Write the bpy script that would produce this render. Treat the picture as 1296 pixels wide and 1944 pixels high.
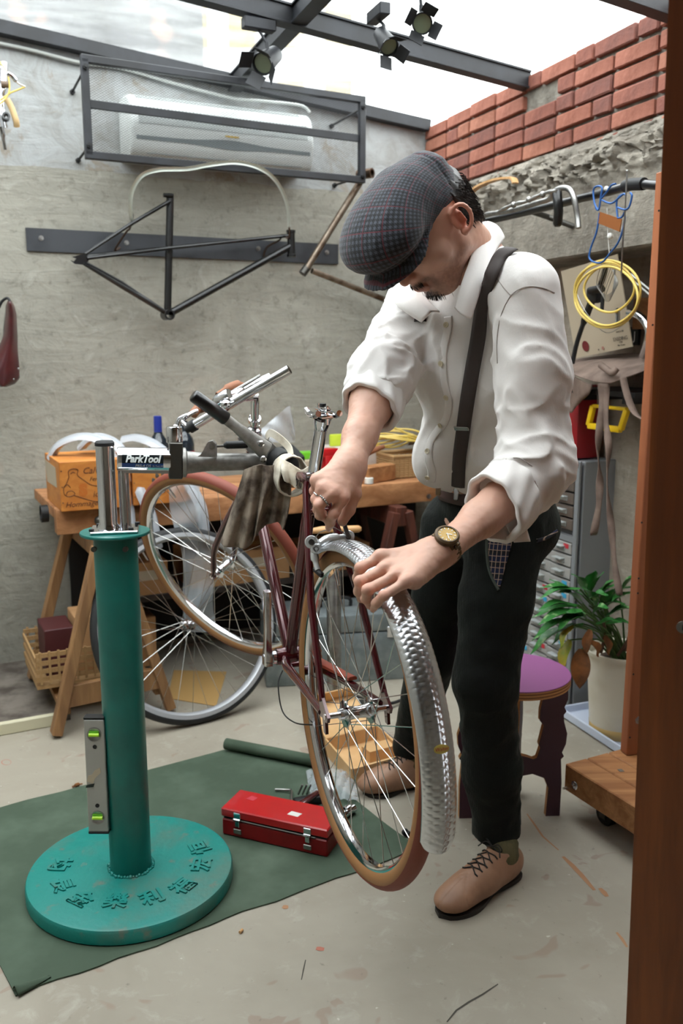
import bpy, bmesh, math, random
import numpy as np
from mathutils import Vector, Matrix, noise
random.seed(7); np.random.seed(7)
PI = math.pi
for o in list(bpy.data.objects): bpy.data.objects.remove(o)
SC = bpy.context.scene; COL = SC.collection
# ---------------------------------------------------------------- camera
CH, PITCH, FP = 1.3, math.radians(10.7), 1700.0
cam = bpy.data.cameras.new('camera'); camo = bpy.data.objects.new('camera', cam); COL.objects.link(camo)
cam.sensor_fit = 'VERTICAL'; cam.sensor_height = 36.0; cam.sensor_width = 24.0; cam.lens = 36.0*FP/1944.0
cam.clip_start = 0.05; cam.clip_end = 200
camo.location = (0, 0, CH); camo.rotation_euler = (PI/2-PITCH, 0, 0); SC.camera = camo
cam.dof.use_dof = True; cam.dof.focus_distance = 1.75; cam.dof.aperture_fstop = 5.0
# ---------------------------------------------------------------- light
SKY = 5.2
w = bpy.data.worlds.new('sky'); SC.world = w; w.use_nodes = True
bg = w.node_tree.nodes['Background']; bg.inputs[0].default_value = (0.93, 0.97, 1.0, 1); bg.inputs[1].default_value = SKY
vs = SC.view_settings; vs.view_transform = 'Standard'; vs.look = 'None'; vs.exposure = 0.42; vs.gamma = 1.0; vs.use_curve_mapping = False
SC.cycles.use_denoising = True; SC.cycles.max_bounces = 8; SC.cycles.diffuse_bounces = 5; SC.cycles.transparent_max_bounces = 16
SC.cycles.sample_clamp_indirect = 6.0; SC.cycles.caustics_reflective = False; SC.cycles.caustics_refractive = False
# ---------------------------------------------------------------- maths helpers
CT, ST = math.cos(PITCH), math.sin(PITCH)
def V(*a): return Vector(a[0] if len(a) == 1 else a)
def ray(u, v):
    a = (u-648)/FP; b = (972-v)/FP
    return Vector((a, CT+b*ST, -ST+b*CT))
EYE = Vector((0, 0, CH))
def at(u, v, Y): r = ray(u, v); return EYE + r*(Y/r.y)
def atz(u, v, z): r = ray(u, v); return EYE + r*((z-CH)/r.z)
def atpl(u, v, p, n): r = ray(u, v); return EYE + r*((Vector(p)-EYE).dot(n)/r.dot(n))
# walls: origin + unit direction along + inward normal
B0 = Vector((-1.2604, 3.4628, 0)); DB = Vector((0.8942, 0.4478, 0)); NB = Vector((0.4478, -0.8942, 0))
C0 = Vector((0.3795, 4.2839, 0)); DR = Vector((0.3502, -0.9367, 0)); NR = Vector((-0.9367, -0.3502, 0))
UP = Vector((0, 0, 1))
def BW(s, z, off=0.0): return B0 + DB*s + NB*off + UP*z
def RW(t, z, off=0.0): return C0 + DR*t + NR*off + UP*z
def bwp(u, v, off=0.0): return atpl(u, v, B0+NB*off, NB)
def rwp(u, v, off=0.0): return atpl(u, v, C0+NR*off, NR)
# ---------------------------------------------------------------- materials
def _in(b, *n):
    for k in n:
        if k in b.inputs: return b.inputs[k]
def rgb(h):
    if isinstance(h, str):
        h = h.lstrip('#'); c = [int(h[i:i+2], 16)/255 for i in (0, 2, 4)]
        return tuple((x/12.92 if x <= .04045 else ((x+.055)/1.055)**2.4) for x in c)+(1,)
    return tuple(h)+(1,) if len(h) == 3 else tuple(h)
class NT:
    def __init__(s, m): s.t = m.node_tree; s.N = s.t.nodes; s.b = s.N.get('Principled BSDF'); s._c = None
    def new(s, t, **k):
        n = s.N.new(t)
        for a, b in k.items(): setattr(n, a, b)
        return n
    def link(s, a, b): s.t.links.new(a, b)
    def coord(s, kind='Object', sc=(1, 1, 1), rot=(0, 0, 0)):
        c = s.new('ShaderNodeTexCoord'); m = s.new('ShaderNodeMapping'); m.inputs['Scale'].default_value = sc; m.inputs['Rotation'].default_value = rot
        s.link(c.outputs[kind], m.inputs[0]); return m.outputs[0]
    def noise(s, vec, scale, detail=4, rough=.55, dist=0):
        n = s.new('ShaderNodeTexNoise'); n.inputs['Scale'].default_value = scale; n.inputs['Detail'].default_value = detail
        n.inputs['Roughness'].default_value = rough; n.inputs['Distortion'].default_value = dist; s.link(vec, n.inputs['Vector']); return n.outputs['Fac']
    def ramp(s, fac, stops):
        r = s.new('ShaderNodeValToRGB'); e = r.color_ramp.elements
        while len(e) < len(stops): e.new(.5)
        for k, (p, c) in zip(e, stops):
            k.position = p; k.color = rgb(c) if not isinstance(c, (int, float)) else (c, c, c, 1)
        s.link(fac, r.inputs[0]); return r.outputs[0]
    def mix(s, fac, a, b, mode='MIX'):
        m = s.new('ShaderNodeMix', data_type='RGBA', blend_type=mode)
        for sock, v in ((m.inputs[0], fac), (m.inputs[6], a), (m.inputs[7], b)):
            if isinstance(v, bpy.types.NodeSocket): s.link(v, sock)
            elif isinstance(v, (int, float)): sock.default_value = v
            else: sock.default_value = rgb(v)
        return m.outputs[2]
    def math(s, op, a, b=0.0):
        m = s.new('ShaderNodeMath', operation=op)
        for sock, v in ((m.inputs[0], a), (m.inputs[1], b)):
            if isinstance(v, bpy.types.NodeSocket): s.link(v, sock)
            else: sock.default_value = v
        return m.outputs[0]
    def bump(s, h, strength=.3, dist=.01):
        b = s.new('ShaderNodeBump'); b.inputs['Strength'].default_value = strength; b.inputs['Distance'].default_value = dist
        s.link(h, b.inputs['Height'])
        if s.b.inputs['Normal'].is_linked: s.link(s.b.inputs['Normal'].links[0].from_socket, b.inputs['Normal'])
        s.link(b.outputs[0], s.b.inputs['Normal'])
    def color(s, c): s.link(c, s.b.inputs['Base Color'])
MATS = {}
def mat(name, col, rough=.5, metal=0.0, var=None, bump=None, coat=0.0, spec=None, trans=0.0, alpha=1.0, sheen=0.0, emit=None, streak=None, sss=0.0):
    """col base colour; var=(colour2, scale, lo, hi) noise variation; bump=(scale, strength, dist); streak=(sx,sy,sz) stretches the noise"""
    m = bpy.data.materials.new(name); m.use_nodes = True; n = NT(m); b = n.b
    b.inputs['Base Color'].default_value = rgb(col); b.inputs['Roughness'].default_value = rough; b.inputs['Metallic'].default_value = metal
    if coat: b.inputs['Coat Weight'].default_value = coat; b.inputs['Coat Roughness'].default_value = .08
    if spec is not None: b.inputs['Specular IOR Level'].default_value = spec
    if trans: b.inputs['Transmission Weight'].default_value = trans
    if alpha < 1: b.inputs['Alpha'].default_value = alpha
    if sheen: b.inputs['Sheen Weight'].default_value = sheen; b.inputs['Sheen Roughness'].default_value = .5
    if sss: b.inputs['Subsurface Weight'].default_value = sss; b.inputs['Subsurface Radius'].default_value = (.012, .005, .003); b.inputs['Subsurface Scale'].default_value = 1.0
    if emit: b.inputs['Emission Color'].default_value = rgb(emit[0]); b.inputs['Emission Strength'].default_value = emit[1]
    vec = n.coord('Object', streak or (1, 1, 1)) if (var or bump) else None
    if var:
        c2, sc, lo, hi = var
        n.color(n.mix(n.ramp(n.noise(vec, sc), [(lo, 0.0), (hi, 1.0)]), col, c2))
    if bump: n.bump(n.noise(vec, bump[0], 5), bump[1], bump[2])
    MATS[name] = m; return m
def wood(name, c1, c2, scale=14, rough=.6, axis=0, coat=0, c3=None):
    m = bpy.data.materials.new(name); m.use_nodes = True; n = NT(m)
    sc = [1.0, 1.0, 1.0]; sc[axis] = .07
    v = n.coord('Object', tuple(sc)); a = n.noise(v, scale*3, 6, .6, .6); f = n.noise(v, scale*14, 3, .6)
    c = n.mix(n.ramp(a, [(.35, 0.0), (.62, 1.0)]), c1, c2)
    c = n.mix(n.ramp(f, [(.45, 0.0), (.75, .45)]), c, c3 or c2)
    n.color(c); n.b.inputs['Roughness'].default_value = rough; n.bump(a, .12, .004)
    if coat: n.b.inputs['Coat Weight'].default_value = coat
    MATS[name] = m; return m
# ---------------------------------------------------------------- mesh helpers
ORG = {}
class B:
    def __init__(s): s.v = []; s.f = []; s.m = []
    def add(s, vs, fs, mi=0):
        k = len(s.v); s.v += [tuple(p) for p in vs]; s.f += [tuple(i+k for i in f) for f in fs]; s.m += [mi]*len(fs); return s
    def bm(s, bm, mi=0):
        bm.verts.ensure_lookup_table(); bm.verts.index_update()
        s.add([v.co[:] for v in bm.verts], [[v.index for v in f.verts] for f in bm.faces], mi); bm.free(); return s
    def box(s, c, size, X=None, Y=None, Z=None, bev=0.0, mi=0):
        """box centred at c with full sizes along the unit axes X, Y, Z"""
        X = Vector(X or (1, 0, 0)).normalized(); Z = Vector(Z or (0, 0, 1)); Y = Vector(Y) if Y is not None else Z.cross(X); Y.normalize(); Z = X.cross(Y)
        bm = bmesh.new(); bmesh.ops.create_cube(bm, size=1.0)
        for v in bm.verts: v.co = Vector((v.co.x*size[0], v.co.y*size[1], v.co.z*size[2]))
        if bev: bmesh.ops.bevel(bm, geom=bm.edges[:], offset=min(bev, min(size)*.45), segments=1 if bev < .004 else 2, affect='EDGES', profile=.5)
        c = Vector(c)
        for v in bm.verts: v.co = c + X*v.co.x + Y*v.co.y + Z*v.co.z
        return s.bm(bm, mi)
    def beam(s, p0, p1, w, h, up=(0, 0, 1), bev=0.0, mi=0):
        """box from p0 to p1, w across, h along up"""
        p0, p1 = Vector(p0), Vector(p1); X = (p1-p0); L = X.length; X.normalize(); Y = Vector(up).cross(X)
        if Y.length < 1e-4: Y = Vector((1, 0, 0)).cross(X)
        Y.normalize(); return s.box((p0+p1)/2, (L, w, h), X, Y, X.cross(Y), bev, mi)
    def path(s, pts, r, n=10, closed=False, caps=True, mi=0, sect=None):
        """tube along points; r a number or a list; sect=[(a,b)] scales an own cross-section by r"""
        pts = [Vector(p) for p in pts]; N = len(pts); rs = r if isinstance(r, (list, tuple)) else [r]*N
        T = []
        for i in range(N):
            a = pts[(i-1) % N] if (closed or i > 0) else pts[i]; b = pts[(i+1) % N] if (closed or i < N-1) else pts[i]
            d = (b-a); T.append(d.normalized() if d.length > 1e-9 else Vector((0, 0, 1)))
        u = T[0].orthogonal().normalized() if sect is None else None
        if u is None:
            u = Vector((0, 0, 1)).cross(T[0]); u = u.normalized() if u.length > 1e-3 else T[0].orthogonal().normalized()
        vs = []; sec = sect or [(math.cos(2*PI*k/n), math.sin(2*PI*k/n)) for k in range(n)]; n = len(sec)
        for i in range(N):
            u = (u - T[i]*u.dot(T[i])); u = u.normalized() if u.length > 1e-6 else T[i].orthogonal().normalized(); w_ = T[i].cross(u)
            for a, b in sec: vs.append(pts[i] + u*(a*rs[i]) + w_*(b*rs[i]))
        fs = []
        for i in range(N if closed else N-1):
            j = (i+1) % N
            for k in range(n): fs.append((i*n+k, i*n+(k+1) % n, j*n+(k+1) % n, j*n+k))
        if not closed and caps: fs += [tuple(range(n))[::-1], tuple((N-1)*n+k for k in range(n))]
        return s.add(vs, fs, mi)
    def tube(s, p0, p1, r, n=12, r1=None, mi=0): return s.path([p0, p1], [r, r if r1 is None else r1], n, mi=mi)
    def lathe(s, c, axis, prof, n=24, mi=0, closed=False):
        """prof = [(radius, height along axis)]"""
        c = Vector(c); A = Vector(axis).normalized(); u = A.orthogonal().normalized(); w_ = A.cross(u); vs = []; fs = []
        for r, h in prof:
            for k in range(n):
                t = 2*PI*k/n; vs.append(c + A*h + (u*math.cos(t)+w_*math.sin(t))*max(r, 1e-5))
        m = len(prof)
        for i in range(m if closed else m-1):
            j = (i+1) % m
            for k in range(n): fs.append((i*n+k, i*n+(k+1) % n, j*n+(k+1) % n, j*n+k))
        return s.add(vs, fs, mi)
    def prism(s, poly, c, X, Y, depth, mi=0):
        """outline poly [(x,y)] in plane X,Y at c extruded +-depth/2 along X x Y"""
        c = Vector(c); X = Vector(X).normalized(); Y = Vector(Y).normalized(); Z = X.cross(Y); n = len(poly)
        vs = [c + X*a + Y*b + Z*d for d in (-depth/2, depth/2) for a, b in poly]
        fs = [tuple(range(n))[::-1], tuple(range(n, 2*n))] + [(i, (i+1) % n, n+(i+1) % n, n+i) for i in range(n)]
        return s.add(vs, fs, mi)
    def grid(s, fn, nu, nv, mi=0, cu=False):
        vs = [fn(i/(nu if cu else nu-1), j/(nv-1)) for j in range(nv) for i in range(nu)]; fs = []
        for j in range(nv-1):
            for i in range(nu if cu else nu-1):
                a = j*nu+i; b = j*nu+(i+1) % nu; fs.append((a, b, b+nu, a+nu))
        return s.add(vs, fs, mi)
    def ball(s, c, r, n=12, sc=(1, 1, 1), mi=0):
        c = Vector(c); prof = [(math.sin(PI*i/n), -math.cos(PI*i/n)) for i in range(n+1)]
        k = B().lathe((0, 0, 0), (0, 0, 1), prof, max(8, n)); s.add([(c.x+p[0]*r*sc[0], c.y+p[1]*r*sc[1], c.z+p[2]*r*sc[2]) for p in k.v], k.f, mi); return s
    def mesh(s, name, mats, o, smooth=35):
        me = bpy.data.meshes.new(name); me.from_pydata([(p[0]-o[0], p[1]-o[1], p[2]-o[2]) for p in s.v], [], s.f)
        for m in mats: me.materials.append(m)
        if len(mats) > 1: me.polygons.foreach_set('material_index', s.m)
        bm = bmesh.new(); bm.from_mesh(me); bmesh.ops.recalc_face_normals(bm, faces=bm.faces[:]); bm.to_mesh(me); bm.free()
        if smooth:
            me.polygons.foreach_set('use_smooth', [True]*len(me.polygons)); me.set_sharp_from_angle(angle=math.radians(smooth))
        me.update(); return me
def tag(o, label=None, cat=None, group=None, kind=None):
    for k, v in (('label', label), ('category', cat), ('group', group), ('kind', kind)):
        if v: o[k] = v
    return o
def T(name, label, cat, loc, group=None, kind=None):
    o = bpy.data.objects.new(name, None); COL.objects.link(o); o.location = loc; o.empty_display_size = .05
    ORG[o.name] = Vector(loc); return tag(o, label, cat, group, kind)
def O(b, name, mats, parent=None, label=None, cat=None, group=None, kind=None, smooth=35, solid=0, sub=0):
    if not isinstance(mats, (list, tuple)): mats = [mats]
    mats = [MATS[m] if isinstance(m, str) else m for m in mats]
    if parent is not None: org = ORG[parent.name]
    else:
        a = np.array([tuple(p) for p in b.v]); lo, hi = a.min(0), a.max(0); org = Vector(((lo[0]+hi[0])/2, (lo[1]+hi[1])/2, lo[2]))
    me = b.mesh(name, mats, org, smooth); o = bpy.data.objects.new(name, me); COL.objects.link(o)
    if parent is not None: o.parent = parent
    else: o.location = org
    ORG[o.name] = org
    if solid: m_ = o.modifiers.new('solid', 'SOLIDIFY'); m_.thickness = solid; m_.offset = 0
    if sub: m_ = o.modifiers.new('sub', 'SUBSURF'); m_.levels = sub; m_.render_levels = sub
    return tag(o, label, cat, group, kind)
def piece(me, name, parent, M):
    """a piece that shares mesh data, M its world matrix"""
    o = bpy.data.objects.new(name, me); COL.objects.link(o); o.parent = parent
    o.matrix_basis = Matrix.Translation(-ORG[parent.name]) @ M; ORG[o.name] = ORG[parent.name]; return o
def frameM(c, X, Y, Z, s=(1, 1, 1)):
    M = Matrix.Identity(4)
    for i, a in enumerate((Vector(X)*s[0], Vector(Y)*s[1], Vector(Z)*s[2])):
        for k in range(3): M[k][i] = a[k]
    M.translation = Vector(c); return M
def alongM(p0, p1, s=1.0):
    p0, p1 = Vector(p0), Vector(p1); d = p1-p0; q = Vector((0, 0, 1)).rotation_difference(d.normalized())
    return Matrix.Translation(p0) @ q.to_matrix().to_4x4() @ Matrix.Diagonal((s, s, d.length, 1))
def text(body, c, X, Y, h, mats, name, parent, depth=.0005, align='CENTER', shear=0.0, bold=0.0, sx=1.0):
    """lettering as a thin mesh, cap height about .7 h, centred at c in plane X, Y"""
    cu = bpy.data.curves.new(name, 'FONT'); cu.body = body; cu.size = h; cu.extrude = depth/2; cu.align_x = align; cu.align_y = 'CENTER'; cu.shear = shear; cu.offset = bold; cu.resolution_u = 3
    tmp = bpy.data.objects.new('tmp', cu); COL.objects.link(tmp); bpy.context.view_layer.update()
    me = bpy.data.meshes.new_from_object(tmp.evaluated_get(bpy.context.evaluated_depsgraph_get())); bpy.data.objects.remove(tmp); bpy.data.curves.remove(cu)
    me.name = name; me.materials.clear(); me.materials.append(MATS[mats] if isinstance(mats, str) else mats)
    X = Vector(X).normalized(); Y = Vector(Y).normalized(); return piece(me, name, parent, frameM(c, X, Y, X.cross(Y), (sx, 1, 1)))
def spline(pts, n=8, closed=False):
    pts = [Vector(p) for p in pts]; N = len(pts); out = []
    for i in range(N if closed else N-1):
        if closed: p0, p1, p2, p3 = pts[(i-1) % N], pts[i], pts[(i+1) % N], pts[(i+2) % N]
        else: p0, p1, p2, p3 = pts[max(i-1, 0)], pts[i], pts[i+1], pts[min(i+2, N-1)]
        for k in range(n):
            t = k/n; out.append(.5*((2*p1)+(p2-p0)*t+(2*p0-5*p1+4*p2-p3)*t*t+(3*p1-p0-3*p2+p3)*t**3))
    if not closed: out.append(pts[-1])
    return out
# ---------------------------------------------------------------- materials of the place
mat('black_steel', '#131418', .5, .0, var=('#212329', 8, .4, .6))
mat('gloss_black', '#060608', .3, .0, coat=.25)
mat('matt_black', '#0d0d0f', .6)
mat('rubber', '#1a1a1b', .7)
mat('chrome', '#d9dade', .09, 1.0)
mat('aluminium', '#a9a8a6', .34, 1.0, var=('#8f8d8a', 30, .4, .6))
mat('cast_grey', '#9b9995', .45, .75, var=('#7c7a77', 40, .4, .65), bump=(120, .1, .001))
mat('spoke_steel', '#c9c9c6', .25, 1.0)
mat('dark_steel', '#55534f', .4, .8)
mat('maroon', '#4a0512', .16, .35, coat=1.0)
mat('red_strip', '#93402c', .5)
mat('teal', '#056b62', .4, var=('#045a52', 9, .35, .7), bump=(90, .12, .002), coat=.15)
m = mat('teal_cast', '#118d84', .45); n = NT(m); v_ = n.coord(); f = n.noise(v_, 7, 6, .6)
c = n.mix(n.ramp(f, [(.50, 0.0), (.70, .75)]), '#0e7f77', '#4f7266'); n.color(n.mix(n.ramp(n.noise(v_, 23, 3), [(.62, 0.0), (.72, .5)]), c, '#7d6a5c')); n.bump(n.noise(v_, 70, 4), .35, .003)
mat('tyre_tread', '#7d3a29', .62, bump=(200, .1, .001))
mat('tyre_wall', '#96693f', .6)
mat('tyre_black', '#1d1e20', .65)
mat('rim_grey', '#b4b6ba', .4, .5)
mat('rag', '#998b7c', .95, var=('#4a3e35', 15, .42, .60), bump=(140, .5, .003))
mat('strap_white', '#d8d0c0', .9, var=('#b7a892', 20, .45, .7), bump=(160, .4, .002))
mat('wood_pine', '#b98455', .6); wood('pine', '#b78354', '#8f5c35', 9, .6)
wood('pine_y', '#b88355', '#95633c', 9, .6, 1); wood('pine_z', '#ad7c50', '#8a5a36', 9, .6, 2)
wood('crate_wood', '#cf8a3e', '#b36c2b', 7, .55); wood('bench_wood', '#c08a5e', '#94623c', 6, .6)
wood('trestle', '#a37a50', '#7f5b3b', 8, .65, 2); wood('dark_leg', '#5f2f1f', '#3c1c14', 8, .6, 2)
wood('door_wood', '#8f4e22', '#6b3515', 5, .42, 2, .2, '#54290f'); wood('jamb_wood', '#a8643c', '#8b4f2e', 4, .6, 2)
wood('handle_wood', '#d3a877', '#b98955', 10, .5)
mat('cardboard', '#b98e62', .85, var=('#a67c53', 6, .4, .6))
mat('cardboard_light', '#cfa97a', .85, var=('#c39a69', 6, .4, .6))
mat('paper_tan', '#b99560', .8)
mat('mat_green', '#3f4f3f', .85, var=('#566656', 5, .45, .75), bump=(60, .15, .003))
mat('mat_dark', '#222b24', .8)
mat('red_paint', '#b80f17', .32, coat=.5, var=('#b00f17', 12, .4, .7))
mat('red_dark', '#8f0a13', .4, .1, var=('#7a0810', 12, .4, .7))
mat('red_sheet', '#8c0d18', .45)
mat('white_plastic', '#dcdcd6', .4, var=('#c4c4bc', 6, .5, .7))
mat('ac_white', '#d6dad8', .35)
mat('ac_grey', '#7d8587', .3)
mat('ac_vent', '#a9aead', .5)
mat('cabinet_grey', '#898c8f', .45, .2)
mat('drawer_clear', '#b0aeaa', .25, trans=.25)
mat('drawer_dark', '#5b5048', .5)
mat('metal_box', '#8d9698', .4, .55, var=('#7a8385', 20, .4, .6))
mat('pot', '#d8d2c3', .5, var=('#c7bda6', 5, .45, .7))
mat('tray_blue', '#c3cbdc', .4)
mat('soil', '#3a291e', .95, bump=(60, .8, .01))
mat('leaf', '#2c6b2c', .4, var=('#8fae78', 40, .58, .7)); mat('leaf_yellow', '#a88f2e', .5, var=('#7f8c2f', 15, .4, .6)); mat('leaf_dead', '#8a5527', .8, var=('#5f3a1c', 15, .4, .6))
mat('stem', '#4a6a34', .6); mat('stem_brown', '#5a4030', .7)
mat('stool_purple', '#8a4f80', .5); mat('stool_dark', '#3b1a2c', .5)
mat('ply', '#b9834f', .6, streak=(1, 1, 1)); mat('ply_dark', '#7d4d2b', .6)
mat('leather_brown', '#7d6a5f', .8, var=('#5d4c43', 12, .4, .65), bump=(80, .3, .003))
mat('saddle_leather', '#4a1418', .35, coat=.4, var=('#2f0a0e', 12, .4, .7))
mat('bar_leather', '#8a5638', .6)
mat('cable_yellow', '#d9bd60', .4); mat('cable_clear', '#b9bcb8', .3); mat('blue_wire', '#2a5a9a', .35, .3)
mat('bare_tube', '#8d8072', .35, .85, var=('#5f4a3a', 12, .45, .6)); mat('blue_paint', '#1c5876', .35)
mat('copper', '#a8683a', .4, .6)
mat('card_poster', '#b5a791', .7); mat('ink_red', '#6a1f22', .7); mat('ink', '#4a443e', .7); mat('ink_brown', '#5a3318', .7); mat('ink_orange', '#b4621c', .7)
mat('yellow_plastic', '#e0b80e', .35); mat('sticker_black', '#0c1518', .3); mat('sticker_blue', '#1c4c9c', .3); mat('sticker_white', '#e8eeee', .35)
mat('plastic_film', '#c9d0d6', .15, alpha=.42); mat('plastic_wrap', '#dfe4ec', .12, alpha=.5)
mat('bottle_dark', '#16202a', .12, coat=.6); mat('bottle_blue', '#1c2f86', .35)
mat('green_plastic', '#6cbf2c', .35); mat('vial', '#b7e83a', .2, emit=None); mat('level_grey', '#a9a9a6', .35, .6)
mat('wicker', '#a9865a', .8, bump=(120, .6, .004))
mat('brass', '#b89a4a', .3, .9); mat('lock_brass', '#9a8058', .25, .95)
mat('lamp_glass', '#6f7862', .15, spec=.8)
mat('white_strip', '#cfc9ad', .6); mat('dark_grime', '#4a423b', .9, var=('#7c746b', 9, .4, .65))
# concrete walls: bare trowelled concrete with streaks and stains, whiter plaster above the old ledge
def concrete(name, c1, c2, dark, white, sc=1.0, ledge=None, cu=None):
    m = bpy.data.materials.new(name); m.use_nodes = True; n = NT(m); v = n.coord()
    a = n.noise(v, 1.6*sc, 6, .62, .6); b = n.noise(v, 9*sc, 8, .65, 1.2); st = n.noise(n.coord('Object', (1, 1, .25)), 3.2*sc, 4, .6, .3); tr = n.noise(n.coord('Object', (.5, .5, 2.6), (.35, .3, 0)), 5*sc, 5, .6, 2.0)
    c = n.mix(n.ramp(a, [(.35, 0.0), (.65, 1.0)]), c1, c2)
    c = n.mix(n.ramp(st, [(.55, 0.0), (.75, .5)]), c, dark)
    c = n.mix(n.ramp(b, [(.58, 0.0), (.7, .45)]), c, white)
    c = n.mix(n.ramp(tr, [(.48, 0.0), (.56, .22), (.64, 0.0)]), c, dark)
    c = n.mix(n.ramp(n.noise(v, 2.3, 2, .5), [(.66, 0.0), (.74, .35)]), c, '#b98d78')
    c = n.mix(n.ramp(n.noise(v, 26, 5, .7), [(.3, .5), (.45, 0.0)]), c, '#5d5a52')
    if ledge is not None:
        sx = n.new('ShaderNodeSeparateXYZ'); n.link(v, sx.inputs[0])
        z = n.math('ADD', sx.outputs[2], n.math('MULTIPLY', n.math('SUBTRACT', n.noise(v, 6, 3), .5), .03))
        up = n.ramp(n.math('GREATER_THAN', z, ledge), [(0, 0.0), (1, 1.0)])
        w1 = n.mix(n.ramp(b, [(.42, 0.0), (.7, .8)]), '#a3a5a5', '#86837c'); w1 = n.mix(n.ramp(n.noise(v, 4.5, 6, .7, .8), [(.56, 0.0), (.64, .8)]), w1, '#8a7f70')
        c = n.mix(up, c, w1)
    n.color(c); n.b.inputs['Roughness'].default_value = .9; n.bump(tr, .35, .012); n.bump(b, .5, .012); n.bump(n.noise(v, 60, 4), .2, .004)
    MATS[name] = m; return m
concrete('wall_concrete', '#a09d92', '#8d8a80', '#74716a', '#b4b2aa', ledge=1.947)
concrete('wall_right_concrete', '#8b877e', '#706c64', '#55524b', '#a5a098')
concrete('wall_plaster', '#a39a8c', '#94897b', '#746a5e', '#b9b1a4')
concrete('rough_concrete', '#9b9488', '#6d665c', '#4b463f', '#bdb7ac', 3.0)
concrete('outer_wall', '#5f5f60', '#4c4c4c', '#403f3c', '#777674', 1.2)
m = bpy.data.materials.new('floor_concrete'); m.use_nodes = True; n = NT(m); v_ = n.coord()
a = n.noise(v_, 1.7, 5, .6, .4); b = n.noise(v_, 14, 7, .7, .5)
c = n.mix(n.ramp(a, [(.35, 0.0), (.65, 1.0)]), '#a59e90', '#928a7c'); c = n.mix(n.ramp(b, [(.56, 0.0), (.72, .4)]), c, '#b9b6ab')
c = n.mix(n.ramp(n.noise(v_, 7, 2, .5, 1.5), [(.665, 0.0), (.70, .5)]), c, '#8d7566'); c = n.mix(n.ramp(n.noise(v_, 40, 3, .6), [(.24, .5), (.34, 0.0)]), c, '#5f5a52')
c = n.mix(n.ramp(n.noise(v_, 55, 1, .5), [(.80, 0.0), (.83, .5)]), c, '#d6d3ca')
n.color(c); n.b.inputs['Roughness'].default_value = .55; n.bump(b, .12, .004); MATS['floor_concrete'] = m
for i, (p, q) in enumerate([('#9c6250', '#86503f'), ('#925a4a', '#7b4a3e'), ('#a46b56', '#8d5845'), ('#865245', '#72483f')]):
    mat('brick_%d' % i, p, .85, var=(q, 16, .35, .65), bump=(60, .5, .006)); nb_ = NT(MATS['brick_%d' % i])
    cc = nb_.b.inputs['Base Color'].links[0].from_socket
    nb_.color(nb_.mix(nb_.ramp(nb_.noise(nb_.coord('Object', (1, 6, 2), (.5, .6, 0)), 9, 4, .6, .8), [(.6, 0.0), (.7, .5)]), cc, '#b98d7c'))
mat('mortar', '#8a857b', .95, var=('#6d685f', 20, .4, .65), bump=(50, .8, .01))
# roof glass: dusty clear sheet
m = bpy.data.materials.new('roof_glass'); m.use_nodes = True; n = NT(m); t = m.node_tree; v_ = n.coord()
out = t.nodes['Material Output']; tr = n.new('ShaderNodeBsdfTransparent'); tr.inputs[0].default_value = (.96, .97, .96, 1)
gl = n.new('ShaderNodeBsdfGlossy'); gl.inputs['Roughness'].default_value = .03; lw = n.new('ShaderNodeLayerWeight'); lw.inputs[0].default_value = .5; fr = n.math('ADD', n.math('MULTIPLY', n.math('POWER', lw.outputs['Facing'], 5.0), .5), .03)
mx = n.new('ShaderNodeMixShader'); n.link(fr, mx.inputs[0]); n.link(tr.outputs[0], mx.inputs[1]); n.link(gl.outputs[0], mx.inputs[2])
tl = n.new('ShaderNodeBsdfTranslucent'); tl.inputs[0].default_value = (.8, .82, .8, 1); mx2 = n.new('ShaderNodeMixShader')
n.link(n.ramp(n.noise(n.coord('Object', (.4, 2.2, 1), (0, 0, .5)), 3, 6, .65, .5), [(.45, .02), (.85, .14)]), mx2.inputs[0]); n.link(mx.outputs[0], mx2.inputs[1]); n.link(tl.outputs[0], mx2.inputs[2]); n.link(mx2.outputs[0], out.inputs[0]); MATS['roof_glass'] = m
# wire mesh of the cage: expanded metal, cut out by a cell pattern too fine to build wire by wire
mat('mesh_wire', '#3c3e42', .6, .2)
# ================================================================ the setting
def roofz(s, t): return 2.262 + .0836*(1.834-s) - .006*t
def slab(name, mats, quad, inward, th, extra=None, **k):
    """wall slab from its inner quad, thickness th behind it"""
    b = B(); o = -Vector(inward)*th; q = [Vector(p) for p in quad]; b.add(q+[p+o for p in q], [(0, 1, 2, 3), (7, 6, 5, 4), (0, 4, 5, 1), (1, 5, 6, 2), (2, 6, 7, 3), (3, 7, 4, 0)])
    return O(b, name, mats, kind='structure', smooth=0, **k)
SL, TF = -1.25, 4.6       # where the left wall stands along the back wall, where the front wall stands along the right wall
b = B(); b.box((0, 1.3, -.05), (7, 8, .1)); O(b, 'floor', 'floor_concrete', kind='structure', smooth=0)
fl = bpy.data.objects['floor']
def mark(pts, w, m_, nm='floor_mark'):
    P = [atz(u, v, .0006) for u, v in pts]; b = B(); vs = []; n_ = len(P)
    for i, p in enumerate(P):
        t = (P[min(i+1, n_-1)]-P[max(i-1, 0)]).normalized(); s_ = UP.cross(t); k = w*(.35+.65*math.sin(PI*(i+.5)/n_)); vs += [p-s_*k, p+s_*k]
    b.add(vs, [(2*i, 2*i+1, 2*i+3, 2*i+2) for i in range(n_-1)]); O(b, nm, m_, fl, smooth=0)
mat('scuff_black', '#4a463f', .9); mat('rust_mark', '#a97f5f', .9); mat('chalk_red', '#b0705f', .9)
mark([(848, 1940), (866, 1918), (890, 1902), (915, 1888), (945, 1868)], .0022, 'scuff_black'); mark([(572, 1860), (576, 1840), (580, 1822)], .0015, 'scuff_black')
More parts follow.
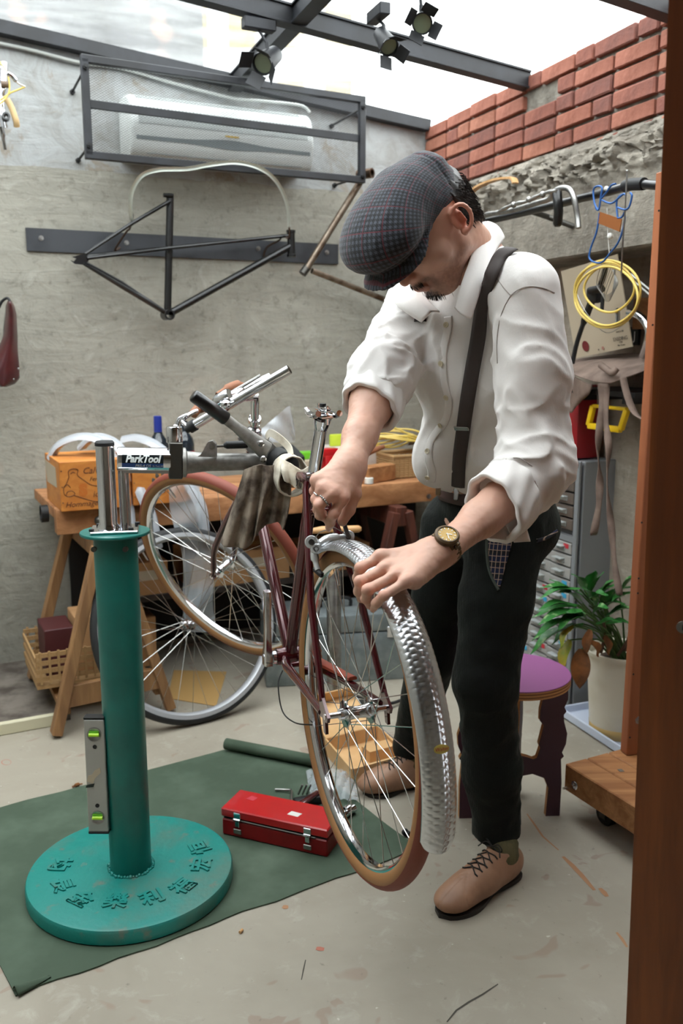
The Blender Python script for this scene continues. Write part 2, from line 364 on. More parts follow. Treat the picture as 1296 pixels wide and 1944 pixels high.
mark([(1000, 1545), (1012, 1562), (1030, 1588), (1060, 1614)], .003, 'rust_mark'); mark([(1068, 1626), (1085, 1642), (1104, 1662), (1128, 1690)], .007, 'rust_mark'); mark([(1138, 1686), (1146, 1694), (1152, 1702)], .007, 'rust_mark'); mark([(1170, 1770), (1180, 1782), (1190, 1798)], .004, 'rust_mark')
mark([(12+9*math.cos(a), 1447+5*math.sin(a)) for a in np.linspace(0, 2*PI, 16)], .0012, 'chalk_red'); mark([(600, 1800), (606, 1801), (615, 1802)], .007, 'chalk_red'); mark([(536, 1721), (541, 1722), (547, 1722)], .008, 'rust_mark')
slab('wall_back', 'wall_concrete', [BW(SL-.1, 0), BW(1.95, 0), BW(1.95, roofz(1.95, 0)), BW(SL-.1, roofz(SL-.1, 0))], NB, .15)
REC = -.14   # the plastered lower wall stands back behind the concrete band
wr = slab('wall_right', 'wall_plaster', [RW(-.1, 0, REC), RW(TF, 0, REC), RW(TF, 1.62, REC), RW(-.1, 1.62, REC)], NR, .12)
b = B(); q = [RW(-.1, 1.58, -.012), RW(TF, 1.58, -.012), RW(TF, 2.25, -.012), RW(-.1, 2.25, -.012)]; o_ = -NR*.26
b.add(q+[p+o_ for p in q], [(0, 1, 2, 3), (7, 6, 5, 4), (0, 4, 5, 1), (1, 5, 6, 2), (2, 6, 7, 3), (3, 7, 4, 0)]); O(b, 'mortar_bed', 'mortar', wr, smooth=0)
# left and front walls (outside the frame; they close the room)
LW = lambda t, z: BW(SL, z) + DR*t
slab('wall_left', 'wall_concrete', [LW(-.1, 0), LW(TF, 0), LW(TF, 2.5), LW(-.1, 2.5)], -NR, .15)
slab('wall_front', 'wall_plaster', [LW(TF, 0), C0+DR*TF, C0+DR*TF+UP*2.28, LW(TF, 2.5)], -NB, .15)
# bricks: four shared uneven blocks, laid one by one
def brick_mesh(L, seed, mi):
    bm = bmesh.new(); bmesh.ops.create_cube(bm, size=1); r = random.Random(seed)
    for v in bm.verts: v.co = Vector((v.co.x*(L-.003), v.co.y*.06, v.co.z*.0485))
    bmesh.ops.bevel(bm, geom=bm.edges[:], offset=.004, segments=1, affect='EDGES')
    for v in bm.verts: v.co += Vector((r.uniform(-.002, .002), r.uniform(-.0012, .0012), r.uniform(-.0022, .0022)))
    me = bpy.data.meshes.new('brick'); bm.to_mesh(me); bm.free(); me.materials.append(MATS['brick_%d' % mi]); return me
full = [brick_mesh(.198, i, i % 4) for i in range(8)]; half = [brick_mesh(.094, 20+i, i % 4) for i in range(4)]
for row in range(6):
    z = 1.926 + row*.0595; t = .005 - (.105 if row % 2 else 0); k = 0
    while t < 2.3:
        hf = random.random() < .09 or (t < 0)
        L = .104 if hf else .208
        if random.random() > .02 or t > 1.8:
            me = random.choice(half if hf else full); a = random.uniform(-.006, .006)
            X = (DR + UP*a).normalized()
            piece(me, 'brick', wr, frameM(RW(t+L/2, z+random.uniform(-.002, .002), -.024+random.uniform(-.002, .003)), X, -NR, X.cross(-NR)))
        t += L
# broken edge of the concrete band under the bricks, the band itself down to z 1.58
def band(u, v):
    t = -.02 + u*3.6
    prof = [(0.0, 1.955), (.02, 1.94), (.035, 1.915), (.05, 1.89), (.06, 1.865), (.068, 1.84), (.072, 1.815), (.07, 1.79), (.066, 1.76), (.065, 1.68), (.065, 1.585), (.055, 1.578), (-.15, 1.578)]
    x = v*(len(prof)-1); i = min(int(x), len(prof)-2); f = x-i
    off = prof[i][0]*(1-f)+prof[i+1][0]*f; z = prof[i][1]*(1-f)+prof[i+1][1]*f
    rough = max(0.0, 1-abs(v-.3)/.32)
    p = RW(t, z, off); q = p*1.0
    d = noise.fractal(q*16, .8, 2.1, 5)*.050 + noise.fractal(q*48+Vector((3, 1, 7)), .8, 2.0, 3)*.022
    e = noise.noise(q*5)*.025
    return p + NR*(d*rough) + UP*((e + .6*noise.fractal(q*22+Vector((9, 9, 9)), .8, 2.0, 4)*.03)*rough + (.03*noise.noise(Vector((t*2.2, 0, 5))) if 0 < v < .75 else 0)*rough)
b = B().grid(band, 420, 61); O(b, 'broken_concrete_band', 'rough_concrete', wr, smooth=50)
# roof: panes of dusty glass on black steel beams
ce = T('ceiling', None, None, (0, 2, 2.3), kind='structure')
def RP(s, t, dz=0.0): return BW(s, roofz(s, t)+dz) + DR*t
TB = [.845, 1.62, 2.7]      # cross beams (distance from the back wall)
SBM = .92                    # the beam running out from the back wall
for s0, s1 in ((-1.5, SBM), (SBM, 2.05)):
    for t0, t1 in ((-.3, .845), (.845, 1.62), (1.62, 2.7)):
        b = B(); q = [RP(s0, t0, .012), RP(s1, t0, .012), RP(s1, t1, .012), RP(s0, t1, .012)]; b.add(q+[p+UP*.008 for p in q], [(0, 1, 2, 3), (7, 6, 5, 4), (0, 4, 5, 1), (1, 5, 6, 2), (2, 6, 7, 3), (3, 7, 4, 0)]); O(b, 'glass_pane', 'roof_glass', ce, smooth=0)
b = B(); q = [RP(-1.5, 2.7, .0), RP(2.3, 2.7, .0), RP(2.3, 4.8, .0), RP(-1.5, 4.8, .0)]; b.add(q+[p+UP*.08 for p in q], [(0, 1, 2, 3), (7, 6, 5, 4), (0, 4, 5, 1), (1, 5, 6, 2), (2, 6, 7, 3), (3, 7, 4, 0)]); O(b, 'ceiling_slab', 'wall_plaster', ce, smooth=0)  # unseen ceiling, its edge brought forward to darken the foreground floor
def ibeam(name, p0, p1, h=.062, w=.05):
    b = B(); b.beam(p0+UP*(-h*.06), p1+UP*(-h*.06), w, h*.12, bev=.001); b.beam(p0+UP*(-h*.94), p1+UP*(-h*.94), w, h*.12, bev=.001); b.beam(p0-UP*h*.5, p1-UP*h*.5, w*.7, h*.8)
    return O(b, name, 'black_steel', kind='structure')
for i, t in enumerate(TB): ibeam('trim_%d' % (2+i), RP(-1.45, t, .01), RP(1.835+.35*0, t, .01) if i else RP(1.834, t, .01))
ibeam('trim_5', RP(SBM, .02, .012), RP(SBM, 2.7, .012), .058, .055)
b = B(); b.beam(RP(-1.45, .03, -.01), RP(1.83, .03, -.01), .05, .045); O(b, 'trim_6', 'black_steel', kind='structure')
# neighbouring building seen through the glass
b = B(); b.box((-4.5, 8.2, 3), (6.6, .3, 6), (.97, .25, 0)); tag(O(b, 'neighbour_wall', 'outer_wall', kind='structure', smooth=0))
bl = T('neighbour_facade_wall', None, None, (-1, 13, 0), kind='structure')
b = B(); b.box((-2.2, 13, 4), (4.4, 1, 8)); O(b, 'facade', mat('far_facade', '#c9cdcd', .8), bl, smooth=0)
me = B().box((0, 0, 0), (.35, .06, .5)).mesh('window', [mat('far_window', '#8c7d58', .4)], (0, 0, 0), 0)
for i in range(4):
    for j in range(6): piece(me, 'window', bl, Matrix.Translation((-1.9+i*.62, 12.5, 2.6+j*.9)))
# raised grimy platform with its pale edging strip, back left
pz = .038; F0 = atz(-160, 1424, 0); F1 = F0 + DB*((atz(135, 1368, 0)-F0).dot(DB)); dep = (F0-B0).dot(NB)
b = B(); b.box((F0+F1)/2 - NB*(dep/2+.01) + UP*pz/2, ((F1-F0).length, dep-.02, pz), DB, -NB); O(b, 'trim_7', 'dark_grime', kind='structure', smooth=0)
b = B(); b.box((F0+F1)/2 - NB*.0 + UP*(pz/2+.002), ((F1-F0).length-.04, .022, pz+.004), DB, -NB, bev=.003); O(b, 'trim_8', 'white_strip', kind='structure')
# door leaf in the right foreground with its lock
dr = T('door_1', None, None, (.8, 1.2, 0), kind='structure')
d0, d1 = at(1270, -30, 1.2), at(1187, 1960, 1.2); dv = (d0-d1).normalized(); lo = d1 - dv*(d1.z-.012)/dv.z; hi = lo + dv*(2.17/dv.z)
DX = Vector((.93, -.36, 0)); DY = Vector((-.36, -.93, 0))
b = B(); q = [lo, lo+DX*.72, hi+DX*.72, hi]; b.add([p+DY*0 for p in q]+[p-DY*.04 for p in q], [(0, 1, 2, 3), (7, 6, 5, 4), (0, 4, 5, 1), (1, 5, 6, 2), (2, 6, 7, 3), (3, 7, 4, 0)]); O(b, 'door_leaf', 'door_wood', dr, smooth=0)
c_ = atpl(1296, 1188, lo, DY)
lk = O(B().lathe(c_, DY, [(.0, -.005), (.021, -.005), (.0215, .001), (.019, .004), (.017, .002), (.0165, .0045), (.0, .0045)], 32), 'lock', 'lock_brass', dr)
O(B().lathe(c_, DY, [(.0, .004), (.0095, .004), (.0095, .0065), (.0085, .0075), (.0, .0075)], 24), 'lock_cylinder', 'aluminium', lk); O(B().box(c_+DY*.0078, (.0015, .008, .0006), DX, UP), 'keyhole', 'matt_black', lk)
# roof lights on the beams
def spot(top, head, face, nm, label, adapter, hs=1.0):
    t = T('track_light', label, 'spotlight', top, 'track lights under the roof beams')
    if adapter: O(B().box(top+UP*.0, (.105, .035, .034), adapter, bev=.003), 'adapter', 'black_steel', t)
    top = top - UP*(.015 if adapter else 0)
    O(B().tube(top, head+UP*.03+(top-head)*.2, .0045).tube(head+UP*.03+(top-head)*.2, head, .006), 'stem', 'black_steel', t)
    f = Vector(face).normalized()
    can = O(B().lathe(head, f, [(0, -.055*hs), (.018*hs, -.055*hs), (.026*hs, -.045*hs), (.03*hs, 0), (.034*hs, .03*hs), (.034*hs, .05*hs), (.031*hs, .05*hs), (.02*hs, .0), (0, -.01*hs)], 20), 'can', 'black_steel', t)
    O(B().lathe(head, f, [(0, .03*hs), (.024*hs, .034*hs), (.029*hs, .042*hs), (0, .043*hs)], 16), 'lens', 'lamp_glass', can)
    u = f.orthogonal().normalized(); w_ = f.cross(u)
    for k in range(4):
        a = k*PI/2+.3; d = u*math.cos(a)+w_*math.sin(a); s_ = f.cross(d)
        O(B().box(head+f*.07*hs+d*.045*hs, (.05*hs, .0016, .045*hs), s_, (d+f*.9).cross(s_)*0+ (d*.8-f*.6), bev=.0), 'barn_door', 'black_steel', t)

spot(at(491, 47, 3.02), at(510, 112, 3.02), at(480, 120, 2.9)-at(522, 108, 3.02)-UP*.03, 'track_light', 'black spotlight hanging over the wire cage, its white barn door catching light', DB)
spot(at(718, 26, 2.86), at(730, 76, 2.83), at(752, 112, 2.75)-at(722, 66, 2.83), 'track_light', 'black spotlight beside the beam crossing, aimed down towards the cap', DR, .82)
spot(at(797, -14, 2.66), at(799, 44, 2.66), Vector((.02, -1, -.35)), 'track_light', 'black spotlight turned to the viewer with its round lens showing', None, .82)
# ================================================================ the maroon bicycle, held in the stand
RA = Vector((.031, 1.622, .602)); BAZ, BPI = math.radians(-20.5), math.radians(2.07)
BF = Vector((math.sin(BAZ)*math.cos(BPI), math.cos(BAZ)*math.cos(BPI), math.sin(BPI))); BL = UP.cross(BF).normalized(); BU = BF.cross(BL)
def bk(a, l, u): return RA + BF*a + BL*l + BU*u
bike = T('bicycle', 'maroon steel bicycle without saddle or pedals, clamped in the teal repair stand', 'bicycle', bk(.45, 0, -.1))
def rot_prof(prof, c, N, A, n, Bv, f0=0, f1=2*PI, closed=True):
    """sweep profile [(radius, lateral)] about axis N"""
    b = Bv; m = len(prof); k = n if closed else n+1; vs = []
    W_ = N.cross(A)
    for i in range(k):
        t = f0+(f1-f0)*i/n; d = A*math.cos(t)+W_*math.sin(t)
        for r, l in prof: vs.append(c + d*r + N*l)
    fs = []
    for i in range(n):
        j = (i+1) % k
        for q in range(m): fs.append((i*m+q, i*m+(q+1) % m, j*m+(q+1) % m, j*m+q))
    b.add(vs, fs); return b
def circ(r0, w, n=12, sq=1.0): return [(r0+w*math.cos(2*PI*k/n)*sq, w*math.sin(2*PI*k/n)) for k in range(n)]
def wheel(name, c, N, R, tw, parent, mats, nsp=32, hubw=.034, hubr=.022, label=None, cat=None, hub_axle=.068, hm='chrome', thick=1.0, spoke_mat='spoke_steel', ph=0.0):
    """rim is the wheel itself; tyre, sidewall, hub and spokes its children"""
    c = Vector(c); N = Vector(N).normalized(); A = UP.cross(N); A = A.normalized() if A.length > .1 else Vector((1, 0, 0)); W_ = N.cross(A)
    rr = R-tw*1.55; hw = .0125*thick
    prof = [(rr+.010, -hw), (rr+.010, -hw+.002), (rr, -hw*.62), (rr, hw*.62), (rr+.010, hw-.002), (rr+.010, hw), (rr-.004, hw), (rr-.012, hw*.5), (rr-.013, 0), (rr-.012, -hw*.5), (rr-.004, -hw)]
    b = rot_prof(prof, c, N, A, 96, B())
    rim = O(b, name, mats[0], parent, label, cat, smooth=40)
    rt = R-tw
    # sidewall carcass and tread as their own skins
    k = 16; side = [(rt+tw*.97*math.cos(a), tw*.97*math.sin(a)) for a in [2*PI*i/k for i in range(k)]]
    O(rot_prof(side, c, N, A, 96, B()), 'tyre_sidewall', mats[2], rim, smooth=60)
    tr = [(rt+tw*1.02*math.cos(a), tw*1.02*math.sin(a)) for a in [math.radians(x) for x in range(-66, 67, 12)]] + [(rt+tw*.8*math.cos(a), tw*.8*math.sin(a)) for a in [math.radians(x) for x in (60, 20, -20, -60)]]
    O(rot_prof(tr, c, N, A, 96, B()), 'tyre_tread', mats[1], rim, smooth=60)
    hb = B().lathe(c, N, [(0, -hub_axle), (.006, -hub_axle), (.006, -hubw-.012), (.011, -hubw-.012), (.012, -hubw-.004), (hubr*.6, -hubw-.003), (hubr, -hubw-.0015), (hubr, -hubw+.0015), (hubr*.6, -hubw+.003), (.013, -hubw+.012), (.0115, 0), (.013, hubw-.012), (hubr*.6, hubw-.003), (hubr, hubw-.0015), (hubr, hubw+.0015), (hubr*.6, hubw+.003), (.012, hubw+.004), (.011, hubw+.012), (.006, hubw+.012), (.006, hub_axle), (0, hub_axle)], 24)
    O(hb, 'hub', hm, rim)
    sm = B().lathe((0, 0, 0), (0, 0, 1), [(.001, 0), (.001, 1)], 5); nip = None
    sme = sm.mesh('spoke', [MATS[spoke_mat]], (0, 0, 0), 60)
    for i in range(nsp):
        ar = 2*PI*(i+.5)/nsp + ph; side_ = 1 if i % 2 else -1; q = i//2; off = (1 if q % 2 else -1)*2*PI*3.2/nsp*1.55
        ah = ar + off
        p0 = c + (A*math.cos(ah)+W_*math.sin(ah))*(hubr*.85) + N*side_*hubw; p1 = c + (A*math.cos(ar)+W_*math.sin(ar))*(rr-.010)
        piece(sme, 'spoke', rim, alongM(p0, p1))
    O(B().tube(c+(A*math.cos(2.0)+W_*math.sin(2.0))*(rr-.012), c+(A*math.cos(2.0)+W_*math.sin(2.0))*(rr-.046), .0032), 'valve', 'chrome', rim)
    return rim
RW_ = .324
wheel('rear_wheel', RA, BL, RW_, .0195, bike, ['chrome', 'tyre_tread', 'tyre_wall'], 32, .026, .026)
# frame
BBp = bk(.435, 0, -.048); SLp = bk(.273, 0, .412); HTt = bk(.752, 0, .43); HTb = bk(.792, 0, .31)
sx = (HTt-HTb).normalized()
fr = B()
fr.tube(BBp, SLp, .0143, 16); fr.tube(bk(.279, 0, .398), bk(.757, 0, .405), .0127, 16); fr.tube(BBp, bk(.785, 0, .335), .0143, 16)
fr.tube(HTt, HTb, .0165, 20); fr.lathe(HTt, sx, [(.0185, -.006), (.0185, .002)], 20); fr.lathe(HTb, sx, [(.0185, -.002), (.0185, .006)], 20)
fr.lathe(BBp, BL, [(0, -.035), (.02, -.035), (.0205, -.032), (.0205, .032), (.02, .035), (0, .035)], 24)
fr.tube(bk(.275, 0, .39), SLp+ (SLp-BBp).normalized()*.008, .0168, 18)
for s in (1, -1):
    # seat stay, chain stay, dropout
    fr.path([bk(.268, s*.014, .402), bk(.262, s*.019, .385), bk(.13, s*.052, .19), bk(.022, s*.064, .022)], [.0085, .0085, .0080, .0065], 12)
    fr.path([bk(.425, s*.018, -.05), bk(.36, s*.03, -.046), bk(.2, s*.047, -.022), bk(.03, s*.063, -.004)], [.011, .011, .0095, .0068], 12)
    fr.prism([(-.016, .004), (-.004, .012), (.02, .030), (.034, .020), (.030, .002), (.034, -.012), (.014, -.008), (.006, -.034), (-.006, -.034), (-.002, -.010), (-.012, -.008)], bk(0, s*.064, 0), BF, BU, .006)
fr.tube(bk(.235, -.028, .345), bk(.235, .028, .345), .007, 10); fr.tube(bk(.38, -.026, -.05), bk(.38, .026, -.05), .007, 10)
fr.lathe(bk(.30, 0, .412)-BF*.046+BU*.0, BL, [(0, -.014), (.006, -.014), (.006, .014), (0, .014)], 10)
frame = O(fr, 'bicycle_frame', 'maroon', bike, smooth=45)
O(B().lathe(bk(.262, 0, .417), BL, [(0, -.019), (.0055, -.019), (.006, -.015), (.006, .015), (.0055, .019), (0, .019)], 12), 'seat_bolt', 'chrome', frame)
for a in (.325, .352):
    q = bk(a, .012, .385); O(B().path([q+BU*.016, q+BU*.006]+[q+(BU*math.cos(t)+BF*math.sin(t))*.006 for t in np.linspace(0, 5.6, 12)], .0013, 6), 'cable_guide', 'dark_steel', frame)
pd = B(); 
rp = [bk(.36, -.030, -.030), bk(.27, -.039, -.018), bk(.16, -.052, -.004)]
pd.path(rp, [.012, .0115, .010], 10, sect=[(-1, -.3), (1, -.3), (1, .25), (.6, .5), (-.6, .5), (-1, .25)]); O(pd, 'chainstay_top_strip', 'red_strip', bike, 'orange-red strip along the right chain stay')  # orange-red strip laid along the top of the right chain stay
# seat post without saddle
SPd = (SLp-BBp).normalized(); sp0 = SLp; sp1 = bk(.222, 0, .53)
spd = (sp1-sp0).normalized()
sp = O(B().tube(sp0-spd*.01, sp1, .0133, 24).lathe(sp1, spd, [(.0133, -.012), (.016, -.002), (.018, .012), (0, .014)], 24), 'seat_post', 'chrome', bike)
cl = B(); cc = sp1+spd*.014
cl.box(cc+BU*.004, (.062, .026, .010), BF, BL, bev=.004); cl.box(cc+BU*.016, (.07, .014, .006), BF, BL, bev=.003)
for s in (1, -1): cl.path(spline([cc+BF*.038+BL*s*.022+BU*.012, cc+BF*.015+BL*s*.022+BU*.006, cc-BF*.015+BL*s*.022+BU*.006, cc-BF*.038+BL*s*.022+BU*.012], 5), .0065, 8); 
cl.box(cc+BU*.006, (.03, .058, .009), BF, BL, bev=.003); cl.tube(cc+BF*.026-BU*.012, cc+BF*.026+BU*.026, .0035, 8); cl.tube(cc-BF*.026-BU*.012, cc-BF*.026+BU*.026, .0035, 8)
O(cl, 'saddle_clamp', 'chrome', sp); O(B().lathe(cc+BU*.024, BU, [(0, -.003), (.007, -.003), (.007, .004), (0, .004)], 10), 'clamp_bolt', 'matt_black', sp)
# crank arm (left), axle, chainring behind the frame
ca = B(); p0 = BBp+BL*.056; p1 = p0 + BU*.150 + BF*.012; p1 = p0 + BU*.155
ca.path([p0-BU*.016, p0, p0+BU*.03, p0+BU*.08, p1-BU*.01, p1+BU*.01], [.016, .0165, .0125, .0115, .0125, .0115], 12, sect=[(-.5, -1), (.5, -1), (.62, -.7), (.62, .7), (.5, 1), (-.5, 1), (-.62, .7), (-.62, -.7)])
cr = O(ca, 'crank_arm', 'chrome', bike); O(B().lathe(BBp, BL, [(0, .034), (.013, .034), (.016, .037), (.016, .044), (.011, .047), (.011, .066), (0, .066)], 20), 'bottom_bracket_axle', 'chrome', bike)
ri = B(); 
rot_prof([(.078, -.047), (.078, -.044), (.094, -.044), (.094, -.047)], BBp, BL, BF, 48, ri)
for k in range(5): d = BF*math.cos(k*1.257)+BU*math.sin(k*1.257); ri.beam(BBp+d*.01-BL*.045, BBp+d*.08-BL*.045, .012, .004, BL)
for k in range(46): a = 2*PI*k/46; d = BF*math.cos(a)+BU*math.sin(a); ri.beam(BBp+d*.093-BL*.0455, BBp+d*.098-BL*.0455, .005, .003, BL)
O(ri, 'chainring', 'chrome', bike)
# a loose brake cable end hangs from the bottom bracket
O(B().path(spline([bk(.40, .03, -.07), at(528, 1300, 1.93), at(536, 1350, 1.9), at(560, 1372, 1.86), at(592, 1376, 1.80)], 8), .0016, 6), 'brake_cable', 'matt_black', bike)
# front wheel turned to the left, its fork
FA = Vector((-.349, 2.575, .648)); HTb2 = HTb - sx*.012
n0 = Vector((math.sin(math.radians(212))*math.cos(.286), math.cos(math.radians(212))*math.cos(.286), -math.sin(.286)))
cf = (HTb2-FA).normalized(); n0 = (n0 - cf*n0.dot(cf)).normalized()
wheel('front_wheel', FA, n0, RW_, .0195, bike, ['chrome', 'tyre_tread', 'tyre_wall'], 32, .026, .021, hub_axle=.056)
fk = B(); cw = (HTb2 - sx*.012)
fwd = n0.cross(cf); fwd = fwd if fwd.dot(FA-HTb2) > 0 else -fwd
fk.box(cw, (.09, .022, .026), n0, fwd, bev=.008); fk.tube(HTb, cw, .015, 14)
for s in (1, -1):
    q0 = cw + n0*s*.036; q3 = FA + n0*s*.050
    d = (q3-q0); bow = -fwd*.022
    fk.path(spline([q0, q0+d*.35+bow*.7, q0+d*.7+bow*1.0, q3+(-d).normalized()*.03+bow*.2, q3], 5), [.0105]*6+[.0098]*5+[.0085]*5+[.0066]*5, 12)
    fk.lathe(q3, n0, [(0, -.004), (.011, -.004), (.011, .004), (0, .004)], 10)
O(fk, 'fork', 'maroon', bike, smooth=50)
fb = B(); q = cw - n0*0 + fwd*.035
for s in (1, -1): fb.path(spline([q+UP*.012, q+n0*s*.03+UP*.006, q+n0*s*.038-UP*.03, q+n0*s*.022-UP*.062], 4), [.008]*13, 8)
fb.ball(q+UP*.012, .013, 10); fb.ball(q+n0*.036-UP*.005, .012, 10)
O(fb, 'front_brake', 'chrome', bike)
# headset, quill stem with its seven-shaped extension
hs = O(B().lathe(HTt, sx, [(.018, 0), (.0195, .004), (.0195, .012), (.016, .015), (.018, .019), (.018, .026), (.0125, .030), (.012, .036), (0, .036)], 20), 'headset', 'chrome', bike)
qt = at(484, 752, 2.22); qb = HTt+sx*.03; cl_ = at(424, 757, 2.19); 
st = B(); st.path([qb, qt+(qb-qt).normalized()*.02, qt, qt+(cl_-qt).normalized()*.02, cl_], [.0112]*5, 16); st.lathe(cl_, (at(549, 701, 2.1)-at(362, 810, 2.2)), [(.0, -.022), (.016, -.022), (.0185, -.015), (.0185, .015), (.016, .022), (0, .022)], 18); st.lathe(qb+(qt-qb)*.25, (qt-qb), [(.0112, -.01), (.016, -.008), (.016, .006), (.0112, .008)], 16)
O(st, 'stem', 'chrome', bike, smooth=50)
hb = B(); g0, g1 = at(362, 811, 2.2), at(549, 701, 2.16); hd = (g1-g0).normalized()
hb.path([g0, g1], [.0118, .0118], 18)
g2, g3 = at(352, 806, 2.45), at(512, 716, 2.45)
hb.path(spline([cl_, cl_+(g3-cl_)*.12+(-BL)*.03+UP*.01, at(440, 752, 2.36), at(470, 735, 2.42), g3], 6), [.0118]*25, 14)
O(hb, 'handlebar', 'chrome', bike, smooth=60)
O(B().path([g0-hd*.004, g0+hd*.014], [.0145, .0145], 16).tube(g0-hd*.014, g0-hd*.002, .010), 'brake_lever_mount', 'matt_black', bike)
bl_ = B(); e0 = g0-hd*.004
bl_.path(spline([e0, at(346, 800, 2.22), at(352, 792, 2.22), at(366, 783, 2.24), at(374, 780, 2.25)], 5), [.009, .009, .008, .007, .007, .007, .0065]+[.006]*14, 8); bl_.ball(at(334, 812, 2.22), .010, 10); bl_.path(spline([at(334, 812, 2.22), at(340, 796, 2.22), at(356, 788, 2.22)], 5), .006, 8)
O(bl_, 'brake_lever', 'chrome', bike, smooth=60)
O(B().path(spline([at(366, 787, 2.30), at(378, 774, 2.32), at(396, 768, 2.34), at(404, 778, 2.34)], 5), [.012]*5+[.016]*6+[.013]*5, 12), 'leather_grip', 'bar_leather', bike, 'brown leather-wrapped grip', smooth=60)
O(B().path(spline([at(414, 752, 2.36), at(432, 740, 2.38), at(452, 732, 2.40), at(462, 734, 2.42)], 5), [.011]*5+[.015]*6+[.010]*5, 12), 'leather_grip', 'bar_leather', bike, smooth=60)
O(B().path([at(440, 745, 2.34), at(494, 713, 2.36)], [.005, .004], 8), 'brake_lever', 'aluminium', bike)
O(B().ball(at(428, 768, 2.15), .012, 10).tube(at(428, 768, 2.15), at(418, 766, 2.15), .006), 'stem_bolt', 'chrome', bike)
# rear centre-pull brake over the mudguard
bc = bk(.235, 0, .352)
def bp(u, v, Y): return at(u, v, Y)
rb = B(); Y0 = 1.735
L1 = bk(.20, .045, .375); 
pl, pr_ = at(591, 1029, 1.74), at(661, 1019, 1.78)
rb.path(spline([pl, at(606, 1033, 1.745), at(622, 1024, 1.75), at(642, 1021, 1.765), pr_], 6), [.007]*6+[.010]*12+[.007]*7, 10)
rb.lathe(pl, (pl-EYE)*-1, [(0, -.009), (.012, -.009), (.0135, -.006), (.0135, .006), (.012, .009), (0, .009)], 18)
rb.lathe(pr_, (pr_-EYE)*-1, [(0, -.009), (.012, -.009), (.0135, -.006), (.0135, .006), (.012, .009), (0, .009)], 18)
rb.path(spline([at(603, 1034, 1.742), at(597, 1048, 1.735), at(598, 1062, 1.73), at(603, 1082, 1.72)], 5), [.010]*5+[.0085]*6+[.006]*5, 10)
rb.lathe(at(600, 1042, 1.738), (at(600, 1042, 1.73)-EYE)*-1, [(0, -.01), (.011, -.01), (.012, .008), (.009, .012), (0, .012)], 18)
br = O(rb, 'rear_brake', 'white_silver' if 'white_silver' in MATS else mat('white_silver', '#d9dcdd', .25, .6), bike, smooth=50)
for p in (pl, pr_, at(600, 1042, 1.738)):
    f_ = (EYE-p).normalized(); O(B().lathe(p+f_*.010, f_, [(0, -.002), (.006, -.002), (.006, .002), (.003, .002), (.003, .0), (0, .0)], 12), 'pivot_bolt', 'dark_steel', br)
O(B().box(at(604, 1086, 1.72), (.045, .010, .012), BF, BL, bev=.003), 'brake_block', 'matt_black', br)
yk = at(634, 1001, 1.73)
O(B().path([pl, at(607, 1010, 1.72), yk], .001, 5).path([yk, at(650, 1010, 1.75), pr_], .001, 5), 'straddle_wire', 'aluminium', br)
# ---- hammered mudguard being fitted over the rear wheel: sheet with rows of raised cells
mg_c = RA - BF*.015 - BU*.015; mgN = (BL + UP*.0).normalized()
def mudguard(c, N, A, R, f0, f1, wd, nu, nv, hole=None, cell=.0115, drift=0.0, rise=.018):
    """cross-section arc; angle measured from A towards N x A"""
    W_ = N.cross(A)
    def fn(u, v):
        t = f0+(f1-f0)*u; s = (v-.5)*2
        lat = wd/2*math.sin(s*1.25)/math.sin(1.25); cr = (math.cos(s*1.25)-math.cos(1.25))/(1-math.cos(1.25))
        x = R*t/cell; y = (s*wd*.62)/cell
        iy = round(y); xo = x + (.5 if iy % 2 else 0); fx = xo-round(xo); fy = y-iy
        e = max(abs(fx)*2, abs(fy)*2); bump_ = .0010*max(0.0, math.cos(PI*fx))**.6*max(0.0, math.cos(PI*fy))**.6 if abs(s) < .93 else 0.0
        k = (1-cr)
        end = min(1, u/.02, (1-u)/.02) if True else 1
        r = R + cr*rise - rise*.5 + bump_
        return c + (A*math.cos(t)+W_*math.sin(t))*r + N*(lat*(.75+.25*max(0, end)) + drift*u - .008)
    return B().grid(fn, nu, nv)
# A = forward, N = left: W = N x A = -U ... angles run over the top towards the back
gd = mudguard(mg_c, -BL, BF, .341, math.radians(57), math.radians(191), .060, 760, 41, drift=.010)
mat('hammered', '#d3d5d9', .24, 1.0)
mgd = O(gd, 'mudguard', 'hammered', None, 'hammered silver mudguard held by hand over the rear wheel of the maroon bicycle', 'mudguard', smooth=0, solid=.0012)
for p_ in mgd.data.polygons: p_.use_smooth = True
def mgp(deg, lat=0.0, h=.011): 
    t = math.radians(deg); return mg_c + (BF*math.cos(t)+BU*math.sin(t))*(.341+h) + BL*lat
tt_ = 162; c_ = mgp(tt_); nrm = (c_-mg_c).normalized(); Xs = -BL; Ys = Xs.cross(nrm)*-1
bd = O(B().prism([(.013*math.cos(a), .007*math.sin(a)) for a in np.linspace(0, 2*PI, 24, endpoint=False)], c_, -BL, nrm.cross(-BL), .0012), 'maker_badge', mat('badge_gold', '#b5a04a', .5, .3), mgd)
text('Walter', c_+nrm*.0009, -BL, nrm.cross(-BL), .008, mat('badge_red', '#9c1e1e', .4), 'badge_lettering', bd, .0002, shear=.2)
# ================================================================ grey-rimmed wheel leaning under the bench
gwn = Vector((math.sin(math.radians(147.5))*math.cos(.296), math.cos(math.radians(147.5))*math.cos(.296), math.sin(.296)))
gw = wheel('spare_wheelset', Vector((-.537, 3.007, .330)), gwn, .343, .019, None, ['rim_grey', 'tyre_black', 'tyre_black'], 32, .03, .019, 'grey-rimmed bicycle wheel with black tyre leaning against the trestle under the workbench', 'wheel', thick=1.5)
